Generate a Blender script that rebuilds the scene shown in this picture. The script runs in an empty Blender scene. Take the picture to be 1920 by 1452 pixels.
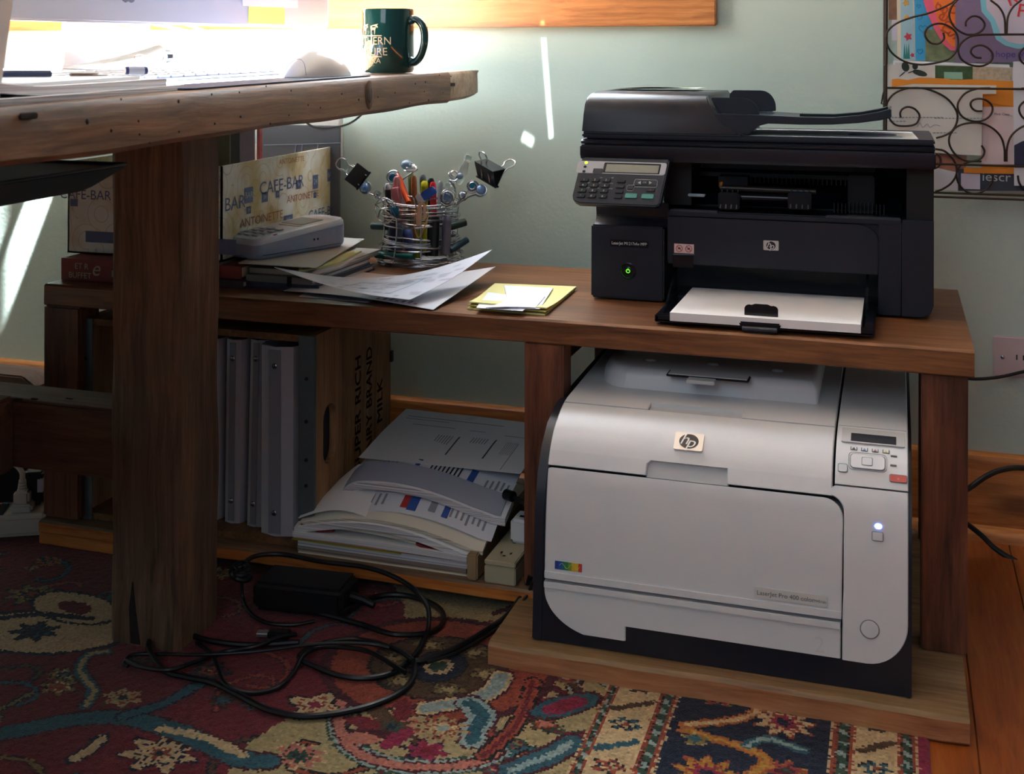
import bpy, bmesh, math, random
import numpy as np
from mathutils import Matrix, Vector
random.seed(7)
sc = bpy.context.scene
C = sc.collection
R = math.radians

# ---------------------------------------------------------------- camera
F, HZ, YAW, ROLL, H, D = 2240.0, 120.0, R(17.8), R(0.18), 0.75, 2.05
cam_d = bpy.data.cameras.new('camera')
cam = bpy.data.objects.new('camera', cam_d)
C.objects.link(cam)
cam.location = (0, -D, H)
cam.matrix_world = Matrix.Translation((0, -D, H)) @ Matrix.Rotation(YAW, 4, 'Z') @ Matrix.Rotation(R(90), 4, 'X') @ Matrix.Rotation(ROLL, 4, 'Z')
cam_d.sensor_fit = 'HORIZONTAL'
cam_d.sensor_width = 36
cam_d.lens = F / 1920 * 36
cam_d.shift_y = -(726 - HZ) / 1920
cam_d.clip_start = 0.05
cam_d.dof.use_dof = True
cam_d.dof.focus_distance = 1.62
cam_d.dof.aperture_fstop = 11
sc.camera = cam

# ---------------------------------------------------------------- exposure, world, lights
sc.view_settings.view_transform = 'Standard'
sc.view_settings.look = 'None'
sc.view_settings.gamma = 1
sc.view_settings.use_curve_mapping = False
sc.view_settings.exposure = 0.32
w = bpy.data.worlds.new('world')
sc.world = w
w.use_nodes = True
bg = w.node_tree.nodes['Background']
bg.inputs[0].default_value = (0.72, 0.85, 1.0, 1)
bg.inputs[1].default_value = 0.12

def area(name, loc, aim, sx, sy, power, col=(1, 1, 1), spread=180):
    l = bpy.data.lights.new(name, 'AREA')
    l.shape = 'RECTANGLE'; l.size = sx; l.size_y = sy; l.energy = power; l.color = col
    l.spread = R(spread)
    o = bpy.data.objects.new(name, l); C.objects.link(o)
    o.location = loc
    o.rotation_euler = (Vector(aim) - Vector(loc)).to_track_quat('-Z', 'Y').to_euler()
    return o
sun = bpy.data.lights.new('sun', 'SUN'); sun.energy = 600; sun.angle = R(0.6); sun.color = (.93, .97, 1)
so = bpy.data.objects.new('sun', sun); C.objects.link(so)
so.rotation_euler = Vector((-.02, -.72, -.68)).to_track_quat('-Z', 'Y').to_euler()
# daylight coming in through the window behind the desk; two more lights added for assumed windows
area('window_daylight', (-1.21, .07, 1.32), (-1.05, -1.0, .60), 1.50, .70, 60, (.82, .91, 1.0))
area('assumed_room_window_light', (-.6, -3.6, 2.0), (-.3, -.3, .35), 1.3, 1.2, 13, (.74, .86, 1.0))
area('assumed_left_window_light', (-2.65, -1.2, 1.75), (-.2, -.1, .75), 1.3, 1.1, 58, (.83, .93, 1.0))
# narrow area lights added inside the room to cast bright streaks on the wall
for loc, aim, sx_, sy_, pw, spd, rl in (
        ((-1.37, -.105, 1.25), (-1.70, 0, .43), .036, .052, .20, 1.0, 0),
        ((-1.46, -.100, 1.25), (-1.785, 0, .42), .012, .050, .022, .8, 0),
        ((-.50, -.50, 1.30), (-.592, 0, .712), .007, .125, .016, .5, 7),
        ((-.50, -.50, 1.30), (-.628, 0, .615), .022, .010, .003, .5, -30)):
    g_ = area('wall_streak_light', loc, aim, sx_, sy_, pw, (.95, 1, 1), spd)
    g_.rotation_euler = (g_.rotation_euler.to_matrix() @ Matrix.Rotation(R(rl), 3, 'Z')).to_euler()

# ---------------------------------------------------------------- pixel to place
_fw = (-math.sin(YAW), math.cos(YAW)); _rt = (math.cos(YAW), math.sin(YAW))
def at(px, py, x=None, y=None, z=None):
    a = (px - 960) / F; b = -(py - HZ) / F
    c, s = math.cos(ROLL), math.sin(ROLL)
    a, b = a * c - b * s, a * s + b * c
    d = (_fw[0] + _rt[0] * a, _fw[1] + _rt[1] * a, b)
    t = (z - H) / d[2] if z is not None else ((y + D) / d[1] if y is not None else x / d[0])
    return Vector((d[0] * t, -D + d[1] * t, H + d[2] * t))

# ---------------------------------------------------------------- helpers
_fc = {}
def text_geo(s, bold=False):
    if s in _fc: return _fc[s]
    cu = bpy.data.curves.new('t', 'FONT'); cu.body = s; cu.size = 1; cu.resolution_u = 3
    cu.align_x = 'CENTER'; cu.align_y = 'CENTER'
    o = bpy.data.objects.new('t', cu); C.objects.link(o)
    bpy.context.view_layer.update()
    me = bpy.data.meshes.new_from_object(o.evaluated_get(bpy.context.evaluated_depsgraph_get()))
    g = ([v.co.copy() for v in me.vertices], [list(p.vertices) for p in me.polygons])
    bpy.data.objects.remove(o); bpy.data.curves.remove(cu); bpy.data.meshes.remove(me)
    _fc[s] = g
    return g

def frame(o, ux, uy):
    ux = Vector(ux).normalized(); uy = Vector(uy); uy = (uy - ux * uy.dot(ux)).normalized(); n = ux.cross(uy)
    M = Matrix((ux, uy, n)).transposed().to_4x4(); M.translation = Vector(o)
    return M

class MB:
    def __init__(s, M=None): s.v = []; s.f = []; s.m = []; s.M = M
    def raw(s, vs, fs, mat=0, M=None):
        b = len(s.v)
        T = s.M @ M if (s.M is not None and M is not None) else (M if M is not None else s.M)
        for v in vs:
            v = Vector(v); s.v.append(T @ v if T is not None else v)
        for f in fs: s.f.append([i + b for i in f]); s.m.append(mat)
        return s
    def bm(s, bm, mat=0, M=None):
        bm.verts.index_update()
        s.raw([v.co.copy() for v in bm.verts], [[v.index for v in f.verts] for f in bm.faces], mat, M); bm.free(); return s
    def box(s, x0, x1, y0, y1, z0, z1, mat=0, bev=0, M=None, seg=2):
        bm = bmesh.new()
        bmesh.ops.create_cube(bm, size=1)
        for v in bm.verts:
            v.co = Vector(((x0 + x1) / 2 + v.co.x * (x1 - x0), (y0 + y1) / 2 + v.co.y * (y1 - y0), (z0 + z1) / 2 + v.co.z * (z1 - z0)))
        if bev: bmesh.ops.bevel(bm, geom=bm.edges[:], offset=bev, segments=seg, affect='EDGES', clamp_overlap=True)
        return s.bm(bm, mat, M)
    def prism(s, poly, axis, a0, a1, mat=0, bev=0, M=None):
        """poly in the two other axes (in xyz order), extruded from a0 to a1"""
        def P(p, a):
            return {'x': (a, p[0], p[1]), 'y': (p[0], a, p[1]), 'z': (p[0], p[1], a)}[axis]
        bm = bmesh.new()
        A = [bm.verts.new(P(p, a0)) for p in poly]; B = [bm.verts.new(P(p, a1)) for p in poly]
        n = len(poly)
        bm.faces.new(A); bm.faces.new(B[::-1])
        for i in range(n): bm.faces.new([A[i], B[i], B[(i + 1) % n], A[(i + 1) % n]][::-1])
        bmesh.ops.recalc_face_normals(bm, faces=bm.faces[:])
        if bev: bmesh.ops.bevel(bm, geom=[e for e in bm.edges if e.calc_face_angle(0) > .5], offset=bev, segments=2, affect='EDGES', clamp_overlap=True)
        return s.bm(bm, mat, M)
    def tube(s, pts, r, mat=0, seg=8, closed=False, M=None, taper=None):
        pts = [Vector(p) for p in pts]; n = len(pts); vs = []; fs = []
        T = []
        for i in range(n):
            a = pts[(i - 1) % n] if (closed or i) else pts[0]; b = pts[(i + 1) % n] if (closed or i < n - 1) else pts[-1]
            t = (b - a); T.append(t.normalized() if t.length > 1e-9 else Vector((0, 0, 1)))
        up = Vector((0, 0, 1)) if abs(T[0].z) < .9 else Vector((1, 0, 0))
        N = (up - T[0] * up.dot(T[0])).normalized()
        for i in range(n):
            N = (N - T[i] * N.dot(T[i])); N = N.normalized() if N.length > 1e-9 else T[i].orthogonal().normalized()
            Bn = T[i].cross(N); rr = r if taper is None else r * taper[i]
            for k in range(seg):
                a = 2 * math.pi * k / seg
                vs.append(pts[i] + (N * math.cos(a) + Bn * math.sin(a)) * rr)
        for i in range(n if closed else n - 1):
            j = (i + 1) % n
            for k in range(seg):
                k2 = (k + 1) % seg
                fs.append([i * seg + k, j * seg + k, j * seg + k2, i * seg + k2][::-1])
        if not closed:
            fs.append(list(range(seg))); fs.append([(n - 1) * seg + k for k in range(seg)][::-1])
        return s.raw(vs, fs, mat, M)
    def lathe(s, prof, mat=0, seg=28, M=None, closed=False):
        """prof = (r,z) list around local z"""
        vs = []; fs = []; n = len(prof)
        for r, z in prof:
            for k in range(seg):
                a = 2 * math.pi * k / seg; vs.append((r * math.cos(a), r * math.sin(a), z))
        for i in range(n - 1 if not closed else n):
            j = (i + 1) % n
            for k in range(seg):
                k2 = (k + 1) % seg; fs.append([i * seg + k, i * seg + k2, j * seg + k2, j * seg + k])
        if not closed:
            if prof[0][0] > 1e-6: fs.append([k for k in range(seg)][::-1])
            if prof[-1][0] > 1e-6: fs.append([(n - 1) * seg + k for k in range(seg)])
        return s.raw(vs, fs, mat, M)
    def sheet(s, fn, nu, nv, th=.0004, mat=0, M=None):
        """fn(u,v) top surface; thin solid"""
        top = [Vector(fn(i / nu, j / nv)) for j in range(nv + 1) for i in range(nu + 1)]
        bot = [p - Vector((0, 0, th)) for p in top]
        W = nu + 1; N = len(top); fs = []
        for j in range(nv):
            for i in range(nu):
                a = j * W + i; q = [a, a + 1, a + W + 1, a + W]
                fs.append(q); fs.append([k + N for k in q[::-1]])
        for i in range(nu):
            fs.append([i + 1, i, i + N, i + 1 + N]); a = nv * W + i; fs.append([a, a + 1, a + 1 + N, a + N])
        for j in range(nv):
            a = j * W; fs.append([a, a + W, a + W + N, a + N]); a += nu; fs.append([a + W, a, a + N, a + W + N])
        return s.raw(top + bot, fs, mat, M)
    def text(s, t, size, M, mat=0, sx=1, shear=0, off=.0003):
        vs, fs = text_geo(t)
        return s.raw([((v.x * sx + v.y * shear) * size, v.y * size, off) for v in vs], fs, mat, M)
    def obj(s, name, mats, parent=None, ang=35, **tagkw):
        me = bpy.data.meshes.new(name)
        me.from_pydata([tuple(v) for v in s.v], [], s.f); 
        if not isinstance(mats, (list, tuple)): mats = [mats]
        for m in mats: me.materials.append(m)
        me.polygons.foreach_set('material_index', s.m)
        me.polygons.foreach_set('use_smooth', [True] * len(s.f))
        me.update(); me.validate()
        me.set_sharp_from_angle(angle=R(ang))
        o = bpy.data.objects.new(name, me); C.objects.link(o)
        if parent is not None:
            o.parent = parent; o.matrix_parent_inverse = parent.matrix_world.inverted()
        if tagkw: tag(o, **tagkw)
        return o

def tag(o, label=None, cat=None, group=None, kind=None):
    if label: o['label'] = label
    if cat: o['category'] = cat
    if group: o['group'] = group
    if kind: o['kind'] = kind
    return o
def thing(name, loc, label, cat, group=None):
    o = bpy.data.objects.new(name, None); C.objects.link(o); o.location = loc; o.empty_display_size = .02
    o.matrix_world = Matrix.Translation(loc)
    return tag(o, label, cat, group)
def dup(root, M, label=None, group=None):
    """copy of a thing and its parts, moved by the matrix M in world space"""
    def cp(o, par):
        c = o.copy(); C.objects.link(c); c.parent = par
        if par is not None: c.matrix_parent_inverse = o.matrix_parent_inverse.copy()
        for ch in [k for k in kids if k.parent == o]: cp(ch, c)
        return c
    kids = [k for k in C.objects if k.parent is not None]
    r = cp(root, None); r.matrix_world = M @ root.matrix_world
    if label: r['label'] = label
    if group: r['group'] = group
    return r

# ---------------------------------------------------------------- materials
def srgb(h):
    if isinstance(h, str): h = tuple(int(h[i:i + 2], 16) / 255 for i in (0, 2, 4))
    return tuple(((c + .055) / 1.055) ** 2.4 if c > .04045 else c / 12.92 for c in h) + (1,)
_mc = {}
def mat(name, col, rough=.5, metal=0, spec=.5, noise=0, nscale=40, bump=0, bscale=300, emit=0, trans=0, alpha=1, coat=0, ior=1.45):
    if name in _mc: return _mc[name]
    m = bpy.data.materials.new(name); m.use_nodes = True; nt = m.node_tree; b = nt.nodes['Principled BSDF']
    c = srgb(col)
    b.inputs['Base Color'].default_value = c; b.inputs['Roughness'].default_value = rough; b.inputs['Metallic'].default_value = metal
    b.inputs['Specular IOR Level'].default_value = spec; b.inputs['IOR'].default_value = ior
    b.inputs['Transmission Weight'].default_value = trans; b.inputs['Alpha'].default_value = alpha; b.inputs['Coat Weight'].default_value = coat
    if emit: b.inputs['Emission Color'].default_value = c; b.inputs['Emission Strength'].default_value = emit
    tc = nt.nodes.new('ShaderNodeTexCoord')
    if noise:
        n = nt.nodes.new('ShaderNodeTexNoise'); n.inputs['Scale'].default_value = nscale; n.inputs['Detail'].default_value = 5
        nt.links.new(tc.outputs['Object'], n.inputs['Vector'])
        r = nt.nodes.new('ShaderNodeMix'); r.data_type = 'RGBA'
        r.inputs[6].default_value = tuple(x * (1 - noise) for x in c[:3]) + (1,); r.inputs[7].default_value = tuple(min(1, x * (1 + noise)) for x in c[:3]) + (1,)
        nt.links.new(n.outputs[0], r.inputs[0]); nt.links.new(r.outputs[2], b.inputs['Base Color'])
    if bump:
        n = nt.nodes.new('ShaderNodeTexNoise'); n.inputs['Scale'].default_value = bscale; n.inputs['Detail'].default_value = 3
        nt.links.new(tc.outputs['Object'], n.inputs['Vector'])
        bp = nt.nodes.new('ShaderNodeBump'); bp.inputs['Strength'].default_value = bump; bp.inputs['Distance'].default_value = .002
        nt.links.new(n.outputs[0], bp.inputs['Height']); nt.links.new(bp.outputs[0], b.inputs['Normal'])
    _mc[name] = m
    return m

def wood(name, cols, axis='x', scale=1.0, rough=.6, bump=.35, grain=26, knots=0, stain=None, seed=0, worn=.0):
    """weathered plank: stretched noise for grain, broader noise for tone, optional knots"""
    m = bpy.data.materials.new(name); m.use_nodes = True; nt = m.node_tree; b = nt.nodes['Principled BSDF']; L = nt.links.new
    tc = nt.nodes.new('ShaderNodeTexCoord'); mp = nt.nodes.new('ShaderNodeMapping')
    st = {'x': (.06, 1, 1), 'y': (1, .06, 1), 'z': (1, 1, .06)}[axis]
    mp.inputs['Scale'].default_value = st; mp.inputs['Location'].default_value = (seed, seed * .7, seed * 1.3)
    L(tc.outputs['Object'], mp.inputs[0])
    # warp for wandering grain
    wn = nt.nodes.new('ShaderNodeTexNoise'); wn.inputs['Scale'].default_value = 7; L(tc.outputs['Object'], wn.inputs['Vector'])
    wm = nt.nodes.new('ShaderNodeVectorMath'); wm.operation = 'MULTIPLY_ADD'; wm.inputs[1].default_value = (.012,) * 3
    L(wn.outputs[1], wm.inputs[0]); L(mp.outputs[0], wm.inputs[2])
    n1 = nt.nodes.new('ShaderNodeTexNoise'); n1.inputs['Scale'].default_value = grain * 6 * scale; n1.inputs['Detail'].default_value = 6; n1.inputs['Roughness'].default_value = .65
    L(wm.outputs[0], n1.inputs['Vector'])
    n2 = nt.nodes.new('ShaderNodeTexNoise'); n2.inputs['Scale'].default_value = grain * 1.3 * scale; n2.inputs['Detail'].default_value = 3
    L(wm.outputs[0], n2.inputs['Vector'])
    n3 = nt.nodes.new('ShaderNodeTexNoise'); n3.inputs['Scale'].default_value = 9; n3.inputs['Detail'].default_value = 4
    mp3 = nt.nodes.new('ShaderNodeMapping'); mp3.inputs['Scale'].default_value = tuple(.35 if k == .06 else 1 for k in st); mp3.inputs['Location'].default_value = (seed * 2, 1, seed)
    L(tc.outputs['Object'], mp3.inputs[0]); L(mp3.outputs[0], n3.inputs['Vector'])
    a = nt.nodes.new('ShaderNodeMath'); a.operation = 'MULTIPLY_ADD'; a.inputs[1].default_value = .55; L(n1.outputs[0], a.inputs[0])
    a2 = nt.nodes.new('ShaderNodeMath'); a2.operation = 'MULTIPLY'; a2.inputs[1].default_value = .45; L(n2.outputs[0], a2.inputs[0]); L(a2.outputs[0], a.inputs[2])
    cr = nt.nodes.new('ShaderNodeValToRGB'); cr.color_ramp.elements[0].position = .36; cr.color_ramp.elements[1].position = .64
    cr.color_ramp.elements[0].color = srgb(cols[0]); cr.color_ramp.elements[1].color = srgb(cols[-1])
    if len(cols) > 2:
        e = cr.color_ramp.elements.new(.5); e.color = srgb(cols[1])
    L(a.outputs[0], cr.inputs[0]); out = cr.outputs[0]
    if stain:
        r3 = nt.nodes.new('ShaderNodeValToRGB'); r3.color_ramp.elements[0].position = .48; r3.color_ramp.elements[1].position = .68
        L(n3.outputs[0], r3.inputs[0]); mx = nt.nodes.new('ShaderNodeMix'); mx.data_type = 'RGBA'; mx.blend_type = 'MIX'
        sm = nt.nodes.new('ShaderNodeMath'); sm.operation = 'MULTIPLY'; sm.inputs[1].default_value = .65; L(r3.outputs[0], sm.inputs[0]); L(sm.outputs[0], mx.inputs[0])
        L(out, mx.inputs[6]); mx.inputs[7].default_value = srgb(stain); out = mx.outputs[2]
    if knots:
        vo = nt.nodes.new('ShaderNodeTexVoronoi'); vo.inputs['Scale'].default_value = knots; mk = nt.nodes.new('ShaderNodeMapping'); mk.inputs['Location'].default_value = (seed, 2.3, seed)
        mk.inputs['Scale'].default_value = tuple(.4 if k == .06 else 1 for k in st)
        L(tc.outputs['Object'], mk.inputs[0]); L(mk.outputs[0], vo.inputs['Vector'])
        kr = nt.nodes.new('ShaderNodeValToRGB'); kr.color_ramp.elements[0].position = .05; kr.color_ramp.elements[0].color = (1, 1, 1, 1); kr.color_ramp.elements[1].position = .16; kr.color_ramp.elements[1].color = (0, 0, 0, 1)
        L(vo.outputs['Distance'], kr.inputs[0]); mx = nt.nodes.new('ShaderNodeMix'); mx.data_type = 'RGBA'
        sm = nt.nodes.new('ShaderNodeMath'); sm.operation = 'MULTIPLY'; sm.inputs[1].default_value = .8; L(kr.outputs[0], sm.inputs[0]); L(sm.outputs[0], mx.inputs[0])
        L(out, mx.inputs[6]); mx.inputs[7].default_value = tuple(x * .35 for x in srgb(cols[0])[:3]) + (1,); out = mx.outputs[2]
    L(out, b.inputs['Base Color']); b.inputs['Roughness'].default_value = rough
    bp = nt.nodes.new('ShaderNodeBump'); bp.inputs['Strength'].default_value = bump; bp.inputs['Distance'].default_value = .002
    L(a.outputs[0], bp.inputs['Height']); L(bp.outputs[0], b.inputs['Normal'])
    return m

W_DESK = wood('desk_wood', ('46301f', '73543a', '917152'), 'y', rough=.55, bump=.5, stain='583c2a', seed=3)
W_DESKEND = wood('desk_end_wood', ('7a6450', '97816a', 'ab967e'), 'x', rough=.6, bump=.3, seed=8)
W_LEG = wood('leg_wood', ('43301f', '6b503b', '86694e'), 'z', rough=.75, bump=.7, stain='4c3e33', seed=5)
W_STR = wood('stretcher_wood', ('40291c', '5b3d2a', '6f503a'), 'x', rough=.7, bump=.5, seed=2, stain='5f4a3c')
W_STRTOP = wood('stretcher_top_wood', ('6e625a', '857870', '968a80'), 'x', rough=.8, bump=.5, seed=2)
W_SHELF = wood('shelf_wood', ('4a2c19', '744a2c', '8f623c'), 'x', rough=.38, bump=.3, stain='523220', seed=1)
W_POST = wood('post_wood', ('3e2115', '693d28', '825036'), 'z', rough=.45, bump=.3, stain='3a2015', seed=4, knots=0)
W_BASE = wood('base_board_wood', ('5c422d', '7d6244', '957b5a'), 'x', rough=.55, bump=.35, stain='7a6238', seed=6)
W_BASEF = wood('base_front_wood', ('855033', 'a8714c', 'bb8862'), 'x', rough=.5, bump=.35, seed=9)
W_LOW = wood('low_board_wood', ('54402e', '6e5640', '826a50'), 'x', rough=.6, bump=.35, seed=7)
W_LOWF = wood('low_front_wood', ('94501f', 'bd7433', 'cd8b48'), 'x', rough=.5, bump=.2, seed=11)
W_TRIM = wood('trim_wood', ('8f5224', 'b8763c', 'cc8e54'), 'x', rough=.42, bump=.15, knots=7, seed=12)
W_FLOOR = wood('floor_wood', ('6e3210', '8c481a', '9c5a26'), 'y', rough=.38, bump=.1, seed=13)
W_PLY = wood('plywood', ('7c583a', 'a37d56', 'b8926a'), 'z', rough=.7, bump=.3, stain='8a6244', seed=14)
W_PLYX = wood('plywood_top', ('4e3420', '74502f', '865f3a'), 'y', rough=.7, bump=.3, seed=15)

BLACK = mat('black_plastic', '191d29', .34, noise=.1, nscale=400, bump=.12, bscale=1500)
BLACK2 = mat('black_gloss_plastic', '0e1119', .22)
BLACK3 = mat('dark_cavity_plastic', '08090c', .5)
SEAM = mat('seam_black', '050507', .6)
WHITE = mat('white_printer_plastic', 'd6d8dc', .32, noise=.02, nscale=300, bump=.08, bscale=1800)
GREYW = mat('pale_grey_plastic', 'b9bdc1', .45)
LGREY = mat('light_grey_plastic', 'c6c8cc', .4)
SILVER = mat('badge_silver', 'd4d2cf', .3, metal=.6)
STEEL = mat('steel_wire', 'b8b8bc', .27, metal=1)
GALV = mat('galvanized_steel', '68747a', .5, metal=.6, noise=.25, nscale=60)
IRON = mat('bronze_iron_wire', '40342c', .4, metal=.7)
PAPER = mat('white_paper', 'e6e6e8', .8)
PAPERB = mat('bluish_paper', 'd9dce6', .8)
PAPERG = mat('grey_ink', '8d8f98', .8)
INK = mat('black_ink', '2a2a30', .8)
YELLOW = mat('yellow_paper', 'dcd896', .8)
CREAM = mat('cream_paper', 'dcd4bd', .8)
ORANGE = mat('orange_envelope', 'dd8a2c', .75)
PINK = mat('pink_paper', 'd9b8b0', .8)
BLUEINK = mat('blue_ink', '2c55a0', .7)
TEALINK = mat('teal_ink', '57a0b8', .7)
REDINK = mat('red_ink', 'b03030', .7)
CORD = mat('black_cord_rubber', '0c0d12', .4)
# ================================================================ the room
wallm = mat('wall_paint', 'bccec5', .75, noise=.03, nscale=5, bump=.25, bscale=120)
ceilm = mat('ceiling_paint', 'dcdcd6', .9)
WX0, WX1, WZ0, WZ1 = -2.05, -.42, .93, 1.75
m = MB()
m.box(-2.8, WX0, 0, .12, 0, 2.45).box(WX1, 2.2, 0, .12, 0, 2.45).box(WX0, WX1, 0, .12, 0, WZ0).box(WX0, WX1, 0, .12, WZ1, 2.45)
m.obj('wall_back', wallm, kind='structure')
m = MB(); m.box(-2.92, -2.8, -4.2, .12, 0, 2.45); m.obj('wall_left', wallm, kind='structure')
m = MB(); m.box(-2.92, 2.2, -4.2, .12, 2.45, 2.55); m.obj('ceiling', ceilm, kind='structure')
# floor: boards run towards the wall
m = MB(); m.box(-2.92, 2.2, -4.2, .12, -.03, -.0045); fb = m
x = -2.9
while x < 2.2:
    fb.box(x + .0006, min(x + .083, 2.2) - .0006, -4.2, 0, -.0045, 0, 0, bev=.0008, seg=1); x += .083
fb.obj('floor', W_FLOOR, kind='structure')
# window above the desk
m = MB()
za = at(1342, 48, y=-.018).z
m.box(-2.2, at(1342, 48, y=-.018).x, -.018, 0, za, .895, 0, bev=.002)
m.obj('trim_apron', W_TRIM, kind='structure')
m = MB()
m.box(-2.24, WX1 + .10, -.030, .0, .895, .93, 0, bev=.004)
m.box(WX0 - .09, WX0, -.018, 0, .93, WZ1 + .09, 0, bev=.002).box(WX1, WX1 + .09, -.018, 0, .93, WZ1 + .09, 0, bev=.002).box(WX0, WX1, -.018, 0, WZ1, WZ1 + .09, 0, bev=.002)
m.box(WX0, WX0 + .04, .04, .08, WZ0, WZ1).box(WX1 - .04, WX1, .04, .08, WZ0, WZ1).box(WX0, WX1, .04, .08, WZ0, WZ0 + .04).box(WX0, WX1, .04, .08, WZ1 - .04, WZ1).box(-1.255, -1.215, .04, .08, WZ0, WZ1)
m.obj('window_1', W_TRIM, kind='structure')
# unseen block added outside to keep the sun off the window's right part
MB().box(-.735, .4, .55, .8, -.3, 3.6).obj('sun_blocker', mat('blocker_grey', '8f9a94', .9), kind='structure')
# baseboard with eased top and a quarter-round shoe
m = MB()
zb = .133
m.prism([(0, 0), (-.018, 0), (-.018, zb - .016), (-.014, zb - .004), (-.008, zb), (0, zb)], 'x', -2.8, 2.2)
m.prism([(-.018, 0), (-.034, 0), (-.033, .010), (-.028, .017), (-.018, .021)], 'x', -2.8, 2.2)
m.obj('baseboard_back', W_TRIM, kind='structure')

# ---------------------------------------------------------------- rug (knotted pile, one colour per knot)
KN = .0031
rx0, rx1, ry0, ry1 = -1.98, .041, -1.32, -.07
nx = int((rx1 - rx0) / KN); ny = int((ry1 - ry0) / KN)
gx = rx0 + (np.arange(nx) + .5) * KN; gy = ry0 + (np.arange(ny) + .5) * KN
GX, GY = np.meshgrid(gx, gy)
rng = np.random.default_rng(5)
GXj = GX + rng.normal(0, .0010, GX.shape); GYj = GY + rng.normal(0, .0010, GX.shape)
def hexc(h): return np.array(srgb(h)[:3])
K = dict(red='6e1522', crim='82182e', deep='4b0f1c', navy='161d33', beige='a8966a', cream='c9ae84', teal='2c5a66', ltbl='8fa3a0', rust='92402a', brown='523820', olive='7b6b3e', green='2e4a3a', pink='b8705f', mag='8c1c40', gold='b08030', black='17130f', orange='a8602c')
K = {k: hexc(v) for k, v in K.items()}
col = np.zeros(GX.shape + (3,)); col[:] = K['red']
def paint(mask, c): col[mask] = K[c]
def fl(px, py): p = at(px, py, z=0); return p.x, p.y
def ell(cx, cy, a, b, rot=0):
    c, s = math.cos(rot), math.sin(rot); dx, dy = GXj - cx, GYj - cy
    return ((dx * c + dy * s) / a) ** 2 + ((-dx * s + dy * c) / b) ** 2
def seg_d(pts):
    d = np.full(GX.shape, 9.0)
    for (x0, y0), (x1, y1) in zip(pts, pts[1:]):
        vx, vy = x1 - x0, y1 - y0; L2 = vx * vx + vy * vy + 1e-12
        t = np.clip(((GXj - x0) * vx + (GYj - y0) * vy) / L2, 0, 1)
        d = np.minimum(d, np.hypot(GXj - x0 - t * vx, GYj - y0 - t * vy))
    return d
def spline(pts, n=8):
    P = [np.array(p, float) for p in pts]; P = [2 * P[0] - P[1]] + P + [2 * P[-1] - P[-2]]; out = []
    for i in range(1, len(P) - 2):
        for k in range(n):
            t = k / n; a, b, c, d = P[i - 1:i + 3]
            out.append(tuple(.5 * (2 * b + (c - a) * t + (2 * a - 5 * b + 4 * c - d) * t * t + (3 * b - a - 3 * c + d) * t ** 3)))
    out.append(tuple(P[-2])); return out
def band(pts, cols, world=False):
    """cols = [(halfwidth, colour)...] widest first"""
    d = seg_d(spline(pts if world else [fl(*p) for p in pts]))
    for w_, c in cols: paint(d < w_, c)
def flower(cx, cy, r, cs, n=8, ph=0, sq=.75):
    dx, dy = GXj - cx, (GYj - cy) / sq; rr = np.hypot(dx, dy); an = np.arctan2(dy, dx)
    lobe = .78 + .22 * np.cos(n * an + ph)
    for k, c in zip((1.12, 1, .68, .55, .3, .15), cs): paint(rr < r * k * lobe, c)
# mottled field on the left: small scattered blossoms and tendrils
for _ in range(150):
    cx, cy = rng.uniform(-1.95, -.45), rng.uniform(ry0, -.12); a = rng.uniform(0, 6.3)
    pts = [(cx + t * .05 * math.cos(a + t * 1.6), cy + t * .05 * math.sin(a + t * 1.6)) for t in np.linspace(0, 1.6, 6)]
    band(pts, [(.0055, 'deep' if rng.random() < .6 else 'navy'), (.0026, rng.choice(['teal', 'olive', 'brown', 'rust']))], True)
for _ in range(95):
    cs = [list(rng.permutation(['navy', 'cream', 'deep', 'rust', 'beige', 'brown'])), list(rng.permutation(['olive', 'navy', 'orange', 'beige', 'rust', 'teal']))][rng.integers(2)]
    flower(rng.uniform(-1.95, -.45), rng.uniform(ry0, -.12), rng.uniform(.012, .028), ['black'] + cs[:5], int(rng.integers(5, 9)), rng.uniform(0, 6))
# broad beige ground with the scrolling palmettes
bx = fl(1073, 1440)[0]
zone = (GXj < bx) & (GXj > -.60 + .10 * np.sin((GYj + .78) * 9) - .12 * np.clip((GYj + .86) / .3, -1, 1))
paint(zone, 'beige')
for _ in range(90):
    cx, cy = rng.uniform(-.66, bx), rng.uniform(ry0, -.12)
    if cx < -.55 + .1 * math.sin((cy + .78) * 9): continue
    a = rng.uniform(0, 6.3)
    pts = [(cx + t * .06 * math.cos(a + t * 2.4), cy + t * .06 * math.sin(a + t * 2.4)) for t in np.linspace(0, 1.4, 6)]
    band(pts, [(.006, rng.choice(['black', 'green', 'deep'])), (.003, rng.choice(['rust', 'teal', 'brown', 'red', 'ltbl']))], True)
for _ in range(60):
    cx = rng.uniform(-.62, bx - .02)
    flower(cx, rng.uniform(ry0, -.12), rng.uniform(.01, .02), ['deep'] + list(rng.permutation(['rust', 'teal', 'mag', 'olive', 'cream', 'pink'])), 6, rng.uniform(0, 6))
# boundary scroll between crimson and beige
band([(640, 1320), (636, 1365), (660, 1410), (720, 1438), (800, 1446), (880, 1440), (935, 1418)], [(.015, 'green'), (.0125, 'ltbl'), (.009, 'deep'), (.006, 'pink')])
band([(700, 1310), (745, 1290), (760, 1262), (742, 1240), (700, 1232)], [(.013, 'brown'), (.010, 'rust'), (.005, 'gold')])
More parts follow.
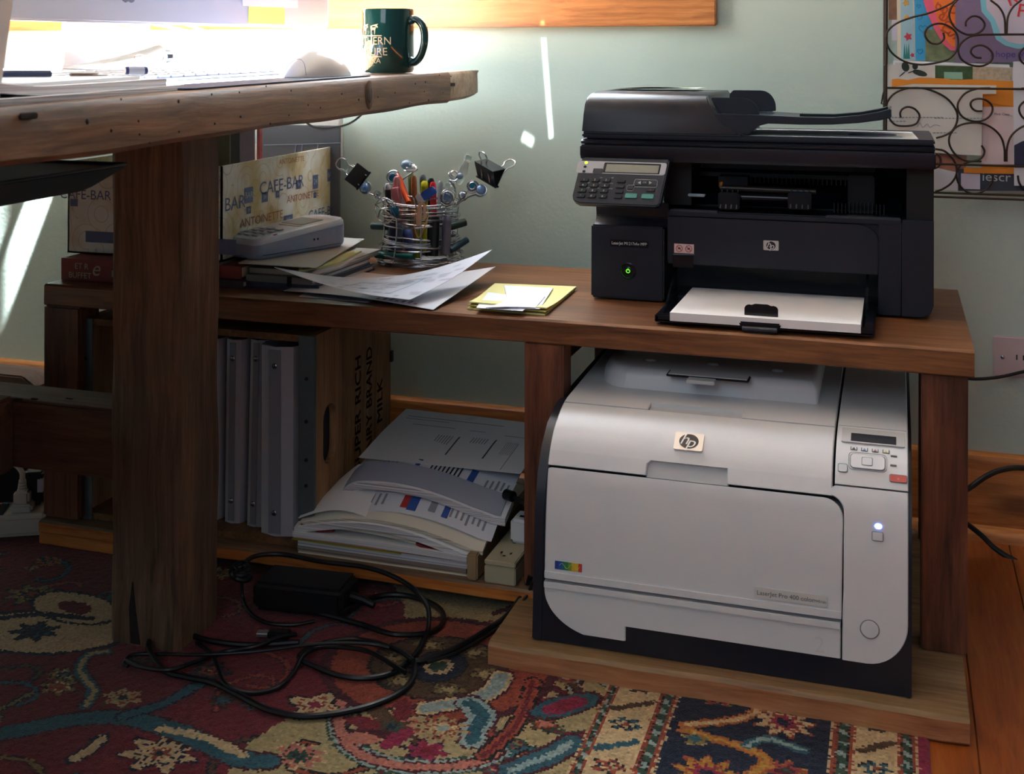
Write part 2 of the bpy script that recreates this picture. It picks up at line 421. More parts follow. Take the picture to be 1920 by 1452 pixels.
# red medallion under the cords
x0, y0 = fl(822, 1256)
for k, c in ((1.1, 'deep'), (1.0, 'rust'), (.66, 'black'), (.62, 'brown')): paint(ell(x0, y0, .135 * k, .118 * k) < 1, c)
for a in np.arange(0, 6.28, 1.047):
    flower(x0 + .062 * math.cos(a), y0 + .055 * math.sin(a), .021, ['black', 'olive', 'brown', 'beige'], 5, a)
for k, c in ((1, 'black'), (.9, 'navy'), (.5, 'cream'), (.32, 'green')): paint(ell(x0, y0, .036 * k, .040 * k) < 1, c)
# teal and cream ribbon to its right
band([(940, 1275), (925, 1300), (885, 1320), (830, 1330), (800, 1335)], [(.017, 'deep'), (.0135, 'cream'), (.009, 'ltbl')])
band([(880, 1325), (905, 1350), (890, 1375), (885, 1395)], [(.018, 'deep'), (.015, 'ltbl'), (.008, 'teal')])
band([(1000, 1285), (985, 1330), (965, 1370), (935, 1400), (905, 1425)], [(.011, 'black'), (.008, 'rust'), (.003, 'red')])
# large palmettes
def palm(px, py, r, cs, n=9, sq=.8, ph=0): flower(*fl(px, py), r, cs, n, ph, sq)
palm(735, 1370, .050, ['black', 'beige', 'pink', 'brown', 'green', 'navy'], 7)
for dx, dy, c in ((-55, -10, 'red'), (-40, 12, 'deep'), (-25, -30, 'brown'), (20, -35, 'red'), (-60, 20, 'pink'), (10, 20, 'mag')):
    x1, y1 = fl(735 + dx, 1372 + dy); paint(ell(x1, y1, .024, .011, math.atan2(dy, -dx) * .6) < 1, c)
palm(830, 1372, .030, ['rust', 'beige', 'rust', 'cream', 'ltbl'], 10)
palm(800, 1415, .024, ['navy', 'mag', 'mag', 'crim', 'red'], 6)
x1, y1 = fl(1060, 1330)
for k, c in ((1.5, 'deep'), (1.3, 'teal'), (.9, 'mag'), (.5, 'crim')): paint(ell(x1, y1, .034 * k, .015 * k, .8) < 1, c)
palm(1020, 1365, .020, ['black', 'brown', 'rust', 'pink'], 6)
band([(1070, 1400), (1030, 1425), (990, 1440), (960, 1452)], [(.018, 'deep'), (.014, 'teal'), (.005, 'ltbl')])
palm(590, 1330, .034, ['black', 'cream', 'rust', 'cream', 'mag', 'mag'], 4, .9, .7)
palm(560, 1425, .030, ['cream', 'pink', 'pink', 'green', 'navy', 'green'], 9)
palm(300, 1420, .044, ['navy', 'cream', 'navy', 'cream', 'rust', 'navy'], 7)
palm(230, 1315, .026, ['brown', 'beige', 'rust', 'beige', 'navy'], 6)
palm(420, 1320, .020, ['deep', 'brown', 'navy', 'teal'], 6)
palm(110, 1295, .024, ['black', 'olive', 'cream', 'rust'], 6)
palm(60, 1120, .040, ['navy', 'olive', 'gold', 'navy', 'rust'], 8)
# cream palmette beside the desk leg
x1, y1 = fl(80, 1190)
for k, c in ((1.12, 'navy'), (1, 'cream')): paint(ell(x1, y1, .11 * k, .055 * k, .2) < 1, c)
x1, y1 = fl(140, 1145)
for k, c in ((1.12, 'navy'), (1, 'cream'), (.42, 'red')): paint(ell(x1, y1, .07 * k, .036 * k, -.2) < 1, c)
palm(65, 1190, .033, ['black', 'navy', 'teal', 'navy'], 7)
band([(0, 1165), (80, 1158), (170, 1166)], [(.006, 'navy')])
# teal boughs
band([(-40, 1392), (60, 1372), (140, 1356), (220, 1352), (300, 1368), (380, 1398), (450, 1430), (500, 1436)], [(.017, 'deep'), (.0135, 'teal')])
band([(300, 1374), (360, 1384), (410, 1400), (455, 1424)], [(.006, 'cream')])
band([(230, 1350), (310, 1325), (355, 1300), (385, 1285)], [(.010, 'navy'), (.007, 'teal')])
band([(160, 1330), (175, 1300), (150, 1265), (165, 1235), (200, 1228)], [(.010, 'deep'), (.007, 'teal'), (.003, 'beige')])
band([(140, 1430), (175, 1408), (190, 1392)], [(.010, 'navy'), (.006, 'cream')])
# borders (all run straight towards the wall)
def stripe(x0, x1, c): paint((GXj >= x0) & (GXj < x1), c)
def guard(x0, x1):
    w_ = x1 - x0
    stripe(x0, x1, 'black'); stripe(x0 + w_ * .08, x1 - w_ * .08, 'rust'); stripe(x0 + w_ * .28, x1 - w_ * .28, 'black')
    u = (GXj > x0 + w_ * .32) & (GXj < x1 - w_ * .32); paint(u, 'green')
    paint(u & (np.sin(GYj * 2 * np.pi / .022 + (GXj - x0) / w_ * 6) > .35), 'ltbl')
    stripe(x0, x0 + w_ * .1, 'cream'); stripe(x1 - w_ * .1, x1, 'cream')
def creamrun(x0, x1):
    stripe(x0, x1, 'cream'); c_ = (x0 + x1) / 2; k = 0; y = ry0
    while y < ry1:
        flower(c_, y, (x1 - x0) * .40, ['black', ['rust', 'teal', 'brown'][k % 3], 'navy', 'cream', 'rust'], 5 + k % 3, k)
        band([(x0 + .004, y + .03), (c_, y + .042), (x1 - .004, y + .055)], [(.005, 'brown' if k % 2 else 'teal')], True)
        y += .085; k += 1
g = [fl(p, 1440)[0] for p in (1073, 1100, 1186, 1232, 1552, 1605, 1680, 1722, 1751)]
guard(g[0], g[1]); creamrun(g[1], g[2]); guard(g[2], g[3])
stripe(g[3], g[4], 'navy')
cx = (g[3] + g[4]) / 2
y = ry0 + .03; k = 0
while y < ry1:
    s_ = 1 if k % 2 else -1
    flower(cx + s_ * .035, y, .034, ['rust', 'cream' if k % 2 else 'gold', 'rust', 'mag', 'navy'], 9, k, .9)
    flower(cx - s_ * .045, y + .03, .022, ['gold', 'rust', 'mag', 'deep', 'green'], 6, k, .9)
    band([(cx - .07 * s_, y - .04), (cx - .01 * s_, y - .005), (cx + .02, y + .05), (cx + .07 * s_, y + .075)], [(.0075, 'orange'), (.0035, 'cream' if k % 2 else 'gold')], True)
    band([(cx + .06 * s_, y - .05), (cx + .02 * s_, y - .04), (cx + .0 * s_, y - .06)], [(.007, 'teal'), (.003, 'ltbl')], True)
    flower(cx + s_ * .055, y + .06, .014, ['beige', 'olive', 'teal'], 5, k, .9)
    y += .125; k += 1
guard(g[4], g[5]); creamrun(g[5], g[6]); guard(g[6], g[7]); stripe(g[7], g[8] + .1, 'mag')
col *= .62 * (1 + rng.normal(0, .13, GX.shape))[..., None]
col = np.clip(col, 0, 1)
# mesh: shared vertex grid, face-corner colours
vx = rx0 + np.arange(nx + 1) * KN; vy = ry0 + np.arange(ny + 1) * KN
VX, VY = np.meshgrid(vx, vy)
VZ = .004 + rng.normal(0, .0003, VX.shape)
edge = (VX < rx0 + KN * .5) | (VX > rx1 - KN * 1.3) | (VY < ry0 + KN * .5) | (VY > ry1 - KN * 1.3); VZ[edge] = .0008
me = bpy.data.meshes.new('rug')
nv = (nx + 1) * (ny + 1); nf = nx * ny
me.vertices.add(nv); me.vertices.foreach_set('co', np.stack([VX, VY, VZ], -1).ravel())
ii, jj = np.meshgrid(np.arange(nx), np.arange(ny)); a = (jj * (nx + 1) + ii)
q = np.stack([a, a + 1, a + nx + 2, a + nx + 1], -1).reshape(-1)
me.loops.add(nf * 4); me.loops.foreach_set('vertex_index', q.astype(np.int32))
me.polygons.add(nf); me.polygons.foreach_set('loop_start', np.arange(nf, dtype=np.int32) * 4)
me.update(calc_edges=True)
me.polygons.foreach_set('use_smooth', np.ones(nf, dtype=bool))
ca = me.color_attributes.new('knots', 'FLOAT_COLOR', 'CORNER')
cc = np.concatenate([col.reshape(-1, 3), np.ones((nf, 1))], 1)
ca.data.foreach_set('color', np.repeat(cc, 4, axis=0).ravel())
rm = bpy.data.materials.new('rug_wool'); rm.use_nodes = True; nt = rm.node_tree; b = nt.nodes['Principled BSDF']
vc = nt.nodes.new('ShaderNodeVertexColor'); vc.layer_name = 'knots'; nt.links.new(vc.outputs[0], b.inputs['Base Color'])
b.inputs['Roughness'].default_value = .95; b.inputs['Specular IOR Level'].default_value = .1; b.inputs['Sheen Weight'].default_value = .15
n = nt.nodes.new('ShaderNodeTexNoise'); n.inputs['Scale'].default_value = 500; bp = nt.nodes.new('ShaderNodeBump'); bp.inputs['Strength'].default_value = .5; bp.inputs['Distance'].default_value = .002
tc = nt.nodes.new('ShaderNodeTexCoord'); nt.links.new(tc.outputs['Object'], n.inputs['Vector']); nt.links.new(n.outputs[0], bp.inputs['Height']); nt.links.new(bp.outputs[0], b.inputs['Normal'])
me.materials.append(rm)
o = bpy.data.objects.new('rug', me); C.objects.link(o)
tag(o, 'knotted wool rug in crimson, navy and beige with floral scrolls under the furniture', 'rug')
RZ = .0045
# ================================================================ the low shelf unit
ZS = .405; SB = .372
def plank(x0, x1, y0, y1, z0, z1, mat=0, n=40, amp=.0015, seed=1, chamf=.002, frontmat=None, mb=None):
    """board with a slightly uneven long front edge, eased corners"""
    mb = mb or MB(); rr = random.Random(seed)
    ph = [rr.uniform(0, 6.28) for _ in range(4)]
    vs = []; fs = []
    for i in range(n + 1):
        u = i / n; x = x0 + (x1 - x0) * u
        d = amp * (math.sin(u * 9 + ph[0]) + .6 * math.sin(u * 23 + ph[1]) + .4 * math.sin(u * 51 + ph[2]))
        e = amp * .5 * (math.sin(u * 17 + ph[3]) + .5 * math.sin(u * 40 + ph[1]))
        if i == 0: x += .0006 
        vs += [(x, y1, z0), (x, y0 + d + chamf, z0), (x, y0 + d, z0 + chamf), (x, y0 + d + e * .5, z1 - chamf * 1.5), (x, y0 + d + chamf * 1.5 + e, z1), (x, y1, z1)]
    for i in range(n):
        for k in range(6):
            a = i * 6 + k; b = i * 6 + (k + 1) % 6
            fs.append([a, a + 6, b + 6, b])
    fs.append([0, 1, 2, 3, 4, 5]); fs.append([n * 6 + k for k in (5, 4, 3, 2, 1, 0)])
    m0 = len(mb.m); mb.raw(vs, fs, mat)
    if frontmat is not None:
        for i in range(n):
            for k in (1, 2): mb.m[m0 + i * 6 + k] = frontmat
    return mb
PFY = -.497   # front of the posts
shelf = thing('printer_shelf', (-.6, -.3, .006), 'long low shelf unit of reclaimed brown planks against the wall carrying both printers', 'shelf')
xl = at(90, 560, y=-.49).x
plank(xl, .092, -.503, -.092, SB, ZS, seed=4, amp=.0018).obj('top_board', W_SHELF, shelf)
def post(x0, x1, y0, y1, z0, z1, bev=.002):
    return MB().box(x0, x1, y0, y1, z0, z1, 0, bev=bev)
BZ = .031; LZ = .041
pxl, pxr = at(983, 700, y=PFY).x, at(1056, 700, y=PFY).x
post(pxl, pxr, PFY, PFY + .042, LZ, SB).obj('post', W_POST, shelf)
post(at(1727, 900, y=PFY).x, at(1815, 900, y=PFY).x, PFY, PFY + .042, BZ, SB).obj('post', W_POST, shelf)
post(pxl + .01, pxl + .052, -.14, -.098, LZ, SB).obj('post', W_POST, shelf)
post(.035, .077, -.14, -.098, BZ, SB).obj('post', W_POST, shelf)
lx0, lx1 = at(80, 600, y=PFY).x, at(150, 600, y=PFY).x
post(lx0, lx1, PFY, PFY + .05, LZ, SB, .004).obj('post', W_POST, shelf)
post(lx0, lx1, -.15, -.098, LZ, SB).obj('post', W_POST, shelf)
MB().box(pxl + .012, pxl + .03, PFY + .042, -.14, SB - .05, SB, 0, bev=.001).obj('side_rail', W_POST, shelf)
# base boards
bxl = at(911, 1255, z=.001).x
plank(bxl, .080, -.6465, -.10, .0012, BZ, 0, seed=9, amp=.0012, chamf=.003, frontmat=1).obj('base_board', [W_BASE, W_BASEF], shelf)
mb = MB()
plank(at(74, 1000, y=-.51).x, pxr + .002, -.512, -.098, .0225, LZ, 0, seed=12, amp=.001, frontmat=1, mb=mb)
mb.obj('lower_board', [W_LOW, W_LOWF], shelf)
mb = MB()
plank(at(74, 1000, y=-.51).x, -1.02, -.511, -.48, .0035, .0222, 0, seed=13, amp=.0008, frontmat=1, mb=mb)
mb.obj('support_strip', [W_LOWF, W_LOWF], shelf)

# ================================================================ desk
TILT = math.atan(.0229)
YE = -.115
def ztop(y): return .7435 + .0229 * y
DX = -.668
desk = thing('desk', (-1.2, -.7, .006), 'heavy rustic desk of reclaimed timber with nail holes standing on thick square legs', 'desk')
# the top: a slab along y, slightly uneven arris, rounded end board
def slab(x0, x1, ya, yb, th, mat, n=60, amp=.0010, endround=0, seed=2):
    mb = MB(); rr = random.Random(seed); ph = [rr.uniform(0, 6.28) for _ in range(5)]; vs = []; fs = []
    for i in range(n + 1):
        u = i / n; y = ya + (yb - ya) * u; z = ztop(y)
        wv = amp * (math.sin(y * 17 + ph[0]) + .6 * math.sin(y * 37 + ph[1]))
        wb = amp * (math.sin(y * 13 + ph[2]) + .7 * math.sin(y * 29 + ph[3]))
        k = 0
        if endround and u > .4: k = ((u - .4) / .6) ** 2 * endround
        vs += [(x0, y, z), (x1 - .004, y, z - k * .25), (x1 - .0007 + wv * .3 - k, y, z - .005 - k * .3), (x1 + wv * .3 - k, y, z - th * .5), (x1 + wb * .3 - k, y, z - th + .005 + wb + k * .5), (x1 - .005 - k, y, z - th + wb + k * .7), (x0, y, z - th)]
    W = 7
    for i in range(n):
        for q in range(W):
            a = i * W + q; b = i * W + (q + 1) % W
            fs.append([a, b, b + W, a + W])
    fs.append([q for q in range(W)][::-1]); fs.append([n * W + q for q in range(W)])
    mb.raw(vs, fs, mat)
    return mb
yJ = at(845, 160, x=DX).y
top = slab(-2.25, DX, -1.75, yJ - .0008, .048, 0)
top.obj('desk_top', W_DESK, desk)
slab(-2.25, DX - .001, yJ, at(903, 150, x=DX).y, .047, 0, n=14, endround=.006, seed=5).obj('end_board', W_DESKEND, desk)
# nail holes, a knot and a dark stain on the long edge
mb = MB()
for px, py, r in [(42, 224, 0), (226, 186, 1.2), (334, 190, 2.2), (396, 177, 1.5), (448, 173, 1.4), (450, 219, 1.6), (402, 232, 1.6), (335, 247, 1.5), (261, 252, 1.5), (280, 268, 1.6), (208, 245, 2), (259, 227, 1.5), (163, 228, 3), (545, 170, 1.4), (498, 162, 1.3), (451, 219, 1.5), (577, 197, 1.4), (600, 202, 1.4), (541, 216, 1.2), (506, 232, 1.8), (640, 176, 1.6), (672, 187, 2), (708, 182, 1.6), (740, 174, 1.4), (778, 157, 1.6), (797, 154, 1.8), (823, 141, 1.3), (795, 172, 1.2), (767, 193, 1.6), (803, 188, 2.4), (830, 174, 1.0), (845, 143, 1.3)]:
    if r:
        p = at(px, py, x=DX); mb = MB(); mb.lathe([(r * .0009, 0), (r * .0006, .0006), (0.0, .0007)], 0, 8, M=Matrix.Translation((DX + .0005, p.y, p.z)) @ Matrix.Rotation(R(90), 4, 'Y')); mb.obj('nail_hole', mat('nail_hole_dark', '1a1210', .8), desk)
mb = MB(); p = at(45, 218, x=DX); mb.box(DX - .001, DX + .0012, p.y - .006, p.y + .016, p.z - .0028, p.z + .0026, 0, bev=.001)
p = at(850, 158, x=DX); mb.box(DX - .001, DX + .0008, p.y - .012, p.y + .006, p.z - .003, p.z + .002, 0)
mb.obj('gouge', mat('nail_hole_dark', '1a1210', .8), desk)
mb = MB(); p = at(692, 178, x=DX)
for r_, k in ((1, 0), (.62, 1)):
    mb.lathe([(.017 * r_, 0), (.015 * r_, .0007 + .0003 * k), (0, .0008 + .0004 * k)], k, 24, M=Matrix.Translation((DX + .0004, p.y, p.z)) @ Matrix.Rotation(R(90), 4, 'Y') @ Matrix.Diagonal((1.15, .8, 1, 1)))
mb.obj('knot', [mat('knot_ring', '5d4534', .7, noise=.3, nscale=120), mat('knot_heart', '3c2d24', .7, noise=.3, nscale=120)], desk)
def rough_post(x0, x1, y0, y1, z0, z1, seed=1, n=30):
    rr = random.Random(seed); mb = MB(); vs = []; fs = []
    ring = []
    c = .006
    base = [(x0 + c, y0), (x1 - c, y0), (x1, y0 + c), (x1, y1 - c), (x1 - c, y1), (x0 + c, y1), (x0, y1 - c), (x0, y0 + c)]
    ph = [rr.uniform(0, 6) for _ in range(8)]
    for i in range(n + 1):
        z = z0 + (z1 - z0) * i / n
        for k, (x, y) in enumerate(base):
            vs.append((x + .0012 * math.sin(z * 21 + ph[k]), y + .0012 * math.sin(z * 33 + ph[(k + 3) % 8]), z))
    for i in range(n):
        for k in range(8):
            a = i * 8 + k; b = i * 8 + (k + 1) % 8; fs.append([a, b, b + 8, a + 8])
    fs.append(list(range(8))[::-1]); fs.append([n * 8 + k for k in range(8)])
    return mb.raw(vs, fs)
lgx0, lgx1 = at(196, 1205, z=.006).x, at(338, 1218, z=.006).x
lgy0 = at(330, 1221, z=.006).y; lgy1 = lgy0 + .098
rough_post(lgx0, lgx1, lgy0, lgy1, .0035, ztop(lgy1) - .050, 3).obj('leg', W_LEG, desk)
rough_post(lgx0 - .75, lgx1 - .75, lgy0, lgy1, .0035, ztop(lgy1) - .050, 4).obj('leg', W_LEG, desk)
# crack at the foot of the leg
mb = MB(); vs = []
yk = lgy0 - .0012
pa = at(245, 1215, y=yk); pb = at(263, 1210, y=yk); pc = at(248, 1120, y=yk); pd = at(243, 1160, y=yk)
mb.prism([(pa.x, .0065), (pb.x, .0065), ((pc.x + pb.x) / 2, .045), (pc.x, .085), (pd.x - .001, .05)], 'y', yk - .0006, yk + .006)
mb.obj('crack', mat('nail_hole_dark', '1a1210'), desk)
ztf = at(191, 766, y=lgy0 + .012).z; zbf = at(191, 899, y=lgy0 + .012).z
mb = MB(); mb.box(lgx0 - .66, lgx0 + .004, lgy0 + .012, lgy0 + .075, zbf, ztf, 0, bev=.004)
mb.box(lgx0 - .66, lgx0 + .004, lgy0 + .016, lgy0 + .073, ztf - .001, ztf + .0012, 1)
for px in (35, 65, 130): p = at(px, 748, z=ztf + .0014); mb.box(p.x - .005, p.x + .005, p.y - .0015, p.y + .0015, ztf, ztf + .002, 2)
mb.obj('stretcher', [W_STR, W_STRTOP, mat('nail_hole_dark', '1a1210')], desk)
# second trestle further along the desk, whose stretcher end shows at the left
x2 = at(18, 800, y=lgy0 + .004).x
mb = MB(); mb.box(x2 - .09, x2, lgy0 - .40, lgy0 + .014, zbf - .004, ztf + .004, 0, bev=.004)
mb.obj('long_stretcher', [W_STR], desk)
mb = MB()
pA = at(100, 705, y=-.26)
mb.prism([(pA.x - .30, pA.z - .075), (pA.x - .004, pA.z - .075), (pA.x - .004, pA.z - .012), (pA.x - .035, pA.z + .006), (pA.x - .30, pA.z + .006)], 'y', -.30, -.235, bev=.003)
mb.box(pA.x - .30, pA.x - .24, -.30, -.235, .0035, ztop(-.3) - .05, bev=.002)
mb.obj('rear_brace', [W_STR], desk)

# black keyboard tray hanging below the desk, at the left
tr = thing('keyboard_tray', (-.95, -1.3, .63), 'black plastic tray slung under the left part of the desk top', 'tray')
XT = -.77
p0 = at(0, 345, x=XT); p1 = at(236, 309, x=XT); pb_ = at(0, 388, x=XT); pm = at(150, 360, x=XT)
def zl(y): return p0.z + (p1.z - p0.z) * (y - p0.y) / (p1.y - p0.y)
mb = MB()
mb.prism([(-1.7, zl(-1.7)), (p1.y, p1.z), (p1.y, p1.z - .003), (pm.y + .02, pm.z + .003), (pm.y, pm.z), (p0.y, pb_.z), (-1.7, pb_.z - .004)], 'x', -1.35, XT, 0, bev=.0015)
mb.obj('tray_pan', mat('tray_black', '15171d', .32), tr)
mb = MB(); mb.tube([(XT + .001, -1.7, zl(-1.7) + .001), (XT + .001, p0.y, p0.z + .001), (XT + .001, p1.y, p1.z + .001), (XT - .3, p1.y, p1.z + .001)], .0016)
mb.obj('rim', mat('tray_black_rim', '2c3038', .3), tr)
mb = MB(); mb.box(-.95, -.93, -1.65, -1.25, p0.z, ztop(-1.3) - .049).box(-1.25, -1.23, -1.65, -1.25, p0.z, ztop(-1.3) - .049)
mb.obj('slide_rail', mat('tray_black', '15171d'), tr)
# ================================================================ white colour printer on the base board
WP = [(-.621, .045), (-.618, .11), (-.613, .189), (-.6035, .24), (-.584, .274), (-.555, .293), (-.52, .3035), (-.31, .3135), (-.15, .316)]
_S = [0]
for (a0, b0), (a1, b1) in zip(WP, WP[1:]): _S.append(_S[-1] + math.hypot(a1 - a0, b1 - b0))
def wprof(s, off=0.0):
    """smooth point on the front profile at arc length s, moved outwards by off -> (y, z, tangent, normal)"""
    def raw(s):
        s = max(0, min(s, _S[-1] - 1e-6)); i = max(k for k in range(len(_S) - 1) if _S[k] <= s)
        u = (s - _S[i]) / (_S[i + 1] - _S[i]); return WP[i][0] + (WP[i + 1][0] - WP[i][0]) * u, WP[i][1] + (WP[i + 1][1] - WP[i][1]) * u
    h = .014
    A = [raw(s - h), raw(s - h / 2), raw(s), raw(s + h / 2), raw(s + h)]
    y = sum(a[0] for a in A) / 5; z = sum(a[1] for a in A) / 5
    t = Vector((A[4][0] - A[0][0], A[4][1] - A[0][1])).normalized(); n = Vector((-t.y, t.x))   # outward: up and to the front
    if s < h or s > _S[-1] - h: y, z = raw(s)
    return y + n.x * off, z + n.y * off, t, n
def wframe(x, s, off=.0):
    y, z, t, n = wprof(s, off)
    return frame((x, y, z), (1, 0, 0), (0, t.x, t.y))
def panel(mb, rows, off0, off1, mat=0, ns=None):
    """strip between x limits over a run of s; rows=[(s, xl, xr)...]; solid between off0 and off1"""
    R_ = []
    for (s0, a0, b0), (s1, a1, b1) in zip(rows, rows[1:]):
        n = max(1, int((s1 - s0) / .006))
        for k in range(n): u = k / n; R_.append((s0 + (s1 - s0) * u, a0 + (a1 - a0) * u, b0 + (b1 - b0) * u))
    R_.append(rows[-1]); vs = []; fs = []
    for k, (s, a, b) in enumerate(R_):
        yo, zo, _, _ = wprof(s, off1); yi, zi, _, _ = wprof(s, off0)
        e = .0012
        yc, zc, _, _ = wprof(s, off1 - e)
        vs += [(a, yi, zi), (a, yc, zc), (a + e, yo, zo), (b - e, yo, zo), (b, yc, zc), (b, yi, zi)]
    for i in range(len(R_) - 1):
        for k in range(6):
            p = i * 6 + k; q_ = i * 6 + (k + 1) % 6; fs.append([p, q_, q_ + 6, p + 6][::-1])
    fs.append([0, 1, 2, 3, 4, 5]); n = len(R_) - 1; fs.append([n * 6 + k for k in (5, 4, 3, 2, 1, 0)])
    mb.raw(vs, fs, mat); return mb
def arc_rows(rows_fn, s0, s1, n=10): return [rows_fn(s0 + (s1 - s0) * i / n) for i in range(n + 1)]
wp = thing('laser_printer', (-.2, -.38, BZ), 'large white desktop laser printer with black sides on the base board under the shelf', 'printer')
XL, XR = -.43, .0195
side = [(-.6225, BZ + .001), (-.6175, .11), (-.613, .187), (-.6, .234), (-.583, .262), (-.556, .285), (-.512, .2995), (-.35, .306), (-.14, .312), (-.14, BZ + .001)]
mb = MB()
mb.prism(side, 'x', XL, XL + .014, 0, bev=.0015)
mb.prism(side, 'x', XR - .006, XR, 0, bev=.001)
ins = [(y + .012 if y < -.2 else y, z - .012 if z > .2 else z) for y, z in side]
mb.prism(ins, 'x', XL + .013, XR - .005, 0)
mb.prism([(-.6200, BZ + .001), (-.6205, .05), (-.6185, .10), (-.60, .10), (-.60, BZ + .001)], 'x', XL + .013, XR - .005)
mb.obj('chassis', BLACK, wp)
# lower tray front
mb = MB()
xa = -.4145; xb = -.0585
def trow(s):
    z = .045 + s
    if s < .052:
        k = math.sqrt(max(0, 1 - ((.052 - s) / .052) ** 2)) if s > 0 else 0
        return (s, xa + .075 * (1 - k), xb)
    return (s, xa, xb)
sN = .0205
low = [trow(.003 + (sN - .003) * i / 6) for i in range(7)]
low = [(s, a, -.311) for s, a, b in low]
panel(mb, low, -.012, .003)
panel(mb, [trow(sN + (.0615 - sN) * i / 10) for i in range(11)], -.012, .003)
panel(mb, [(.0545, xa, xb), (.0615, xa, xb)], 0, .006)
mb.obj('tray_front', [WHITE], wp)
MB().text('2', .026, wframe(-.082, .032, .0032)).obj('tray_number', mat('embossed_number', 'cdcfd3', .4), wp)
# drop-down door with rounded top right corner
sD0, sD1 = .0655, .1985
mb = MB(); rows = [(sD0, xa, -.0575), (sD0 + .012, xa, -.0575)]
rc = .022
for i in range(9):
    a = i / 8 * math.pi / 2
    rows.append((sD1 - rc + rc * math.sin(a), xa if i < 7 else xa + .004 * (i - 6) / 2, -.0565 - rc * (1 - math.cos(a))))
panel(mb, rows, -.01, .003)
panel(mb, [(sD0, xa, -.0575), (sD0 + .008, xa, -.0575)], 0, .0045)
mb.obj('front_door', [WHITE], wp)
# label, colour strip
mb = MB()
def patch(mb, x0, x1, s0, s1, off, mat=0, r=.002):
    M = wframe((x0 + x1) / 2, (s0 + s1) / 2, off); w_, h_ = (x1 - x0) / 2, (s1 - s0) / 2
    pts = []
    for cx_, cy_, a0 in ((w_ - r, h_ - r, 0), (-w_ + r, h_ - r, 90), (-w_ + r, -h_ + r, 180), (w_ - r, -h_ + r, 270)):
        for k in range(5): a = R(a0 + k * 22.5); pts.append((cx_ + r * math.cos(a), cy_ + r * math.sin(a)))
    mb.prism(pts, 'z', -.001, .0006, mat, M=M); return M
M = patch(mb, -.1568, -.0731, .076, .0895, .0033, 0)
Mi = patch(mb, -.1562, -.0737, .0766, .0889, .0037, 1)
mb.text('LaserJet Pro 400 color', .0072, Mi @ Matrix.Translation((-.006, 0, .0006)), 2)
mb.text('M451dn', .0042, Mi @ Matrix.Translation((.0335, -.0006, .0006)), 2)
mb.obj('name_label', [LGREY, mat('label_pale', 'cfcdca', .4), mat('label_ink', '4a4a50', .6)], wp)
mb = MB()
cols = ['1d3f8f', '2350a0', '1f6f78', '2e8040', '6f9a2c', 'd8b020', 'e0b828', 'c23a30']
for i, c in enumerate(cols):
    x0 = -.401 + .0344 * i / 8; patch(mb, x0, x0 + .0044, .0780, .0878, .0033, i, r=.0003)
mb.tube([wframe(-.395 + .002 * k, .083 + .003 * math.sin(k), .004).translation for k in range(14)], .0002, 8)
mb.obj('colour_sticker', [mat('sticker_%s' % c, c, .4) for c in cols] + [mat('label_pale', 'cfcdca')], wp)
# upper front cover with grip cut-out
xc0, xc1 = -.4155, -.0695
s0, s1 = .2015, .2985
gl0, gr0, sg = -.2905, -.1915, .2195
mb = MB()
panel(mb, [(s0, xc0, gl0), (sg - .005, xc0, gl0 + .0005), (sg, xc0, gl0 + .006)], -.01, .003)
panel(mb, [(s0, gr0, xc1), (sg, gr0 - .001, xc1)], -.01, .003)
panel(mb, [(sg, xc0, xc1), (.25, xc0, xc1), (s1, xc0, xc1)], -.01, .003)
mb.obj('top_front_cover', WHITE, wp)
mb = MB(); panel(mb, [(s0 - .002, gl0 - .001, gr0 + .001), (sg + .002, gl0 - .001, gr0 + .001)], -.012, -.0035)
mb.obj('grip_recess', GREYW, wp)
# badge
def hp_badge(mb, M, w_, h_, r=.002, m0=0, m1=1, m2=2):
    pts = []
    for cx_, cy_, a0 in ((w_ - r, h_ - r, 0), (-w_ + r, h_ - r, 90), (-w_ + r, -h_ + r, 180), (w_ - r, -h_ + r, 270)):
        for k in range(5): a = R(a0 + k * 22.5); pts.append((cx_ + r * math.cos(a), cy_ + r * math.sin(a)))
    mb.prism(pts, 'z', -.001, .0010, m0, M=M)
    e = h_ * .84
    mb.prism([(e * 1.12 * math.cos(R(k * 15)), e * math.sin(R(k * 15))) for k in range(24)], 'z', .0009, .0013, m1, M=M)
    mb.text('h', h_ * 1.75, M @ Matrix.Translation((-h_ * .30, h_ * .14, .0013)), m2, shear=.32)
    mb.text('p', h_ * 1.75, M @ Matrix.Translation((h_ * .34, -h_ * .16, .0013)), m2, shear=.32)
    return mb
mb = MB(); hp_badge(mb, wframe(-.2418, .2470, .0035), .0178, .0128)
mb.obj('badge', [SILVER, mat('badge_dark', '28242a', .3), mat('badge_white', 'e6e4e2', .3)], wp)
# top: flat cover behind the seam with second grip
mb = MB()
g2l, g2r, sh = -.3035, -.1835, .322
panel(mb, [(.301, xc0, g2l), (sh, xc0, g2l)], -.01, .003)
panel(mb, [(.301, g2r, xc1), (sh, g2r, xc1)], -.01, .003)
panel(mb, [(sh, xc0, xc1), (.5, xc0, xc1), (.672, xc0, xc1)], -.01, .003)
mb.obj('top_cover', WHITE, wp)
mb = MB(); panel(mb, [(.2995, g2l - .001, g2r + .001), (sh + .002, g2l - .001, g2r + .001)], -.012, -.0025)
mb.obj('top_grip_recess', GREYW, wp)
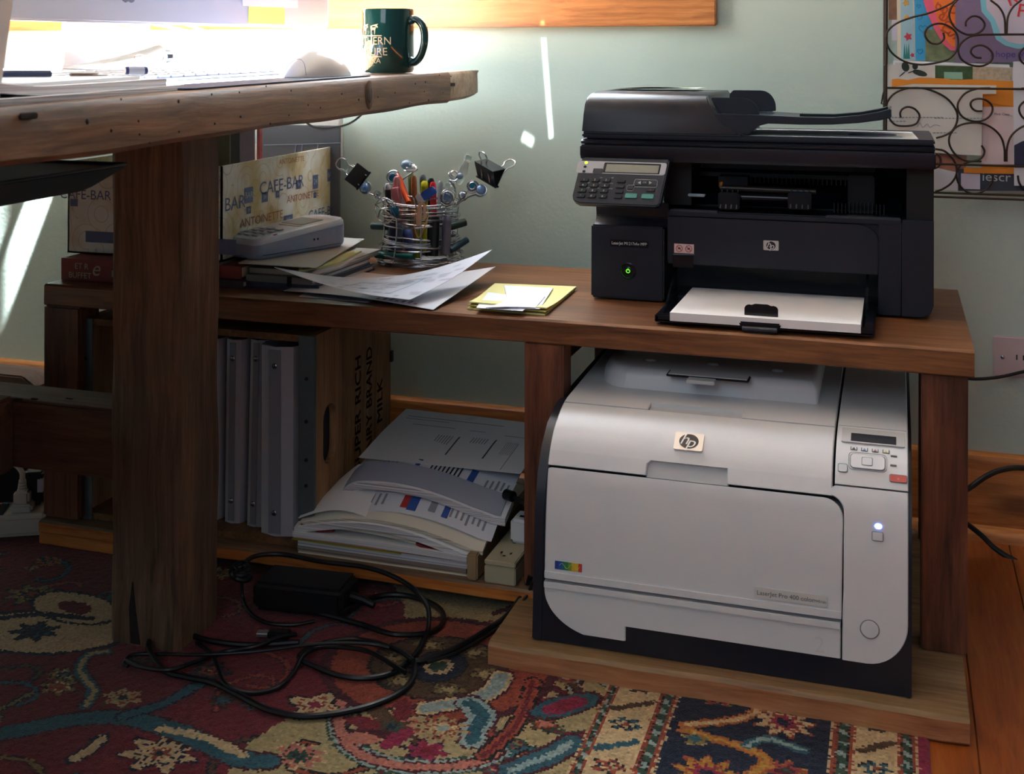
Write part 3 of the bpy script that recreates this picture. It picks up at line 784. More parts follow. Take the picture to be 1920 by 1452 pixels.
# raised output lid
mb = MB()
lz = .3365
l0, l1 = -.378, -.0955; yf = -.452
pts = [(l0 + .03, yf), (l1 - .004, yf), (l1, yf + .004), (l1, -.21), (l0 - .01, -.21)]
for k in range(8): a = R(180 + k * 90 / 7); pts.append((l0 + .03 + .045 * math.cos(a) * .9, yf + .06 + .06 * math.sin(a)))
bm = bmesh.new()
import itertools
lo = [bm.verts.new((x - (.004 if x < -.3 else -.002 if x > -.12 else 0), y - .004 * (y < -.3), .300)) for x, y in pts]
mi = [bm.verts.new((x, y, lz - .010)) for x, y in pts]
cx_, cy_ = -.24, -.33
up = [bm.verts.new((x + (cx_ - x) * .035, y + (cy_ - y) * .05, lz - .001)) for x, y in pts]
up2 = [bm.verts.new((x + (cx_ - x) * .08, y + (cy_ - y) * .11, lz)) for x, y in pts]
for A, B in ((lo, mi), (mi, up), (up, up2)):
    for i in range(len(pts)): j = (i + 1) % len(pts); bm.faces.new([A[i], A[j], B[j], B[i]])
bm.faces.new(up2); bmesh.ops.recalc_face_normals(bm, faces=bm.faces[:])
mb.bm(bm)
for px, py in ((1220, 676), (1337, 684), (1458, 696)):
    p = at(px, py, z=lz); mb.lathe([(.008, 0), (.007, .0018), (.004, .0028), (0, .003)], 1, 16, M=Matrix.Translation((p.x, p.y, lz)) @ Matrix.Diagonal((1, .7, 1, 1)))
mb.obj('output_lid', [WHITE, LGREY], wp, ang=50)
mb = MB(); a_ = at(1252, 700, z=lz); b_ = at(1403, 719, z=lz)
yy = (a_.y + b_.y) / 2
mb.box(a_.x, b_.x, yy - .004, yy + .022, lz - .001, lz + .0016, 1, bev=.0008)
mb.box(a_.x + .002, b_.x - .002, yy - .002, yy + .020, lz, lz + .0024, 0, bev=.0008)
mb.box(a_.x + .030, a_.x + .066, yy - .020, yy - .003, lz - .004, lz + .0008, 2, bev=.0006)
mb.obj('bin_stop', [WHITE, SEAM, GREYW], wp)
# right hand column: body, control panel, top
xk0, xk1 = -.0555, .0155
mb = MB()
rows = []
for i in range(11):
    a = i / 10 * math.pi / 2; rr = .048
    rows.append((.0195 + rr - rr * math.cos(a), xk0 - .001, xk1 - .044 + .044 * math.sin(a)))
rows += [(.10, xk0, xk1)]
for i in range(9):
    a = i / 8 * math.pi / 2; rows.append((.184 + .020 * math.sin(a), xk0 - .024 * (1 - math.cos(a)) * (1 if i else 0), xk1))
rows.append((.2130, -.0665, xk1))
panel(mb, rows, -.012, .003)
panel(mb, [(.306, -.0665, xk1), (.5, -.0665, xk1), (.672, -.0665, xk1)], -.01, .003)
mb.obj('side_column', WHITE, wp)
mb = MB(); panel(mb, [(.2150, -.0665, xk1), (.304, -.0665, xk1)], -.01, .0032)
cp = mb.obj('control_panel', WHITE, wp)
# panel fittings (local millimetres through the surface frame)
mb = MB(); patch(mb, -.0608, .0118, .2690, .2985, .0036, 0, r=.002)
mb.obj('display_bezel', GREYW, cp)
mb = MB(); patch(mb, -.0500, .0020, .2715, .2865, .0047, 0, r=.0006)
mb.obj('display', mat('lcd_dark', '30343c', .25), cp)
mb = MB()
for i, c in enumerate(range(4)):
    M = wframe(-.0461 + .0122 * i, .2612, .0036)
    for a, b in (((-.0034, .0024), (-.0034, -.0024)), ((-.0034, -.0024), (.0034, -.0024)), ((.0034, -.0024), (.0034, .0024))):
        mb.tube([M @ Vector((a[0], a[1], .0002)), M @ Vector((b[0], b[1], .0002))], .00035, 4, seg=5)
    mb.prism([(-.0019, -.0012), (.0019, -.0012), (0, .0022)], 'z', 0, .0004, i, M=M)
mb.obj('toner_icons', [mat('icon_black', '55585c'), mat('icon_cyan', '6fa8d8'), mat('icon_magenta', 'd08090'), mat('icon_yellow', 'd8cc70'), INK], cp)
def rring(mb, M, w_, h_, r, t, mat):
    pts = []
    for cx_, cy_, a0 in ((w_ - r, h_ - r, 0), (-w_ + r, h_ - r, 90), (-w_ + r, -h_ + r, 180), (w_ - r, -h_ + r, 270)):
        for k in range(5): a = R(a0 + k * 22.5); pts.append(M @ Vector((cx_ + r * math.cos(a), cy_ + r * math.sin(a), .0004)))
    mb.tube(pts, t, mat, seg=6, closed=True)
EDGE = mat('button_gap', '7d7f84', .6)
def button(parent, name, x, s, w_, h_, r, m, ring=True, off=.0036, label=None, txt=None, tm=None):
    mb = MB(); M = patch(mb, x - w_, x + w_, s - h_, s + h_, off + .0006, 0, r=r)
    if ring: rring(mb, wframe(x, s, off), w_ + .0005, h_ + .0005, r, .00035, 1)
    if txt: mb.text(txt, h_ * 1.6, M @ Matrix.Translation((0, 0, .0006)), 2)
    o = mb.obj(name, [m, EDGE, tm or EDGE], parent)
    if label: o['label'] = label
    return o
mb = MB(); rring(mb, wframe(-.0300, .2437, .0036), .0215, .0118, .005, .0003, 0); mb.obj('pad_outline', EDGE, cp)
button(cp, 'arrow_pad', -.0300, .2437, .0190, .0092, .004, WHITE)
button(cp, 'ok_button', -.0305, .2437, .0055, .0050, .0015, WHITE, off=.0044)
button(cp, 'back_button', -.0580, .2335, .0048, .0046, .002, WHITE)
button(cp, 'cancel_button', .0045, .2275, .0093, .0040, .002, mat('button_red', 'c06058', .4), label='red cancel button', txt='x', tm=mat('button_red_light', 'e0908a'))
mb = MB(); patch(mb, -.0042, .0030, .2545, .2563, .0038, 0, r=.0006); patch(mb, -.0046, .0026, .2418, .2436, .0038, 0, r=.0006)
mb.obj('indicator_light', mat('indicator_dark', '55565c', .3), cp)
mb = MB(); M = wframe(-.0173, .1738, .0034); mb.lathe([(.0042, 0), (.0038, .0006), (0, .0009)], 0, 20, M=M @ Matrix.Diagonal((1, .75, 1, 1)))
o = mb.obj('power_light', mat('led_blue', '6f8cff', .3, emit=6), wp); o['label'] = 'glowing blue power light'
button(wp, 'power_button', -.0181, .1628, .0056, .0044, .0012, WHITE)
mb = MB(); M = wframe(-.0262, .0585, .0034); mb.lathe([(.0098, 0), (.0098, .0006), (.0092, .0012), (0, .0016)], 0, 28, M=M)
mb.tube([M @ Vector((.0104 * math.cos(R(k * 12)), .0104 * math.sin(R(k * 12)), .0003)) for k in range(30)], .0005, 1, seg=6, closed=True)
mb.obj('round_button', [WHITE, EDGE], wp)
# ================================================================ black multifunction printer on top of the shelf
PF = at(1108, 561, z=ZS).y
def q(px, py, y=None): return at(px, py, y=PF if y is None else y)
bp_ = thing('multifunction_printer', (-.2, PF + .13, ZS), 'black multifunction laser printer with scanner lid and open paper tray on the wooden shelf', 'printer')
bx0, bx1 = q(1108, 500).x, q(1751, 500).x
bdep = PF + .225
zo = q(1400, 398).z      # lower lip of the output opening
zs0, zs1 = q(1400, 306).z, q(1400, 272).z   # scanner base
xm = q(1250, 500).x      # column / door border
xr = q(1690, 500).x
zdoor = q(1257, 494).z
body = MB()
# right pillar and right lower body, rounded lower right corner
body.prism([(xr + .0006, ZS + .004), (bx1 - .014, ZS + .004), (bx1 - .004, ZS + .009), (bx1, ZS + .02), (bx1, zo - .002), (xr + .0006, zo - .002)], 'y', PF, bdep, bev=.001)
xd = q(1647, 450).x      # right limit of the paper bay
body.prism([(xd, ZS + .004), (xr - .0006, ZS + .004), (xr - .0006, zo - .002), (xd, zo - .002)], 'y', PF + .0005, bdep, bev=.0008)
body.box(xm, xd, PF + .09, bdep, ZS + .004, zo - .002)
body.box(xm, xd, PF + .006, PF + .09, zdoor + .004, zo - .004)
body.box(xm, xd, PF + .01, PF + .09, ZS + .004, ZS + .012)
body.obj('body', BLACK, bp_)
# front door: recessed line with rounded corner
mb = MB(); zt = q(1400, 412).z; xq = q(1647, 430).x
pts = [(xm + .002, zdoor), (xq, zdoor)]
for k in range(7): a = R(k * 15); pts.append((xq - .03 + .03 * math.cos(a), zt - .022 + .022 * math.sin(a)))
pts += [(xm + .002, zt)]
mb.prism(pts, 'y', PF - .0018, PF + .006, 0, bev=.0008)
door = mb.obj('front_door', BLACK, bp_)
mb = MB(); mb.prism([(xm + .002, zt + .0014), (xr - .001, zt + .0014), (xr - .001, zo - .003), (xm + .002, zo - .003)], 'y', PF - .001, PF + .02, 0, bev=.0008)
c_ = q(1345, 390).x; d_ = q(1548, 390).x
mb.box(xm + .004, c_, PF, PF + .012, zo - .005, zo, 1, bev=.001).box(d_, xr - .001, PF, PF + .012, zo - .005, zo, 1, bev=.001)
mb.obj('upper_front', [BLACK, mat('black_edge', '3a3c44', .35)], bp_)
p = q(1446, 460); mb = MB(); hp_badge(mb, frame((p.x, PF - .0022, p.z), (1, 0, 0), (0, 0, 1)), .0105, .0068, .0012)
mb.obj('badge', [SILVER, mat('badge_dark', '28242a', .3), mat('badge_white', 'e6e4e2')], door)
# warning sticker with two crossed circles
mb = MB(); p = q(1283, 466); M = frame((p.x, PF - .0019, p.z), (1, 0, 0), (0, 0, 1))
mb.prism([(-.0142, -.0066), (.0142, -.0066), (.0142, .0066), (-.0142, .0066)], 'z', 0, .0004, 0, M=M)
for cx_ in (-.0068, .0068):
    mb.tube([M @ Vector((cx_ + .0045 * math.cos(R(k * 18)), .0045 * math.sin(R(k * 18)), .0006)) for k in range(20)], .00045, 1, seg=5, closed=True)
    mb.tube([M @ Vector((cx_ - .003, .003, .0006)), M @ Vector((cx_ + .003, -.003, .0006))], .00045, 1, seg=5)
    mb.prism([(cx_ - .002, -.0012), (cx_ + .002, -.0012), (cx_ + .001, .0018), (cx_ - .0015, .001)], 'z', .0003, .0005, 2, M=M)
mb.obj('warning_sticker', [mat('sticker_pink', 'd9b9b6', .5), REDINK, INK], door)
# left column with the power button
cx0, cx1 = bx0, q(1245, 500).x
zc = q(1180, 424).z
mb = MB()
mb.box(cx0, cx1, PF, bdep, ZS + .003, zc, 0, bev=.0025)
ztc = q(1180, 385).z
prof = [(PF + .004, zc - .001), (PF + .012, zc + .004), (PF + .016, zc + .012), (PF + .012, ztc + .004), (bdep, ztc + .004), (bdep, zc - .001)]
mb.prism([(a, b) for a, b in prof], 'x', cx0 + .004, cx1 + .004, 0, bev=.001)
colm = mb.obj('left_column', BLACK, bp_)
mb = MB(); p = q(1180, 457); M = frame((p.x, PF - .0006, p.z), (1, 0, 0), (0, 0, 1))
mb.prism([(-.028, -.005), (.028, -.005), (.028, .005), (-.028, .005)], 'z', 0, .0009, 1, M=M)
mb.text('LaserJet M1217nfw MFP', .0062, M @ Matrix.Translation((0, 0, .0007)), 0, sx=.86)
mb.obj('name_plate', [mat('badge_white', 'e6e4e2'), BLACK2], colm)
mb = MB(); p = q(1178, 508); M = frame((p.x, PF - .0004, p.z), (1, 0, 0), (0, 0, 1))
mb.lathe([(.0118, 0), (.0118, .0010), (.0108, .0014), (.0085, -.0012), (.006, -.0018), (.006, .0006), (.0052, .001), (0, .0012)], 0, 30, M=M)
mb.tube([M @ Vector((.0026 * math.cos(R(a)), .0026 * math.sin(R(a)), .0015)) for a in range(120, 421, 20)], .00035, 1, seg=5)
mb.tube([M @ Vector((0, .0010, .0015)), M @ Vector((0, .0036, .0015))], .0004, 1, seg=5)
o = mb.obj('power_button', [BLACK2, mat('led_green', '55e020', emit=3)], colm); o['label'] = 'round power button with green light'
# output opening: cavity, rails, rollers, levers
mb = MB()
zf = zo - .006
mb.box(xm - .002, bx1 - .002, bdep - .012, bdep, zf, zs0 + .002)             # back wall
mb.box(q(1700, 350).x, bx1, PF + .012, bdep, zo - .002, zs0 + .002)           # right pillar top
mb.box(xm - .01, q(1290, 350).x, PF + .03, bdep, ztc, zs0 + .002)
mb.obj('cavity_shell', BLACK3, bp_)
mb = MB()
mb.sheet(lambda u, v: (xm + (xr - .0 - xm) * u, PF + .008 + v * .14, zf + .004 - .012 * math.sin(v * 3.14) + .03 * v * v), 12, 14, .004)
for k in range(14):
    x = q(1560, 380).x + k * .0052
    if x < xr - .02: mb.box(x, x + .0012, PF + .05, PF + .12, zf + .004, zf + .018)
mb.obj('output_bin', BLACK, bp_)
mb = MB(); yi = PF + .075
def zz(py): return q(1400, py, yi).z
def xx(px): return q(px, 350, yi).x
mb.box(xx(1300), xx(1640), yi + .045, yi + .052, zz(322), zz(312), 1, bev=.001)
mb.box(xx(1300), xx(1640), yi + .03, yi + .036, zz(336), zz(328), 0, bev=.001)
for k in range(30):
    x = xx(1345) + (xx(1600) - xx(1345)) * k / 30; mb.box(x, x + .0018, yi + .026, yi + .04, zz(346), zz(330), 0)
mb.box(xx(1345), xx(1400), yi + .01, yi + .02, zz(352), zz(333), 1)
mb.box(xx(1590), xx(1640), yi - .01, yi + .05, zz(390), zz(322), 0, bev=.002)
mb.obj('guide_ribs', [BLACK2, BLACK], bp_)
mb = MB(); y2 = PF + .03
a_, b_ = q(1350, 352, y2), q(1530, 360, y2)
mb.tube([(a_.x, y2, a_.z), (b_.x, y2, b_.z)], .0045, 0, 14)
mb.tube([(a_.x + .02, y2 - .004, a_.z - .012), (b_.x - .03, y2 - .004, a_.z - .012)], .006, 1, 16)
mb.obj('exit_roller', [mat('roller_brown', '2c241c', .35), BLACK2], bp_)
for px, w_ in ((1368, 40), (1500, 44)):
    mb = MB(); l = q(px - w_ / 2, 372, y2 - .012); r_ = q(px + w_ / 2, 372, y2 - .012)
    zb_, zt_ = q(px, 392, y2 - .012).z, q(px, 360, y2 - .012).z
    mb.box(l.x, r_.x, y2 - .022, y2 + .008, zb_, zt_, 0, bev=.002)
    for k in range(4): x = l.x + (r_.x - l.x) * (k + .5) / 4; mb.prism([(y2 - .026, zb_ + .002), (y2 - .006, zb_ + .002), (y2 - .008, zt_ + .003)], 'x', x - .0009, x + .0009, 1)
    mb.obj('exit_lever', [BLACK2, mat('lever_grey', '3f434b', .3)], bp_)
mb = MB(); p = q(1352, 346, y2); mb.tube([p + Vector((0, 0, -.004)), p + Vector((0, 0, .004))], .0035, 0, 12)
o = mb.obj('brass_bushing', mat('brass', 'b07a38', .3, metal=.8), bp_)
mb = MB(); p = q(1306, 366, PF + .012)
mb.prism([(p.x - .013, 0.003), (p.x + .013, .003), (p.x + .008, -.004), (p.x - .008, -.004)], 'z', p.z - .0006, p.z + .002, 0, M=Matrix.Translation((0, PF + .012, 0)), bev=.0008)
mb.box(p.x - .012, p.x + .012, PF + .008, PF + .014, p.z - .002, p.z + .0015, 0, bev=.001)
mb.obj('status_window', mat('window_pale', '9fb0ba', .25), bp_)
# scanner base
sx0, sx1 = q(1087, 280, PF - .025).x, q(1755, 290, PF - .025).x
YS = PF - .025
za_, zb_, zc_ = q(1400, 309, YS).z, q(1400, 279, YS).z, q(1400, 268, YS).z
mb = MB()
mb.prism([(YS + .005, za_), (bdep, za_), (bdep, zb_), (YS, zb_), (YS, za_ + .008)], 'x', sx0, sx1, 0, bev=.002)
mb.prism([(YS + .003, zb_ + .0012), (bdep, zb_ + .0012), (bdep, zc_), (YS + .006, zc_), (YS + .001, zc_ - .003)], 'x', sx0 + .001, sx1 - .001, 0, bev=.0008)
mb.box(sx0 + .006, sx1 - .006, YS + .008, bdep - .004, zb_ - .001, zb_ + .002, 1)
mb.obj('scanner_base', [BLACK, SEAM], bp_)
# lid
zd = q(1400, 256, YS).z
mb = MB(); mb.box(sx0 + .002, sx1 - .001, YS + .004, bdep - .005, zc_ + .0018, zd, 0, bev=.002)
mb.box(sx0 + .008, sx1 - .008, YS + .012, bdep - .01, zc_ - .001, zc_ + .004, 1)
lid = mb.obj('scanner_lid', [BLACK, SEAM], bp_)
# document feeder block, curving in at the top, with the sloped right end
xa0 = q(1090, 250, YS).x; zt2 = q(1100, 170, YS + .10).z
fe = MB(); yb = bdep - .012
secs = []
xend = q(1345, 210, YS).x
prof = [(YS + .001, zd), (YS + .003, zd + (zt2 - zd) * .45), (YS + .007, zd + (zt2 - zd) * .72), (YS + .018, zd + (zt2 - zd) * .9), (YS + .036, zt2 - .002), (YS + .06, zt2), (yb - .004, zt2), (yb, zt2 - .004), (yb, zd)]
def endx(z):   # right end slants outward towards the bottom
    t = (z - zd) / (zt2 - zd); return xend - .016 + (.052) * (1 - t) ** 2.0
vs = []; n = len(prof)
for y, z in prof: vs.append((xa0 + (.004 if z > zd + .04 else 0), y, z))
for y, z in prof: vs.append((endx(z), y, z))
fs = [[i, i + n, (i + 1) % n + n, (i + 1) % n] for i in range(n)] + [list(range(n)), [k + n for k in range(n)][::-1]]
bm = bmesh.new(); V = [bm.verts.new(v) for v in vs]
for f in fs: bm.faces.new([V[i] for i in f])
bmesh.ops.recalc_face_normals(bm, faces=bm.faces[:]); bmesh.ops.bevel(bm, geom=[e for e in bm.edges if e.calc_face_angle(0) > .9], offset=.0025, segments=2, affect='EDGES')
fe.bm(bm); feed = fe.obj('feeder_cover', BLACK, bp_, ang=50)
# feeder arm and input tray
tip = q(1672, 214, YS + .02); ax0 = q(1338, 222, YS).x
yF, yB = YS + .002, YS + .175
pts_t = [(1338, 213), (1425, 216), (1500, 220), (1560, 221), (1610, 217), (1650, 210), (1671, 204)]
pts_b = [(1672, 221), (1650, 226), (1610, 231), (1560, 234), (1500, 234), (1440, 232), (1424, 236), (1412, 244), (1405, 252), (1392, 252), (1372, 246), (1352, 232)]
top_ = [q(a, b, yF) for a, b in pts_t]; bot_ = [q(a, b, yF) for a, b in pts_b]
mb = MB(); mb.prism([(p.x, p.z) for p in top_ + bot_], 'y', yF, yF + .012, 0, bev=.0012)
mb.obj('tray_arm', BLACK, feed)
mb = MB()
def trz(x):
    xs = [p.x for p in top_]; zs_ = [p.z for p in top_]
    return float(np.interp(x, xs, zs_))
L0, L1 = top_[0].x - .02, top_[-1].x
mb.sheet(lambda u, v: (L0 + (L1 - L0) * u, yF + .008 + (yB - yF - .008) * (v if u < .9 else .06 + v * .88), trz(L0 + (L1 - L0) * u) - .0016), 30, 8, .007)
# raised long rib on the tray
s0x, s1x = q(1500, 208, YS + .07).x, q(1665, 206, YS + .07).x
mb.sheet(lambda u, v: (s0x + (s1x - s0x) * u, YS + .065 + v * .03, trz(s0x + (s1x - s0x) * u) + .0022), 20, 2, .005, 1)
mb.obj('input_tray', [BLACK, mat('black_gloss_plastic', '101218')], feed)
for (a, b, yy_) in (((1328, 1424), (214, 183), YS + .035), ((1368, 1455), (202, 169), YS + .145)):
    l, r_ = q(a[0], b[0], yy_), q(a[1], b[0], yy_); ztp = q(a[0], b[1], yy_).z; zbt = l.z - .004
    W_ = r_.x - l.x; h_ = ztp - zbt
    pts = [(l.x, zbt), (r_.x, zbt)] + [(r_.x - W_ * .32 + W_ * .32 * math.cos(R(k * 15)), ztp - h_ * .85 + h_ * .85 * math.sin(R(k * 15))) for k in range(7)] + [(l.x + W_ * .08, ztp), (l.x, ztp - h_ * .2)]
    mb = MB(); mb.prism(pts, 'y', yy_ - .0015, yy_ + .0015, 0, bev=.0008)
    mb.box(l.x, r_.x - .004, yy_ - .006, yy_ + .012, zbt - .001, zbt + .003, 0, bev=.001)
    mb.obj('document_guide', BLACK, feed)
# control panel: thin tilted slab hanging over the left column
A = q(1092, 296, PF - .03); B = q(1254, 298, PF - .03); Cc = q(1068, 378, PF - .058); Dd = q(1238, 390, PF - .058)
ux = (B - A).normalized(); up_ = ((A + B) / 2 - (Cc + Dd) / 2)
W2 = (B.x - A.x + Dd.x - Cc.x) / 4; H2 = up_.length / 2
Mp = frame((A + B + Cc + Dd) / 4, (1, 0, 0), up_)
sh_ = ((A.x + B.x) / 2 - (Cc.x + Dd.x) / 2) / (2 * H2)      # panel outline leans: shear in x
Sh = Matrix(((1, sh_, 0, 0), (0, 1, 0, 0), (0, 0, 1, 0), (0, 0, 0, 1)))
Mc = Mp @ Sh
mb = MB(M=Mc)
r = .006
pts = [(W2, H2), (-W2 + .003, H2), (-W2, H2 - .003), (-W2, -H2 + .012), (-W2 + .003, -H2 + .004), (-W2 + .012, -H2), (W2 - .004, -H2), (W2, -H2 + .004)]
mb.prism(pts, 'z', -.014, 0, 0, bev=.0018)
cpan = mb.obj('control_panel', BLACK, bp_)
def cpos(px, py):
    """photo position -> panel coordinates (the panel's own plane)"""
    u = Mc.inverted(); c0 = Vector((0, -D, H)); d = (at(px, py, y=PF) - c0)
    nrm = Mp.to_3x3() @ Vector((0, 0, 1)); t = (Mp.translation - c0).dot(nrm) / d.dot(nrm)
    l = u @ (c0 + d * t); return l.x, l.y
def cz(x, y): return (1060 + x / 9.6, 280 + y / 9.6)
def rrect(w_, h_, r, cx_=0, cy_=0):
    pts = []
    for a_, b_, a0 in ((w_ - r, h_ - r, 0), (-w_ + r, h_ - r, 90), (-w_ + r, -h_ + r, 180), (w_ - r, -h_ + r, 270)):
        for k in range(5): a = R(a0 + k * 22.5); pts.append((cx_ + a_ + r * math.cos(a), cy_ + b_ + r * math.sin(a)))
    return pts
def pbox(name, x0, y0, x1, y1, z1, m, r=.0012, par=None, txt=None, tm=None, ts=1, shear=0):
    ax, ay = cpos(*cz(x0, y0)); bx_, by_ = cpos(*cz(x1, y1)); cx_, cy_ = (ax + bx_) / 2, (ay + by_) / 2
    mb = MB(M=Mc); mb.prism(rrect(abs(bx_ - ax) / 2, abs(by_ - ay) / 2, min(r, abs(by_ - ay) / 2.1), cx_, cy_), 'z', -.0005, z1, 0, bev=.0003)
    if txt: mb.text(txt, abs(by_ - ay) * .8 * ts, Matrix.Translation((cx_, cy_, z1)), 1)
    return mb.obj(name, [m, tm or PAPER], par or cpan)
pbox('display_frame', 240, 205, 1790, 475, .0006, mat('panel_silver', 'a9abb2', .35, metal=.4), .004)
pbox('display_surround', 710, 240, 1690, 455, .0010, BLACK2, .0015)
pbox('display', 750, 270, 1665, 440, .0014, mat('lcd_grey', '9b9f92', .3), .0006)
for i, (x, y, m) in enumerate(((378, 243, mat('led_lime', 'b8e020', emit=2.5)), (358, 318, BLACK2), (336, 400, BLACK2))):
    pbox('indicator_light', x - 22, y - 22, x + 22, y + 22, .0012, m, .002)
pbox('mode_button', 512, 350, 665, 435, .0018, mat('button_dark', '34363e', .4))
for i, t in enumerate('123456789*0#'):
    r_, c = divmod(i, 3)
    x = [345, 540, 740][c] - 22 * r_; y = 555 + 96 * r_ + c * 5
    pbox('number_key', x - 68, y - 30, x + 68, y + 34, .0030, mat('key_black', '16171b', .3), .0015, txt=t, ts=1.1)
for r_ in range(4):
    x, y = 1010 - 20 * r_, 578 + 94 * r_
    pbox('function_key', x - 68, y - 28, x + 68, y + 34, .0030, mat('key_black', '16171b'), .0015, txt=['a', 'D', 'C', 'c'][r_] if False else None)
pbox('arrow_pad', 1255, 560, 1640, 668, .0012, mat('button_dark', '34363e'), .0015)
pbox('ok_button', 1375, 572, 1495, 645, .0022, mat('key_black', '16171b'), .0015, txt='OK', ts=.9, tm=mat('key_grey_ink', '8fa0aa'))
pbox('back_button', 1120, 668, 1218, 732, .0022, mat('key_black', '16171b'), .0015)
pbox('cancel_button', 1468, 705, 1608, 770, .0026, mat('key_black', '16171b'), .0015, txt='x', tm=mat('key_red_ink', 'c07860'))
TEAL = mat('button_teal', '4f9a92', .4)
for x in (1188, 1483):
    o = pbox('start_button', x - 100, 800 + (x > 1300) * 10, x + 100, 890 + (x > 1300) * 12, .0026, TEAL, .0015); o['label'] = 'teal start button'
mb = MB(M=Mc)
P_ = lambda x, y: Vector((*cpos(*cz(x, y)), .0006))
mb.tube([P_(*p) for p in ((1250, 660), (1235, 640), (1245, 570), (1270, 545), (1630, 558), (1660, 580), (1650, 660), (1625, 688), (1250, 680), (1235, 700), (1222, 735), (1200, 750), (1125, 745), (1103, 725), (1115, 665), (1140, 650), (1215, 652), (1235, 640))], .0004, 0, seg=5)
for s_, x in ((-1, 1335), (1, 1535)):
    a = cpos(*cz(x - s_ * 25, 580)); b = cpos(*cz(x - s_ * 25, 635)); c = cpos(*cz(x + s_ * 30, 610))
    mb.prism([a, b, c] if s_ > 0 else [a, b, c], 'z', .0012, .0016, 0)
# small letters above the keys
for t, x, y in (('abc', 650, 512), ('def', 848, 516), ('ghi', 425, 602), ('jkl', 622, 606), ('mno', 830, 612), ('pqrs', 415, 692), ('tuv', 600, 698), ('wxyz', 820, 708)):
    l = cpos(*cz(x, y)); mb.text(t, .0028, Matrix.Translation((l[0], l[1], .0002)), 0)
mb.obj('panel_markings', [mat('panel_ink_pale', 'bfc2c6', .5)], cpan)
# open paper tray
tl, trr = at(1228, 600, z=ZS + .006), at(1640, 630, z=ZS + .006)
ty = (tl.y + trr.y) / 2; tx0, tx1 = tl.x, trr.x
mb = MB()
mb.box(tx0, tx1, ty, PF + .05, ZS + .004, ZS + .0085, 0, bev=.001)
mb.box(tx0, tx1, ty, ty + .009, ZS + .004, ZS + .0145, 0, bev=.002)
mb.box(tx0, tx0 + .005, ty, PF + .05, ZS + .004, ZS + .013, 0, bev=.001)
mb.box(tx1 - .012, tx1, ty + .004, PF - .002, ZS + .004, ZS + .021, 0, bev=.002)
for k in range(24):
    x = tx0 + .012 + k * .011
    mb.box(x, x + .0012, ty + .008, ty + .02, ZS + .008, ZS + .0125, 0)
tray_o = mb.obj('paper_tray', BLACK2, bp_)
# stop with handle
p = at(1429, 600, z=ZS + .012); hx = p.x
mb = MB()
mb.prism([(hx - .0215, ZS + .010), (hx + .0215, ZS + .010), (hx + .0215, ZS + .030), (hx + .017, ZS + .0335), (hx + .012, ZS + .0325), (hx + .009, ZS + .0345), (hx - .009, ZS + .0345), (hx - .012, ZS + .0325), (hx - .017, ZS + .0335), (hx - .0215, ZS + .030)], 'y', ty + .006, ty + .010, 0, bev=.001)
mb.prism([(hx - .027, ZS + .014), (hx + .027, ZS + .014), (hx + .024, ZS + .004), (hx + .018, ZS + .0005), (hx - .018, ZS + .0005), (hx - .024, ZS + .004)], 'y', ty - .010, ty + .002, 0, bev=.002)
mb.tube([(hx - .022, ty - .011, ZS + .006), (hx + .022, ty - .011, ZS + .006)], .003, 1, 10)
mb.obj('paper_stop', [BLACK2, mat('handle_grey', '3d4048', .25)], tray_o)
# bay fittings
mb = MB(); zt_ = zdoor
p = q(1268, 480); mb.box(q(1262, 480).x, q(1300, 480).x, PF - .004, PF + .01, q(1262, 500).z, q(1262, 476).z, 0, bev=.001)
mb.tube([q(1262, 477, PF - .004), q(1302, 478, PF - .004)], .0012, 1, 8)
mb.prism([(PF - .06, ZS + .012), (PF + .02, ZS + .012), (PF + .02, ZS + .05), (PF - .02, ZS + .035)], 'x', q(1262, 560).x, q(1262, 560).x + .003, 0)
mb.prism([(PF - .055, ZS + .012), (PF + .02, ZS + .012), (PF + .02, ZS + .055), (PF - .012, ZS + .04)], 'x', tx1 - .014, tx1 - .010, 0)
mb.obj('tray_hinge', [BLACK2, mat('lever_grey', '3f434b')], bp_)

# sheets lying in the tray, on the lid and on the feeder
def stack(name, corners, th, label, cat, m=PAPER, lines=0, group=None, dz=0):
    """a block of sheets from four floor-plane corners (front left, front right, back right, back left)"""
    a, b, c, d = [Vector(v) for v in corners]
    def fn(u, v): return (a * (1 - u) + b * u) * (1 - v) + (d * (1 - u) + c * u) * v + Vector((0, 0, th))
    mb = MB(); mb.sheet(fn, 6, 6, th)
    return mb.obj(name, m, label=label, cat=cat, group=group)
zp = ZS + .0086; zp2 = zp + .011
cs = [at(1256, 586, z=zp2), at(1614, 609, z=zp2)]
fl_, fr_ = cs
stack('printer_paper', [(fl_.x, fl_.y, zp), (fr_.x, fr_.y, zp), (fr_.x, PF + .035, zp), (fl_.x, PF + .035, zp)], .011, 'thick stack of blank white sheets in the open tray of the black printer', 'paper stack')
mb = MB(); a_, b_ = at(1722, 262, z=zd), at(1700, 236, z=zd)
xL_ = at(1415, 250, z=zd).x - .04
mb.sheet(lambda u, v: (xL_ + (a_.x - xL_) * u - .006 * v, YS + .012 + v * .17, zd + .0012), 10, 4, .0009)
Mz = frame((q(1636, 243, YS + .1).x, YS + .075, zd + .0013), (1, 0, 0), (0, 1, 0))
mb.tube([Mz @ Vector((.032 * math.cos(R(k * 12)), .020 * math.sin(R(k * 12)), .0002)) for k in range(30)], .0009, 1, 4, closed=True)
mb.box(-.03, .04, -.036, -.034, 0, .0004, 1, M=Mz)
mb.obj('letter_sheet', [PAPER, mat('ink_violet', '6a6a8c', .7)], label='white letter with an oval stamp lying on the flat scanner lid under the feeder tray', cat='paper')
mb = MB(); a_ = at(1145, 168, z=zt2); b_ = at(1298, 172, z=zt2)
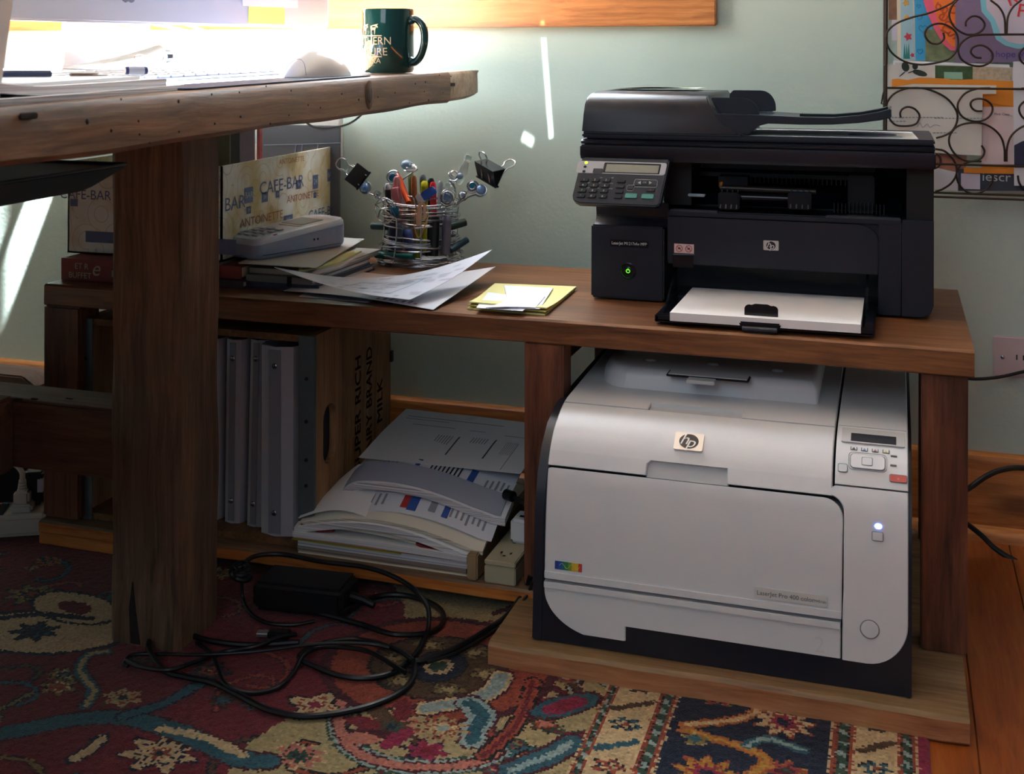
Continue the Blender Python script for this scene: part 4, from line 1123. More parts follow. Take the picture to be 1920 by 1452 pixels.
mb.sheet(lambda u, v: (a_.x + (b_.x - a_.x) * u, a_.y - .055 + .10 * v, zt2 + .0012 + .004 * math.sin(u * 3.14) * (1 - v) + .003 * u * u), 12, 4, .0006)
mb.obj('folded_note', mat('pale_yellow_paper', 'e6e4c4', .8), label='pale yellow folded note curling on top of the black printer feeder', cat='note')
# ================================================================ wooden milk crate on its side with plastic binders
cy0, cy1 = -.483, -.205
XC1 = at(588, 800, y=cy0).x; XC0 = at(150, 800, y=cy0).x; ct = at(585, 631, y=cy0).z; cb = LZ + .0003
crate = thing('milk_crate', ((XC0 + XC1) / 2, -.34, LZ), 'old plywood dairy crate with steel corner strips lying on its side on the lower board', 'crate')
T_ = .011
def crate_side(x0, x1):
    """end board with a routed hand slot"""
    mb = MB(); sy0, sy1 = at(606, 800, x=XC1).y, at(630, 800, x=XC1).y; sz0, sz1 = at(620, 868, x=XC1).z, at(621, 755, x=XC1).z
    n = 8; r = (sy1 - sy0) / 2; cyy = (sy0 + sy1) / 2
    hole = [(cyy + r * math.cos(R(a)), sz1 - r + r * math.sin(R(a))) for a in np.linspace(0, 180, n)] + [(cyy + r * math.cos(R(a)), sz0 + r + r * math.sin(R(a))) for a in np.linspace(180, 360, n)]
    bm = bmesh.new(); ed = []
    for loop in ([(cy0, cb), (cy1, cb), (cy1, ct), (cy0, ct)], [h for i, h in enumerate(hole) if i == 0 or (h[0]-hole[i-1][0])**2+(h[1]-hole[i-1][1])**2 > 1e-10][:(None)]):
        V = [bm.verts.new((x0, y, z)) for y, z in loop]
        ed += [bm.edges.new((V[i], V[(i + 1) % len(V)])) for i in range(len(V))]
    g_ = bmesh.ops.triangle_fill(bm, edges=ed, use_beauty=True)
    ex = bmesh.ops.extrude_face_region(bm, geom=[f for f in g_['geom'] if isinstance(f, bmesh.types.BMFace)])
    for v in ex['geom']:
        if isinstance(v, bmesh.types.BMVert): v.co.x = x1
    bmesh.ops.recalc_face_normals(bm, faces=bm.faces[:])
    mb.bm(bm)
    return mb
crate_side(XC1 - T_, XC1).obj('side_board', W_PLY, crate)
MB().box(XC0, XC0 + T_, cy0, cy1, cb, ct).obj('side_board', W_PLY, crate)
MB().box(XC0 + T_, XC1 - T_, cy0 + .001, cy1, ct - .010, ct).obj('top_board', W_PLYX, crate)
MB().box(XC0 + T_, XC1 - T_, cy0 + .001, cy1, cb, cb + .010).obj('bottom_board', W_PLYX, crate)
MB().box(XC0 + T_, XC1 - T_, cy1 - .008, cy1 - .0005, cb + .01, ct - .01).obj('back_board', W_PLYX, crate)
for x, s_ in ((XC1, -1), (XC0, 1)):
    mb = MB(); mb.box(min(x, x + s_ * .024), max(x, x + s_ * .024), cy0 - .0016, cy0, cb, ct, bev=.0004)
    mb.box(min(x - s_ * .0012, x), max(x - s_ * .0012, x), cy0 - .0016, cy0 + .006, cb, ct)
    for z in (.30, .42, .60, .80): zz_ = cb + (ct - cb) * z; mb.lathe([(.003, 0), (.0026, .0012), (0, .0018)], 1, 10, M=Matrix.Translation((x + s_ * .011, cy0 - .0016, zz_)) @ Matrix.Rotation(R(90), 4, 'X'))
    mb.obj('steel_corner', [GALV, mat('rivet_dark', '2b2d2e', .5, metal=.5)], crate)
# stencilled lettering reading upwards on the outer side
mb = MB()
def on_side(px, py): p = at(px, py, x=XC1); return p
for t, pxc, py0, py1 in (('SUPER RICH', 671, 882, 668), ('DAIRY BRAND', 692, 872, 652), ('MILK', 712, 792, 712)):
    a, b = on_side(pxc, py0), on_side(pxc, py1); L_ = b.z - a.z
    vs, _ = text_geo(t); wdt = max(v.x for v in vs) - min(v.x for v in vs)
    M = frame((XC1 + .0003, (a.y + b.y) / 2, (a.z + b.z) / 2), (0, 0, 1), (0, -1, 0))
    mb = MB()
    for dx_ in (-.0005, 0, .0005): mb.text(t, .029, M @ Matrix.Translation((dx_, dx_ * .8, 0)), 0, sx=L_ / (wdt * .029))
    mb.obj('stencil_lettering', mat('stencil_maroon', '5c2c26', .8), crate)

# notches at the rear edge
mb = MB()
for py in (665, 805): p = at(737, py, x=XC1); mb.box(XC1 - .004, XC1 + .004, cy1 - .004, cy1 + .003, p.z - .009, p.z + .009)
mb.obj('rear_bracket', mat('rivet_dark', '2b2d2e'), crate)

# binders
FROST = mat('frosted_plastic', 'b6b8c4', .35, alpha=1, spec=.5, noise=.04, nscale=30)
FROSTD = mat('frosted_spine', '888b98', .3)
def binder(x0, w_, y0, zt_, label, lean=0, bulge=0):
    t = thing('ring_binder', (x0 + w_ / 2, y0 + .12, cb + .0105), label, 'binder', 'binders in the dairy crate')
    z0 = cb + .0105; Mx = Matrix.Translation((x0 + w_ / 2, 0, z0)) @ Matrix.Rotation(lean, 4, 'Y') @ Matrix.Translation((-x0 - w_ / 2, 0, -z0))
    mb = MB(M=Mx); pts = [(x0, y0 + .225), (x0, y0 + .008), (x0 + .004, y0), (x0 + w_ * .5, y0 - .004 - bulge), (x0 + w_ - .004, y0), (x0 + w_, y0 + .008), (x0 + w_, y0 + .225), (x0 + w_ - .0015, y0 + .225), (x0 + w_ - .002, y0 + .009), (x0 + w_ * .5, y0 - .002 - bulge), (x0 + .002, y0 + .009), (x0 + .0015, y0 + .225)]
    mb.prism(pts, 'z', z0, zt_)
    mb.obj('cover', FROST, t)
    mb = MB(M=Mx); mb.box(x0 + .004, x0 + w_ - .004, y0 + .022, y0 + .22, z0 + .004, zt_ - .012)
    mb.obj('pages', PAPERB, t)
    mb = MB(M=Mx); mb.box(x0 + w_ * .34, x0 + w_ * .66, y0 - .0048 - bulge, y0 - .0035 - bulge, z0 + .004, zt_ - .004, bev=.0004)
    mb.obj('spine_strip', FROSTD, t)
    for z in (zt_ - .028, z0 + .035):
        mb = MB(M=Mx); mb.lathe([(.0042, 0), (.0042, .001), (.003, .0022), (0, .0026)], 0, 16, M=Matrix.Translation((x0 + w_ * .5, y0 - .0048 - bulge, z)) @ Matrix.Rotation(R(90), 4, 'X'))
        mb.obj('rivet', STEEL, t)
    return t
xs = lambda px: at(px, 850, y=-.46).x
zt = at(500, 645, y=-.465).z
binder(xs(493), xs(562) - xs(493) - .001, cy0 + .012, zt, 'frosted plastic ring binder with steel rivets, nearest the steel corner of the crate', 0, .004)
binder(xs(455), xs(490) - xs(455), cy0 + .030, zt + .002, 'pale slim plastic binder between the riveted binder and the leg side binder', .02)
binder(xs(412), xs(448) - xs(412), cy0 + .032, zt - .001, 'plastic binder partly hidden behind the desk leg, right of the leg', .01)
binder(xs(372), xs(405) - xs(372) , cy0 + .034, zt - .003, 'plastic binder in the dairy crate mostly behind the desk leg', .0)

# ================================================================ papers stacked beside the crate
LZ2 = LZ + .0003
px0, px1 = at(575, 1015, z=LZ).x + .006, at(876, 1085, z=LZ).x
pyf, pyb = -.497, -.205
rr = random.Random(11)
def pile_sheet(z, th, x0, x1, y0, y1, sag=0, rise=0, m=PAPER, label=None, cat='paper', name='paper_sheaf', group=None, layers=1, skew=0, lift=None, edge=None):
    def fn(u, v):
        x = x0 + (x1 - x0) * u + skew * v; y = y0 + (y1 - y0) * v
        zz_ = z + th + sag * math.sin(u * 2.6 + .3) * (1 - v * .3) - sag * 1.2 * u * u + rise * v * v
        if lift: zz_ += lift(u, v)
        return (x, y, zz_)
    mb = MB(); mb.sheet(fn, 18, 14, th)
    return mb.obj(name, m, label=label, cat=cat, group=group)
G = 'papers piled beside the crate'
def lined(name, c1, c2, sc_=900):
    """page edges: fine horizontal layers"""
    m = bpy.data.materials.new(name); m.use_nodes = True; nt = m.node_tree; b = nt.nodes['Principled BSDF']; L = nt.links.new
    tc = nt.nodes.new('ShaderNodeTexCoord'); mp = nt.nodes.new('ShaderNodeMapping'); mp.inputs['Scale'].default_value = (2, 2, sc_); L(tc.outputs['Object'], mp.inputs[0])
    n = nt.nodes.new('ShaderNodeTexNoise'); n.inputs['Scale'].default_value = 1; n.inputs['Detail'].default_value = 2; L(mp.outputs[0], n.inputs['Vector'])
    r = nt.nodes.new('ShaderNodeValToRGB'); r.color_ramp.elements[0].color = srgb(c1); r.color_ramp.elements[1].color = srgb(c2); r.color_ramp.elements[0].position = .38; r.color_ramp.elements[1].position = .6
    L(n.outputs[0], r.inputs[0]); 
    # the faces that look up are plain paper
    g = nt.nodes.new('ShaderNodeNewGeometry'); sp = nt.nodes.new('ShaderNodeSeparateXYZ'); L(g.outputs['True Normal'], sp.inputs[0])
    gt = nt.nodes.new('ShaderNodeMath'); gt.operation = 'GREATER_THAN'; gt.inputs[1].default_value = .6; L(sp.outputs[2], gt.inputs[0])
    mx = nt.nodes.new('ShaderNodeMix'); mx.data_type = 'RGBA'; L(gt.outputs[0], mx.inputs[0]); L(r.outputs[0], mx.inputs[6]); mx.inputs[7].default_value = srgb(c2); L(mx.outputs[2], b.inputs['Base Color'])
    b.inputs['Roughness'].default_value = .8
    return m
EDGES = lined('page_edges', '9a9aa4', 'e2e2e4'); EDGES2 = lined('page_edges_cream', '9c9484', 'e0dacb'); EDGES3 = lined('page_edges_brown', '70605a', 'a89a90')
z = LZ2
pile_sheet(z, .002, px0 + .002, px1, pyf, pyb, m=CREAM, label='cream card folder at the very bottom of the paper pile', cat='folder', name='card_folder'); z += .0023
pile_sheet(z, .0075, px0, px1 - .004, pyf + .002, pyb, m=EDGES3, label='brown-edged pad of paper low in the paper pile', cat='paper pad', name='paper_pad'); z += .0078
pile_sheet(z, .009, px0 + .001, px1, pyf + .001, pyb, m=EDGES, label='thick grey-white sheaf in the paper pile below the green folder', cat='paper'); z += .0093
pile_sheet(z, .0012, px0 - .006, px1 - .10, pyf - .004, pyb, m=mat('green_card', '9a9c3a', .7), label='olive green folder edge sticking out of the paper pile', cat='folder', name='card_folder'); z += .0015
pile_sheet(z, .0014, px0 - .004, px1 + .002, pyf - .001, pyb, m=mat('salmon_card', 'cf8f80', .7), label='salmon pink folder in the middle of the paper pile', cat='folder', name='card_folder'); z += .0017
pile_sheet(z, .008, px0 - .005, px1 - .001, pyf - .004, pyb, m=EDGES, label='white loose sheaf above the coloured folders in the paper pile', cat='paper', sag=.002); z += .0085
z0_ = z
pile_sheet(z + .0025, .009, px0 + .004, px1 - .055, pyf + .008, pyb, m=EDGES2, label='cream booklet with a bowed back in the paper pile under the loose printouts', cat='booklet', name='booklet', sag=.006)
mb = MB()
for u0, u1, dz in ((.02, .22, 0), (.70, .86, -.006)):
    xa_ = px0 + (px1 - px0) * u0; xb_ = px0 + (px1 - px0) * u1
    mb.prism([(xa_, z0_ + .004 + dz + .004), ((xa_ + xb_) / 2, z0_ + dz + .001), (xb_, z0_ + .004 + dz + .001), (xb_ - .004, z0_ + .008 + dz), ((xa_ + xb_) / 2, z0_ + .006 + dz), (xa_, z0_ + .011 + dz)], 'y', pyf + .002, pyf + .0075)
mb.obj('red_booklet', mat('dark_red_cover', '7c1c28', .6), label='dark red booklet spine showing in the paper pile', cat='booklet')
z += .0145
EDGES4 = EDGES
def base_z(y, u, k=0.0, x=None):
    z_ = float(np.interp(y, [-.505, -.48, -.45, -.40, -.36, -.28, -.21], [.0800, .0930, .1080, .1270, .1370, .1560, .1680]))
    fade = float(np.interp(y, [-.5, -.36, -.21], [1, .75, .2]))
    dr = 0 if x is None else .045 * max(0, min(1, (-.772 - x) / .045)) * max(0, min(1, (y + .495) / .15))
    return z_ + fade * (.020 * math.sin(3.14 * min(1, u * 1.05)) - .006 * u * u) + k - dr
def draped(label, x0, x1, y0, y1, k, th, m, marks=(), cat='paper', name='printout', skew=0, front=0):
    """sheet or sheaf following the hump of the pile"""
    def fn(u, v, up=0):
        y = y0 + (y1 - y0) * v
        x = x0 + (x1 - x0) * u + skew * v
        return Vector((x, y, base_z(y, u, k, x) - front * (1 - v) ** 3 + up))
    mb = MB(); mb.sheet(fn, 24, 20, th)
    for (u0, u1, v0, v1, c) in marks:
        vs = []; fs = []; nu_, nv_ = max(2, int((u1 - u0) * 30)), max(2, int((v1 - v0) * 30))
        for j in range(nv_ + 1):
            for i in range(nu_ + 1): vs.append(fn(u0 + (u1 - u0) * i / nu_, v0 + (v1 - v0) * j / nv_, .0006))
        for j in range(nv_):
            for i in range(nu_): a_ = j * (nu_ + 1) + i; fs.append([a_, a_ + 1, a_ + nu_ + 2, a_ + nu_ + 1])
        mb.raw(vs, fs, c)
    return mb.obj(name, [m, PAPERG, INK, BLUEINK, TEALINK, REDINK], label=label, cat=cat)
def textrows(u0, u1, v0, v1, n, c=1, seed=3):
    r_ = random.Random(seed); out = []
    for k in range(n):
        u = u0 + (u1 - u0) * k / n; out.append((u, u + (u1 - u0) / n * .40, v0 + (v1 - v0) * r_.uniform(0, .2), v1 - (v1 - v0) * r_.uniform(0, .35), c))
    return out
draped('bowed white sheaf hanging over the booklet in the paper pile', px0 - .004, px1 + .006, pyf - .001, pyb, -.006, .009, EDGES, name='paper_sheaf')
draped('cream-tinted printouts drooping to the right in the paper pile', px0 + .002, px1 + .020, pyf + .002, pyb, -.0005, .005, EDGES2, name='paper_sheaf', front=.001)
marks = textrows(.20, .38, .03, .17, 5) + [(.46, .50, .03, .13, 5), (.50, .555, .02, .13, 3), (.62, .66, .04, .12, 1), (.70, .735, .03, .14, 3)] + textrows(.74, .96, .03, .15, 7, 1, 5)
draped('printout with blue boxes below the folded sheaf on the paper pile', px0 + .030, px1 + .028, pyf + .016, pyb, .0012, .0010, PAPERB, marks)
draped('plain white sheet with its corner at the left front of the paper pile', px0 - .001, px0 + .16, pyf + .006, -.40, .0028, .0008, PAPER, name='sheet')
marks = textrows(.16, .30, .66, .98, 5) + [(.40, .43, .55, 1, 3), (.12, .125, .5, 1, 1)] + textrows(.50, .70, .55, 1, 8, 2, 9) + [(.735, .775, .55, 1, 3)] + textrows(.84, .99, .60, .95, 5, 1, 8)
draped('printout with two blue bars behind the folded sheaf on the paper pile', px0 + .036, px1 + .030, -.452, -.372, .0030, .0008, PAPERB, marks)
# folded, bowed sheaf lying across
def roll(u, v, k):
    y = -.457 + .040 * v; x = px0 + .052 + (px1 + .040 - px0 - .052) * u
    hump = .008 * math.sin(min(1, u * 1.25) * 3.14) - .006 * u
    return Vector((x, y, base_z(y, .25 + .75 * u, .0052) + hump * .6 + k))
mb = MB(); mb.sheet(lambda u, v: roll(u, v, .0105 * (1 - (1 - min(1, u * 9)) ** 2)), 30, 6, .0100)
mb.obj('folded_sheaf', EDGES, label='thick folded sheaf bowed across the paper pile', cat='paper')
mb = MB(); mb.sheet(lambda u, v: roll(u * .97, v * 1.0 + .06, .0125 * (1 - (1 - min(1, u * 9)) ** 2)), 30, 6, .0009)
mb.obj('sheet_cover', [mat('grey_blue_sheet', '9ba3b4', .6)], label='grey blue sheet lying over the folded sheaf', cat='sheet')
# the top sheet leaning up the back
def topsheet(u, v):
    y = -.384 + .177 * v; x = px0 + .045 + (px1 + .040 - px0 - .045) * u + .004 * v
    z_ = float(np.interp(y, [-.39, -.36, -.30, -.21], [.1475, .1530, .1640, .1745]))
    return Vector((x, y, z_ - .004 * u * v + .003 * u * (1 - v)))
def mk(fn, mb, u0, u1, v0, v1, c, up=Vector((0, -.0002, .0004))):
    vs = []; fs = []; n_, m_ = max(1, int((u1 - u0) * 16)), max(1, int((v1 - v0) * 16))
    for j in range(m_ + 1):
        for i in range(n_ + 1): vs.append(fn(u0 + (u1 - u0) * i / n_, v0 + (v1 - v0) * j / m_) + up)
    for j in range(m_):
        for i in range(n_): a = j * (n_ + 1) + i; fs.append([a, a + 1, a + n_ + 2, a + n_ + 1])
    mb.raw(vs, fs, c)
mb = MB(); mb.sheet(topsheet, 16, 16, .0008)
for args in [(.06, .70, .84, .852, 1), (.06, .35, .79, .80, 1), (.14, .42, .68, .69, 1), (.52, .62, .67, .68, 1), (.75, .95, .64, .65, 1), (.49, .50, .18, .52, 2), (.72, .73, .18, .54, 2), (.87, .875, .02, .50, 1)]: mk(topsheet, mb, *args)
for k in range(6): mk(topsheet, mb, .36 + k * .018, .366 + k * .018, .40 - .01 * k, .52, 1); mk(topsheet, mb, .58 + k * .018, .586 + k * .018, .43, .54, 1); mk(topsheet, mb, .80 + k * .012, .803 + k * .012, .28, .52, 1)
mb.obj('printout', [PAPER, PAPERG, mat('ink_dark_grey', '50525a', .8)], label='large white form leaning up behind the paper pile against the back', cat='paper')
# wooden block and power strip
bx = at(877, 1090, z=LZ).x; 
MB().box(px1 + .001, px1 + .0165, -.507, -.24, LZ2, LZ + .036, bev=.002).obj('wooden_block', mat('pale_pine', '9c8260', .6, noise=.15, nscale=60), label='short square pine strip lying between the paper pile and the beige power strip', cat='wood strip')
psx0, psx1 = at(899, 1104, z=LZ).x, at(957, 1114, z=LZ).x
ps = thing('power_strip', ((psx0 + psx1) / 2, -.4, LZ), 'beige power strip beside the middle post under the shelf', 'power strip')
mb = MB(); mb.box(psx0, psx1, -.507, -.26, LZ2, LZ + .024, 0, bev=.0015).box(psx0, psx1, -.507, -.26, LZ + .0245, LZ + .032, 0, bev=.0015)
mb.obj('housing', mat('beige_plastic', 'b3ab90', .5), ps)
for k in range(5):
    y = -.478 + k * .047; mb = MB(); cxx = (psx0 + psx1) / 2
    mb.box(cxx - .008, cxx - .0055, y - .003, y + .003, LZ + .0315, LZ + .0323, 0).box(cxx + .0055, cxx + .008, y - .003, y + .003, LZ + .0315, LZ + .0323, 0).box(cxx - .002, cxx + .002, y - .012, y - .008, LZ + .0315, LZ + .0323, 0)
    mb.obj('socket', SEAM, ps)
ch = thing('charger', (psx1 - .012, -.43, LZ + .032), 'white plug-in charger cube on the beige power strip', 'charger')
mb = MB(); mb.box(psx1 - .028, psx1 + .001, -.445, -.405, LZ + .0324, LZ + .066, bev=.004); mb.obj('charger_body', mat('glossy_white', 'd9dce2', .25), ch)
mb = MB(); mb.box(psx1 - .018, psx1 - .006, -.432, -.426, LZ + .0655, LZ + .0665); mb.obj('port', SEAM, ch)
# ================================================================ cords and adapters on the rug
def cord(pts, r, name, label, z0=None, mat_=CORD, cat='cord', raw=False, n=10, extra=None):
    """pts: (px,py,z) resting positions, smoothed"""
    P = [at(a, b, z=c) if not raw else Vector((a, b, c)) for a, b, c in pts]
    S = spline3(P, n)
    mb = MB(); mb.tube(S, r * .8, 0, 8)
    if extra: extra(mb, S)
    return mb.obj(name, mat_, label=label, cat=cat)
def spline3(P, n=10):
    P = [Vector(p) for p in P]; P = [2 * P[0] - P[1]] + P + [2 * P[-1] - P[-2]]; out = []
    for i in range(1, len(P) - 2):
        a, b, c, d = P[i - 1:i + 3]
        for k in range(n):
            t = k / n; out.append(.5 * (2 * b + (c - a) * t + (2 * a - 5 * b + 4 * c - d) * t * t + (3 * b - a - 3 * c + d) * t ** 3))
    out.append(P[-2]); return out
zr = RZ + .0042
cord([(452, 1060, .048), (480, 1043, .046), (530, 1040, .045), (600, 1053, .0455), (680, 1063, .0465), (730, 1078, .0475), (772, 1102, .046), (800, 1135, .034), (804, 1165, .018), (798, 1195, zr), (775, 1232, zr), (735, 1262, zr), (690, 1272, zr), (640, 1268, zr), (590, 1250, zr), (560, 1232, zr + .004), (590, 1212, zr + .003), (650, 1200, zr), (700, 1205, zr), (750, 1222, zr + .005), (775, 1240, zr + .008)], .0042, 'electric_cable', 'long black cord arching over the lower board and curling on the rug')
cord([(995, 1080, .055), (985, 1105, .036), (955, 1150, .020), (915, 1180, zr), (860, 1213, zr), (800, 1237, zr), (778, 1241, zr)], .0046, 'electric_cable', 'thick black cord running from the middle post down to the rug')
cord([(999, 1092, .056), (990, 1113, .036), (962, 1157, .020), (922, 1187, zr + .003), (862, 1222, zr + .001), (800, 1243, zr + .005)], .003, 'electric_cable', 'thin black cord lying against the thick cord by the middle post')
cord([(778, 1246, zr + .004), (773, 1275, zr), (745, 1302, zr), (690, 1325, zr), (620, 1340, zr), (560, 1343, zr), (500, 1330, zr), (450, 1305, zr), (400, 1281, zr), (350, 1270, zr), (310, 1258, zr), (283, 1225, zr + .003), (280, 1203, zr + .004), (300, 1186, zr), (345, 1188, zr), (400, 1203, zr), (470, 1210, zr), (560, 1205, zr + .006)], .0044, 'electric_cable', 'black cord making the widest loop across the rug in front')
cord([(235, 1240, zr), (270, 1252, zr + .004), (320, 1256, zr + .008), (370, 1240, zr + .004), (420, 1223, zr), (480, 1212, zr + .007), (520, 1196, zr + .008), (555, 1190, .012)], .0036, 'electric_cable', 'black cord from the desk leg towards the black adapter')
cord([(370, 1205, zr), (395, 1225, zr + .006), (410, 1255, zr + .008), (425, 1285, zr + .007), (470, 1300, zr), (520, 1290, zr), (550, 1262, zr), (570, 1228, zr + .008), (610, 1213, zr + .007), (690, 1222, zr + .006), (760, 1262, zr + .009)], .0036, 'electric_cable', 'black cord crossing inside the widest loop on the rug')
cord([(240, 1250, zr), (232, 1243, zr), (250, 1228, zr), (310, 1227, zr), (380, 1228, zr + .009), (480, 1222, zr + .014), (600, 1208, zr + .015), (690, 1208, zr + .010), (730, 1215, zr + .008)], .0026, 'electric_cable', 'thin black cord lying furthest left around the desk leg')
cord([(640, 1150, .016), (700, 1120, zr + .001), (760, 1117, zr), (815, 1135, zr), (832, 1160, zr), (810, 1185, zr), (740, 1190, zr + .006), (680, 1172, zr), (600, 1150, .012)], .0044, 'electric_cable', 'black cord looping out of the right end of the adapter')
cord([(440, 1062, .050), (452, 1080, .046), (455, 1120, .018), (470, 1150, zr), (500, 1168, zr), (548, 1172, zr), (590, 1165, zr + .002)], .0030, 'electric_cable', 'black cord dropping off the lower board behind the desk leg')
# cord coil knot tied on the board edge
mb = MB()
for k in range(5):
    c = at(448, 1068 + k * 3, z=.046); ax = []
    for a in range(0, 360, 24): ax.append(c + Vector((.010 * math.cos(R(a)) + .001 * k, .013 * math.sin(R(a)), .0035 * math.sin(R(a + 60 * k)))))
    mb.tube(ax, .0038, 0, 8, closed=True)
mb.obj('coiled_cord', CORD, label='tight black coil of cord at the edge of the lower board', cat='cord')
# adapter brick and metal tipped plug
a = at(470, 1145, z=RZ); b = at(640, 1165, z=RZ)
d = (b - a); L_ = d.length; ang = math.atan2(d.y, d.x)
ad = thing('power_adapter', ((a + b) / 2).to_tuple(), 'black power adapter brick on the rug in front of the lower board', 'power adapter')
Ma = Matrix.Translation((a + b) / 2 + Vector((0, .030, 0))) @ Matrix.Rotation(ang, 4, 'Z')
mb = MB(M=Ma); mb.box(-L_ / 2, L_ / 2, -.034, .034, .0015, .040, bev=.007, seg=3); mb.obj('brick', mat('adapter_black', '0d0e12', .5), ad)
mb = MB(M=Ma); mb.tube([(L_ / 2, 0, .02), (L_ / 2 + .02, -.003, .018), (L_ / 2 + .035, -.006, .014)], .007, 0, 10, taper=[1, .8, .6]); mb.obj('strain_relief', CORD, ad)
p = at(495, 1190, z=RZ + .006); Mu = Matrix.Translation(p) @ Matrix.Rotation(.0 + R(12), 4, 'Z')
up = thing('usb_plug', p.to_tuple(), 'small usb plug with shiny metal tip on the rug below the adapter', 'plug')
mb = MB(M=Mu); mb.box(-.009, .006, -.006, .006, -.001, .0035, bev=.0005); mb.obj('metal_tip', mat('shiny_metal', 'd0d0d2', .3, metal=.9), up)
mb = MB(M=Mu); mb.box(.0062, .035, -.008, .008, -.003, .006, bev=.002); mb.obj('plug_body', CORD, up)
# black plug on the paper pile reaching to the printer
cord([(1006, 962, .12), (988, 948, .13), (968, 935, .135), (955, 929, .136)], .0042, 'electric_cable', 'black cable end lying on the paper pile beside the middle post')
mb = MB(); p = [at(962, 932, z=.1375), at(948, 927, z=.1375)]
mb.tube(p, .0075, 0, 12); mb.obj('cable_plug', CORD, label='round black plug resting on the printouts next to the middle post', cat='plug')
# cords at the right wall
Yw = -.012
def wc(pts, r, label):
    P = [at(a, b, y=y) for a, b, y in pts]; mb = MB(); mb.tube(spline3(P, 8), r, 0, 8); return mb.obj('electric_cable', CORD, label=label, cat='cord')
wc([(1800, 706, -.05), (1825, 711, -.04), (1870, 708, -.03), (1920, 697, -.02), (1990, 680, -.012)], .0026, 'thin black cord sagging in front of the wall outlet')
wc([(1800, 926, -.10), (1818, 915, -.07), (1850, 893, -.06), (1880, 881, -.05), (1920, 878, -.045), (1990, 892, -.045)], .0042, 'black cord arching over the baseboard right of the shelf')
wc([(1800, 975, -.10), (1816, 985, -.08), (1840, 1004, -.075), (1870, 1032, -.08), (1920, 1060, -.09), (1990, 1085, -.10)], .0042, 'black cord dropping to the floorboards right of the shelf')
# wall outlet plate
pl = at(1862, 628, y=0); pb2 = at(1862, 703, y=0)
ol = thing('wall_outlet', (pl.x + .06, -.003, (pl.z + pb2.z) / 2), 'pinkish white outlet plate on the wall right of the shelf', 'outlet plate')
mb = MB(); mb.prism([(pl.x, pb2.z), (pl.x + .118, pb2.z), (pl.x + .118, pl.z), (pl.x, pl.z)], 'y', -.0055, 0, 0, bev=.002)
mb.obj('cover_plate', mat('plate_pinkish', 'cbb9bb', .35), ol)
mb = MB(); p = at(1880, 670, y=-.0055); mb.lathe([(.0034, 0), (.003, .0010), (0, .0018)], 0, 14, M=Matrix.Translation((p.x, -.0055, p.z)) @ Matrix.Rotation(R(90), 4, 'X')); mb.obj('screw', STEEL, ol)
for k in (0, 1):
    mb = MB(); xo = pl.x + .059 + (k - .5) * .039
    mb.prism(rrect(.0145, .013, .006, xo, (pl.z + pb2.z) / 2), 'y', -.0062, -.005, 0)
    mb.box(xo - .006, xo - .004, -.0066, -.006, (pl.z + pb2.z) / 2 - .004, (pl.z + pb2.z) / 2 + .004, 1).box(xo + .004, xo + .006, -.0066, -.006, (pl.z + pb2.z) / 2 - .004, (pl.z + pb2.z) / 2 + .004, 1)
    mb.obj('socket', [mat('plate_pinkish', 'cbb9bb'), SEAM], ol)
# ---------------------------------------------------------------- white power strip with plugs at the far left
c = at(20, 960, z=.04)
ws = thing('power_strip', (c.x, c.y, RZ), 'white power strip on the rug at the left with a white plug in it', 'power strip')
Ms = Matrix.Translation((c.x - .055, c.y - .02, RZ)) @ Matrix.Rotation(R(28), 4, 'Z')
PSW = mat('strip_white', 'cfcabf', .4)
mb = MB(M=Ms); mb.box(-.16, .115, -.030, .030, .0015, .036, 0, bev=.007, seg=3); mb.obj('housing', PSW, ws)
mb = MB(M=Ms); mb.box(-.155, .05, -.024, .024, .0362, .0375, 0, bev=.001); mb.obj('outlet_face', mat('strip_face', '33343a', .4), ws)
Tp = Ms @ Matrix.Translation((.075, -.006, .0365))
wpg = thing('plug', Tp.translation.to_tuple(), 'white grounded plug standing in the white power strip at the left', 'plug')
mb = MB(M=Tp); mb.prism([(-.017, -.014), (.017, -.014), (.017, .014), (-.017, .014)], 'z', .0, .012, 0, bev=.003)
mb.prism([(-.012, -.011), (.012, -.011), (.012, .011), (-.012, .011)], 'z', .011, .032, 0, bev=.004)
for k in range(4): mb.lathe([(.0075 - k * .0006, 0), (.0075 - k * .0006, .003), (.005, .0036)], 0, 14, M=Matrix.Translation((0, 0, .032 + k * .0042)))
mb.obj('plug_body', PSW, wpg)
mb = MB(); t0 = Tp @ Vector((0, 0, .045)); mb.tube(spline3([t0, t0 + Vector((-.002, 0, .016)), t0 + Vector((-.018, -.002, .028)), t0 + Vector((-.05, -.004, .028)), t0 + Vector((-.10, -.01, .015))]), .0042, 0, 10); mb.obj('cable', PSW, wpg)
for k, (px, py, dx_, w_, hh_) in enumerate(((56, 952, .022, .016, .052), (8, 950, .030, .026, .062))):
    p_ = at(px, py, z=RZ + .038); Tb = Matrix.Translation((p_.x - .01, p_.y + dx_, RZ + .0378)) @ Matrix.Rotation(R(28), 4, 'Z')
    t = thing('wall_wart', Tb.translation.to_tuple(), ['small black transformer plug with white labels behind the white plug at the left', 'larger black transformer plug at the very left edge by the white plug'][k], 'transformer plug')
    mb = MB(M=Tb); mb.box(-w_, w_, -.016, .020, 0, hh_, 0, bev=.004); mb.obj('case', mat('adapter_black', '0d0e12'), t)
    mb = MB(M=Tb); mb.box(w_ - .008, w_ + .0004, -.0164, -.004, hh_ * .4, hh_ * .8, 0); mb.obj('rating_label', PAPERB, t)
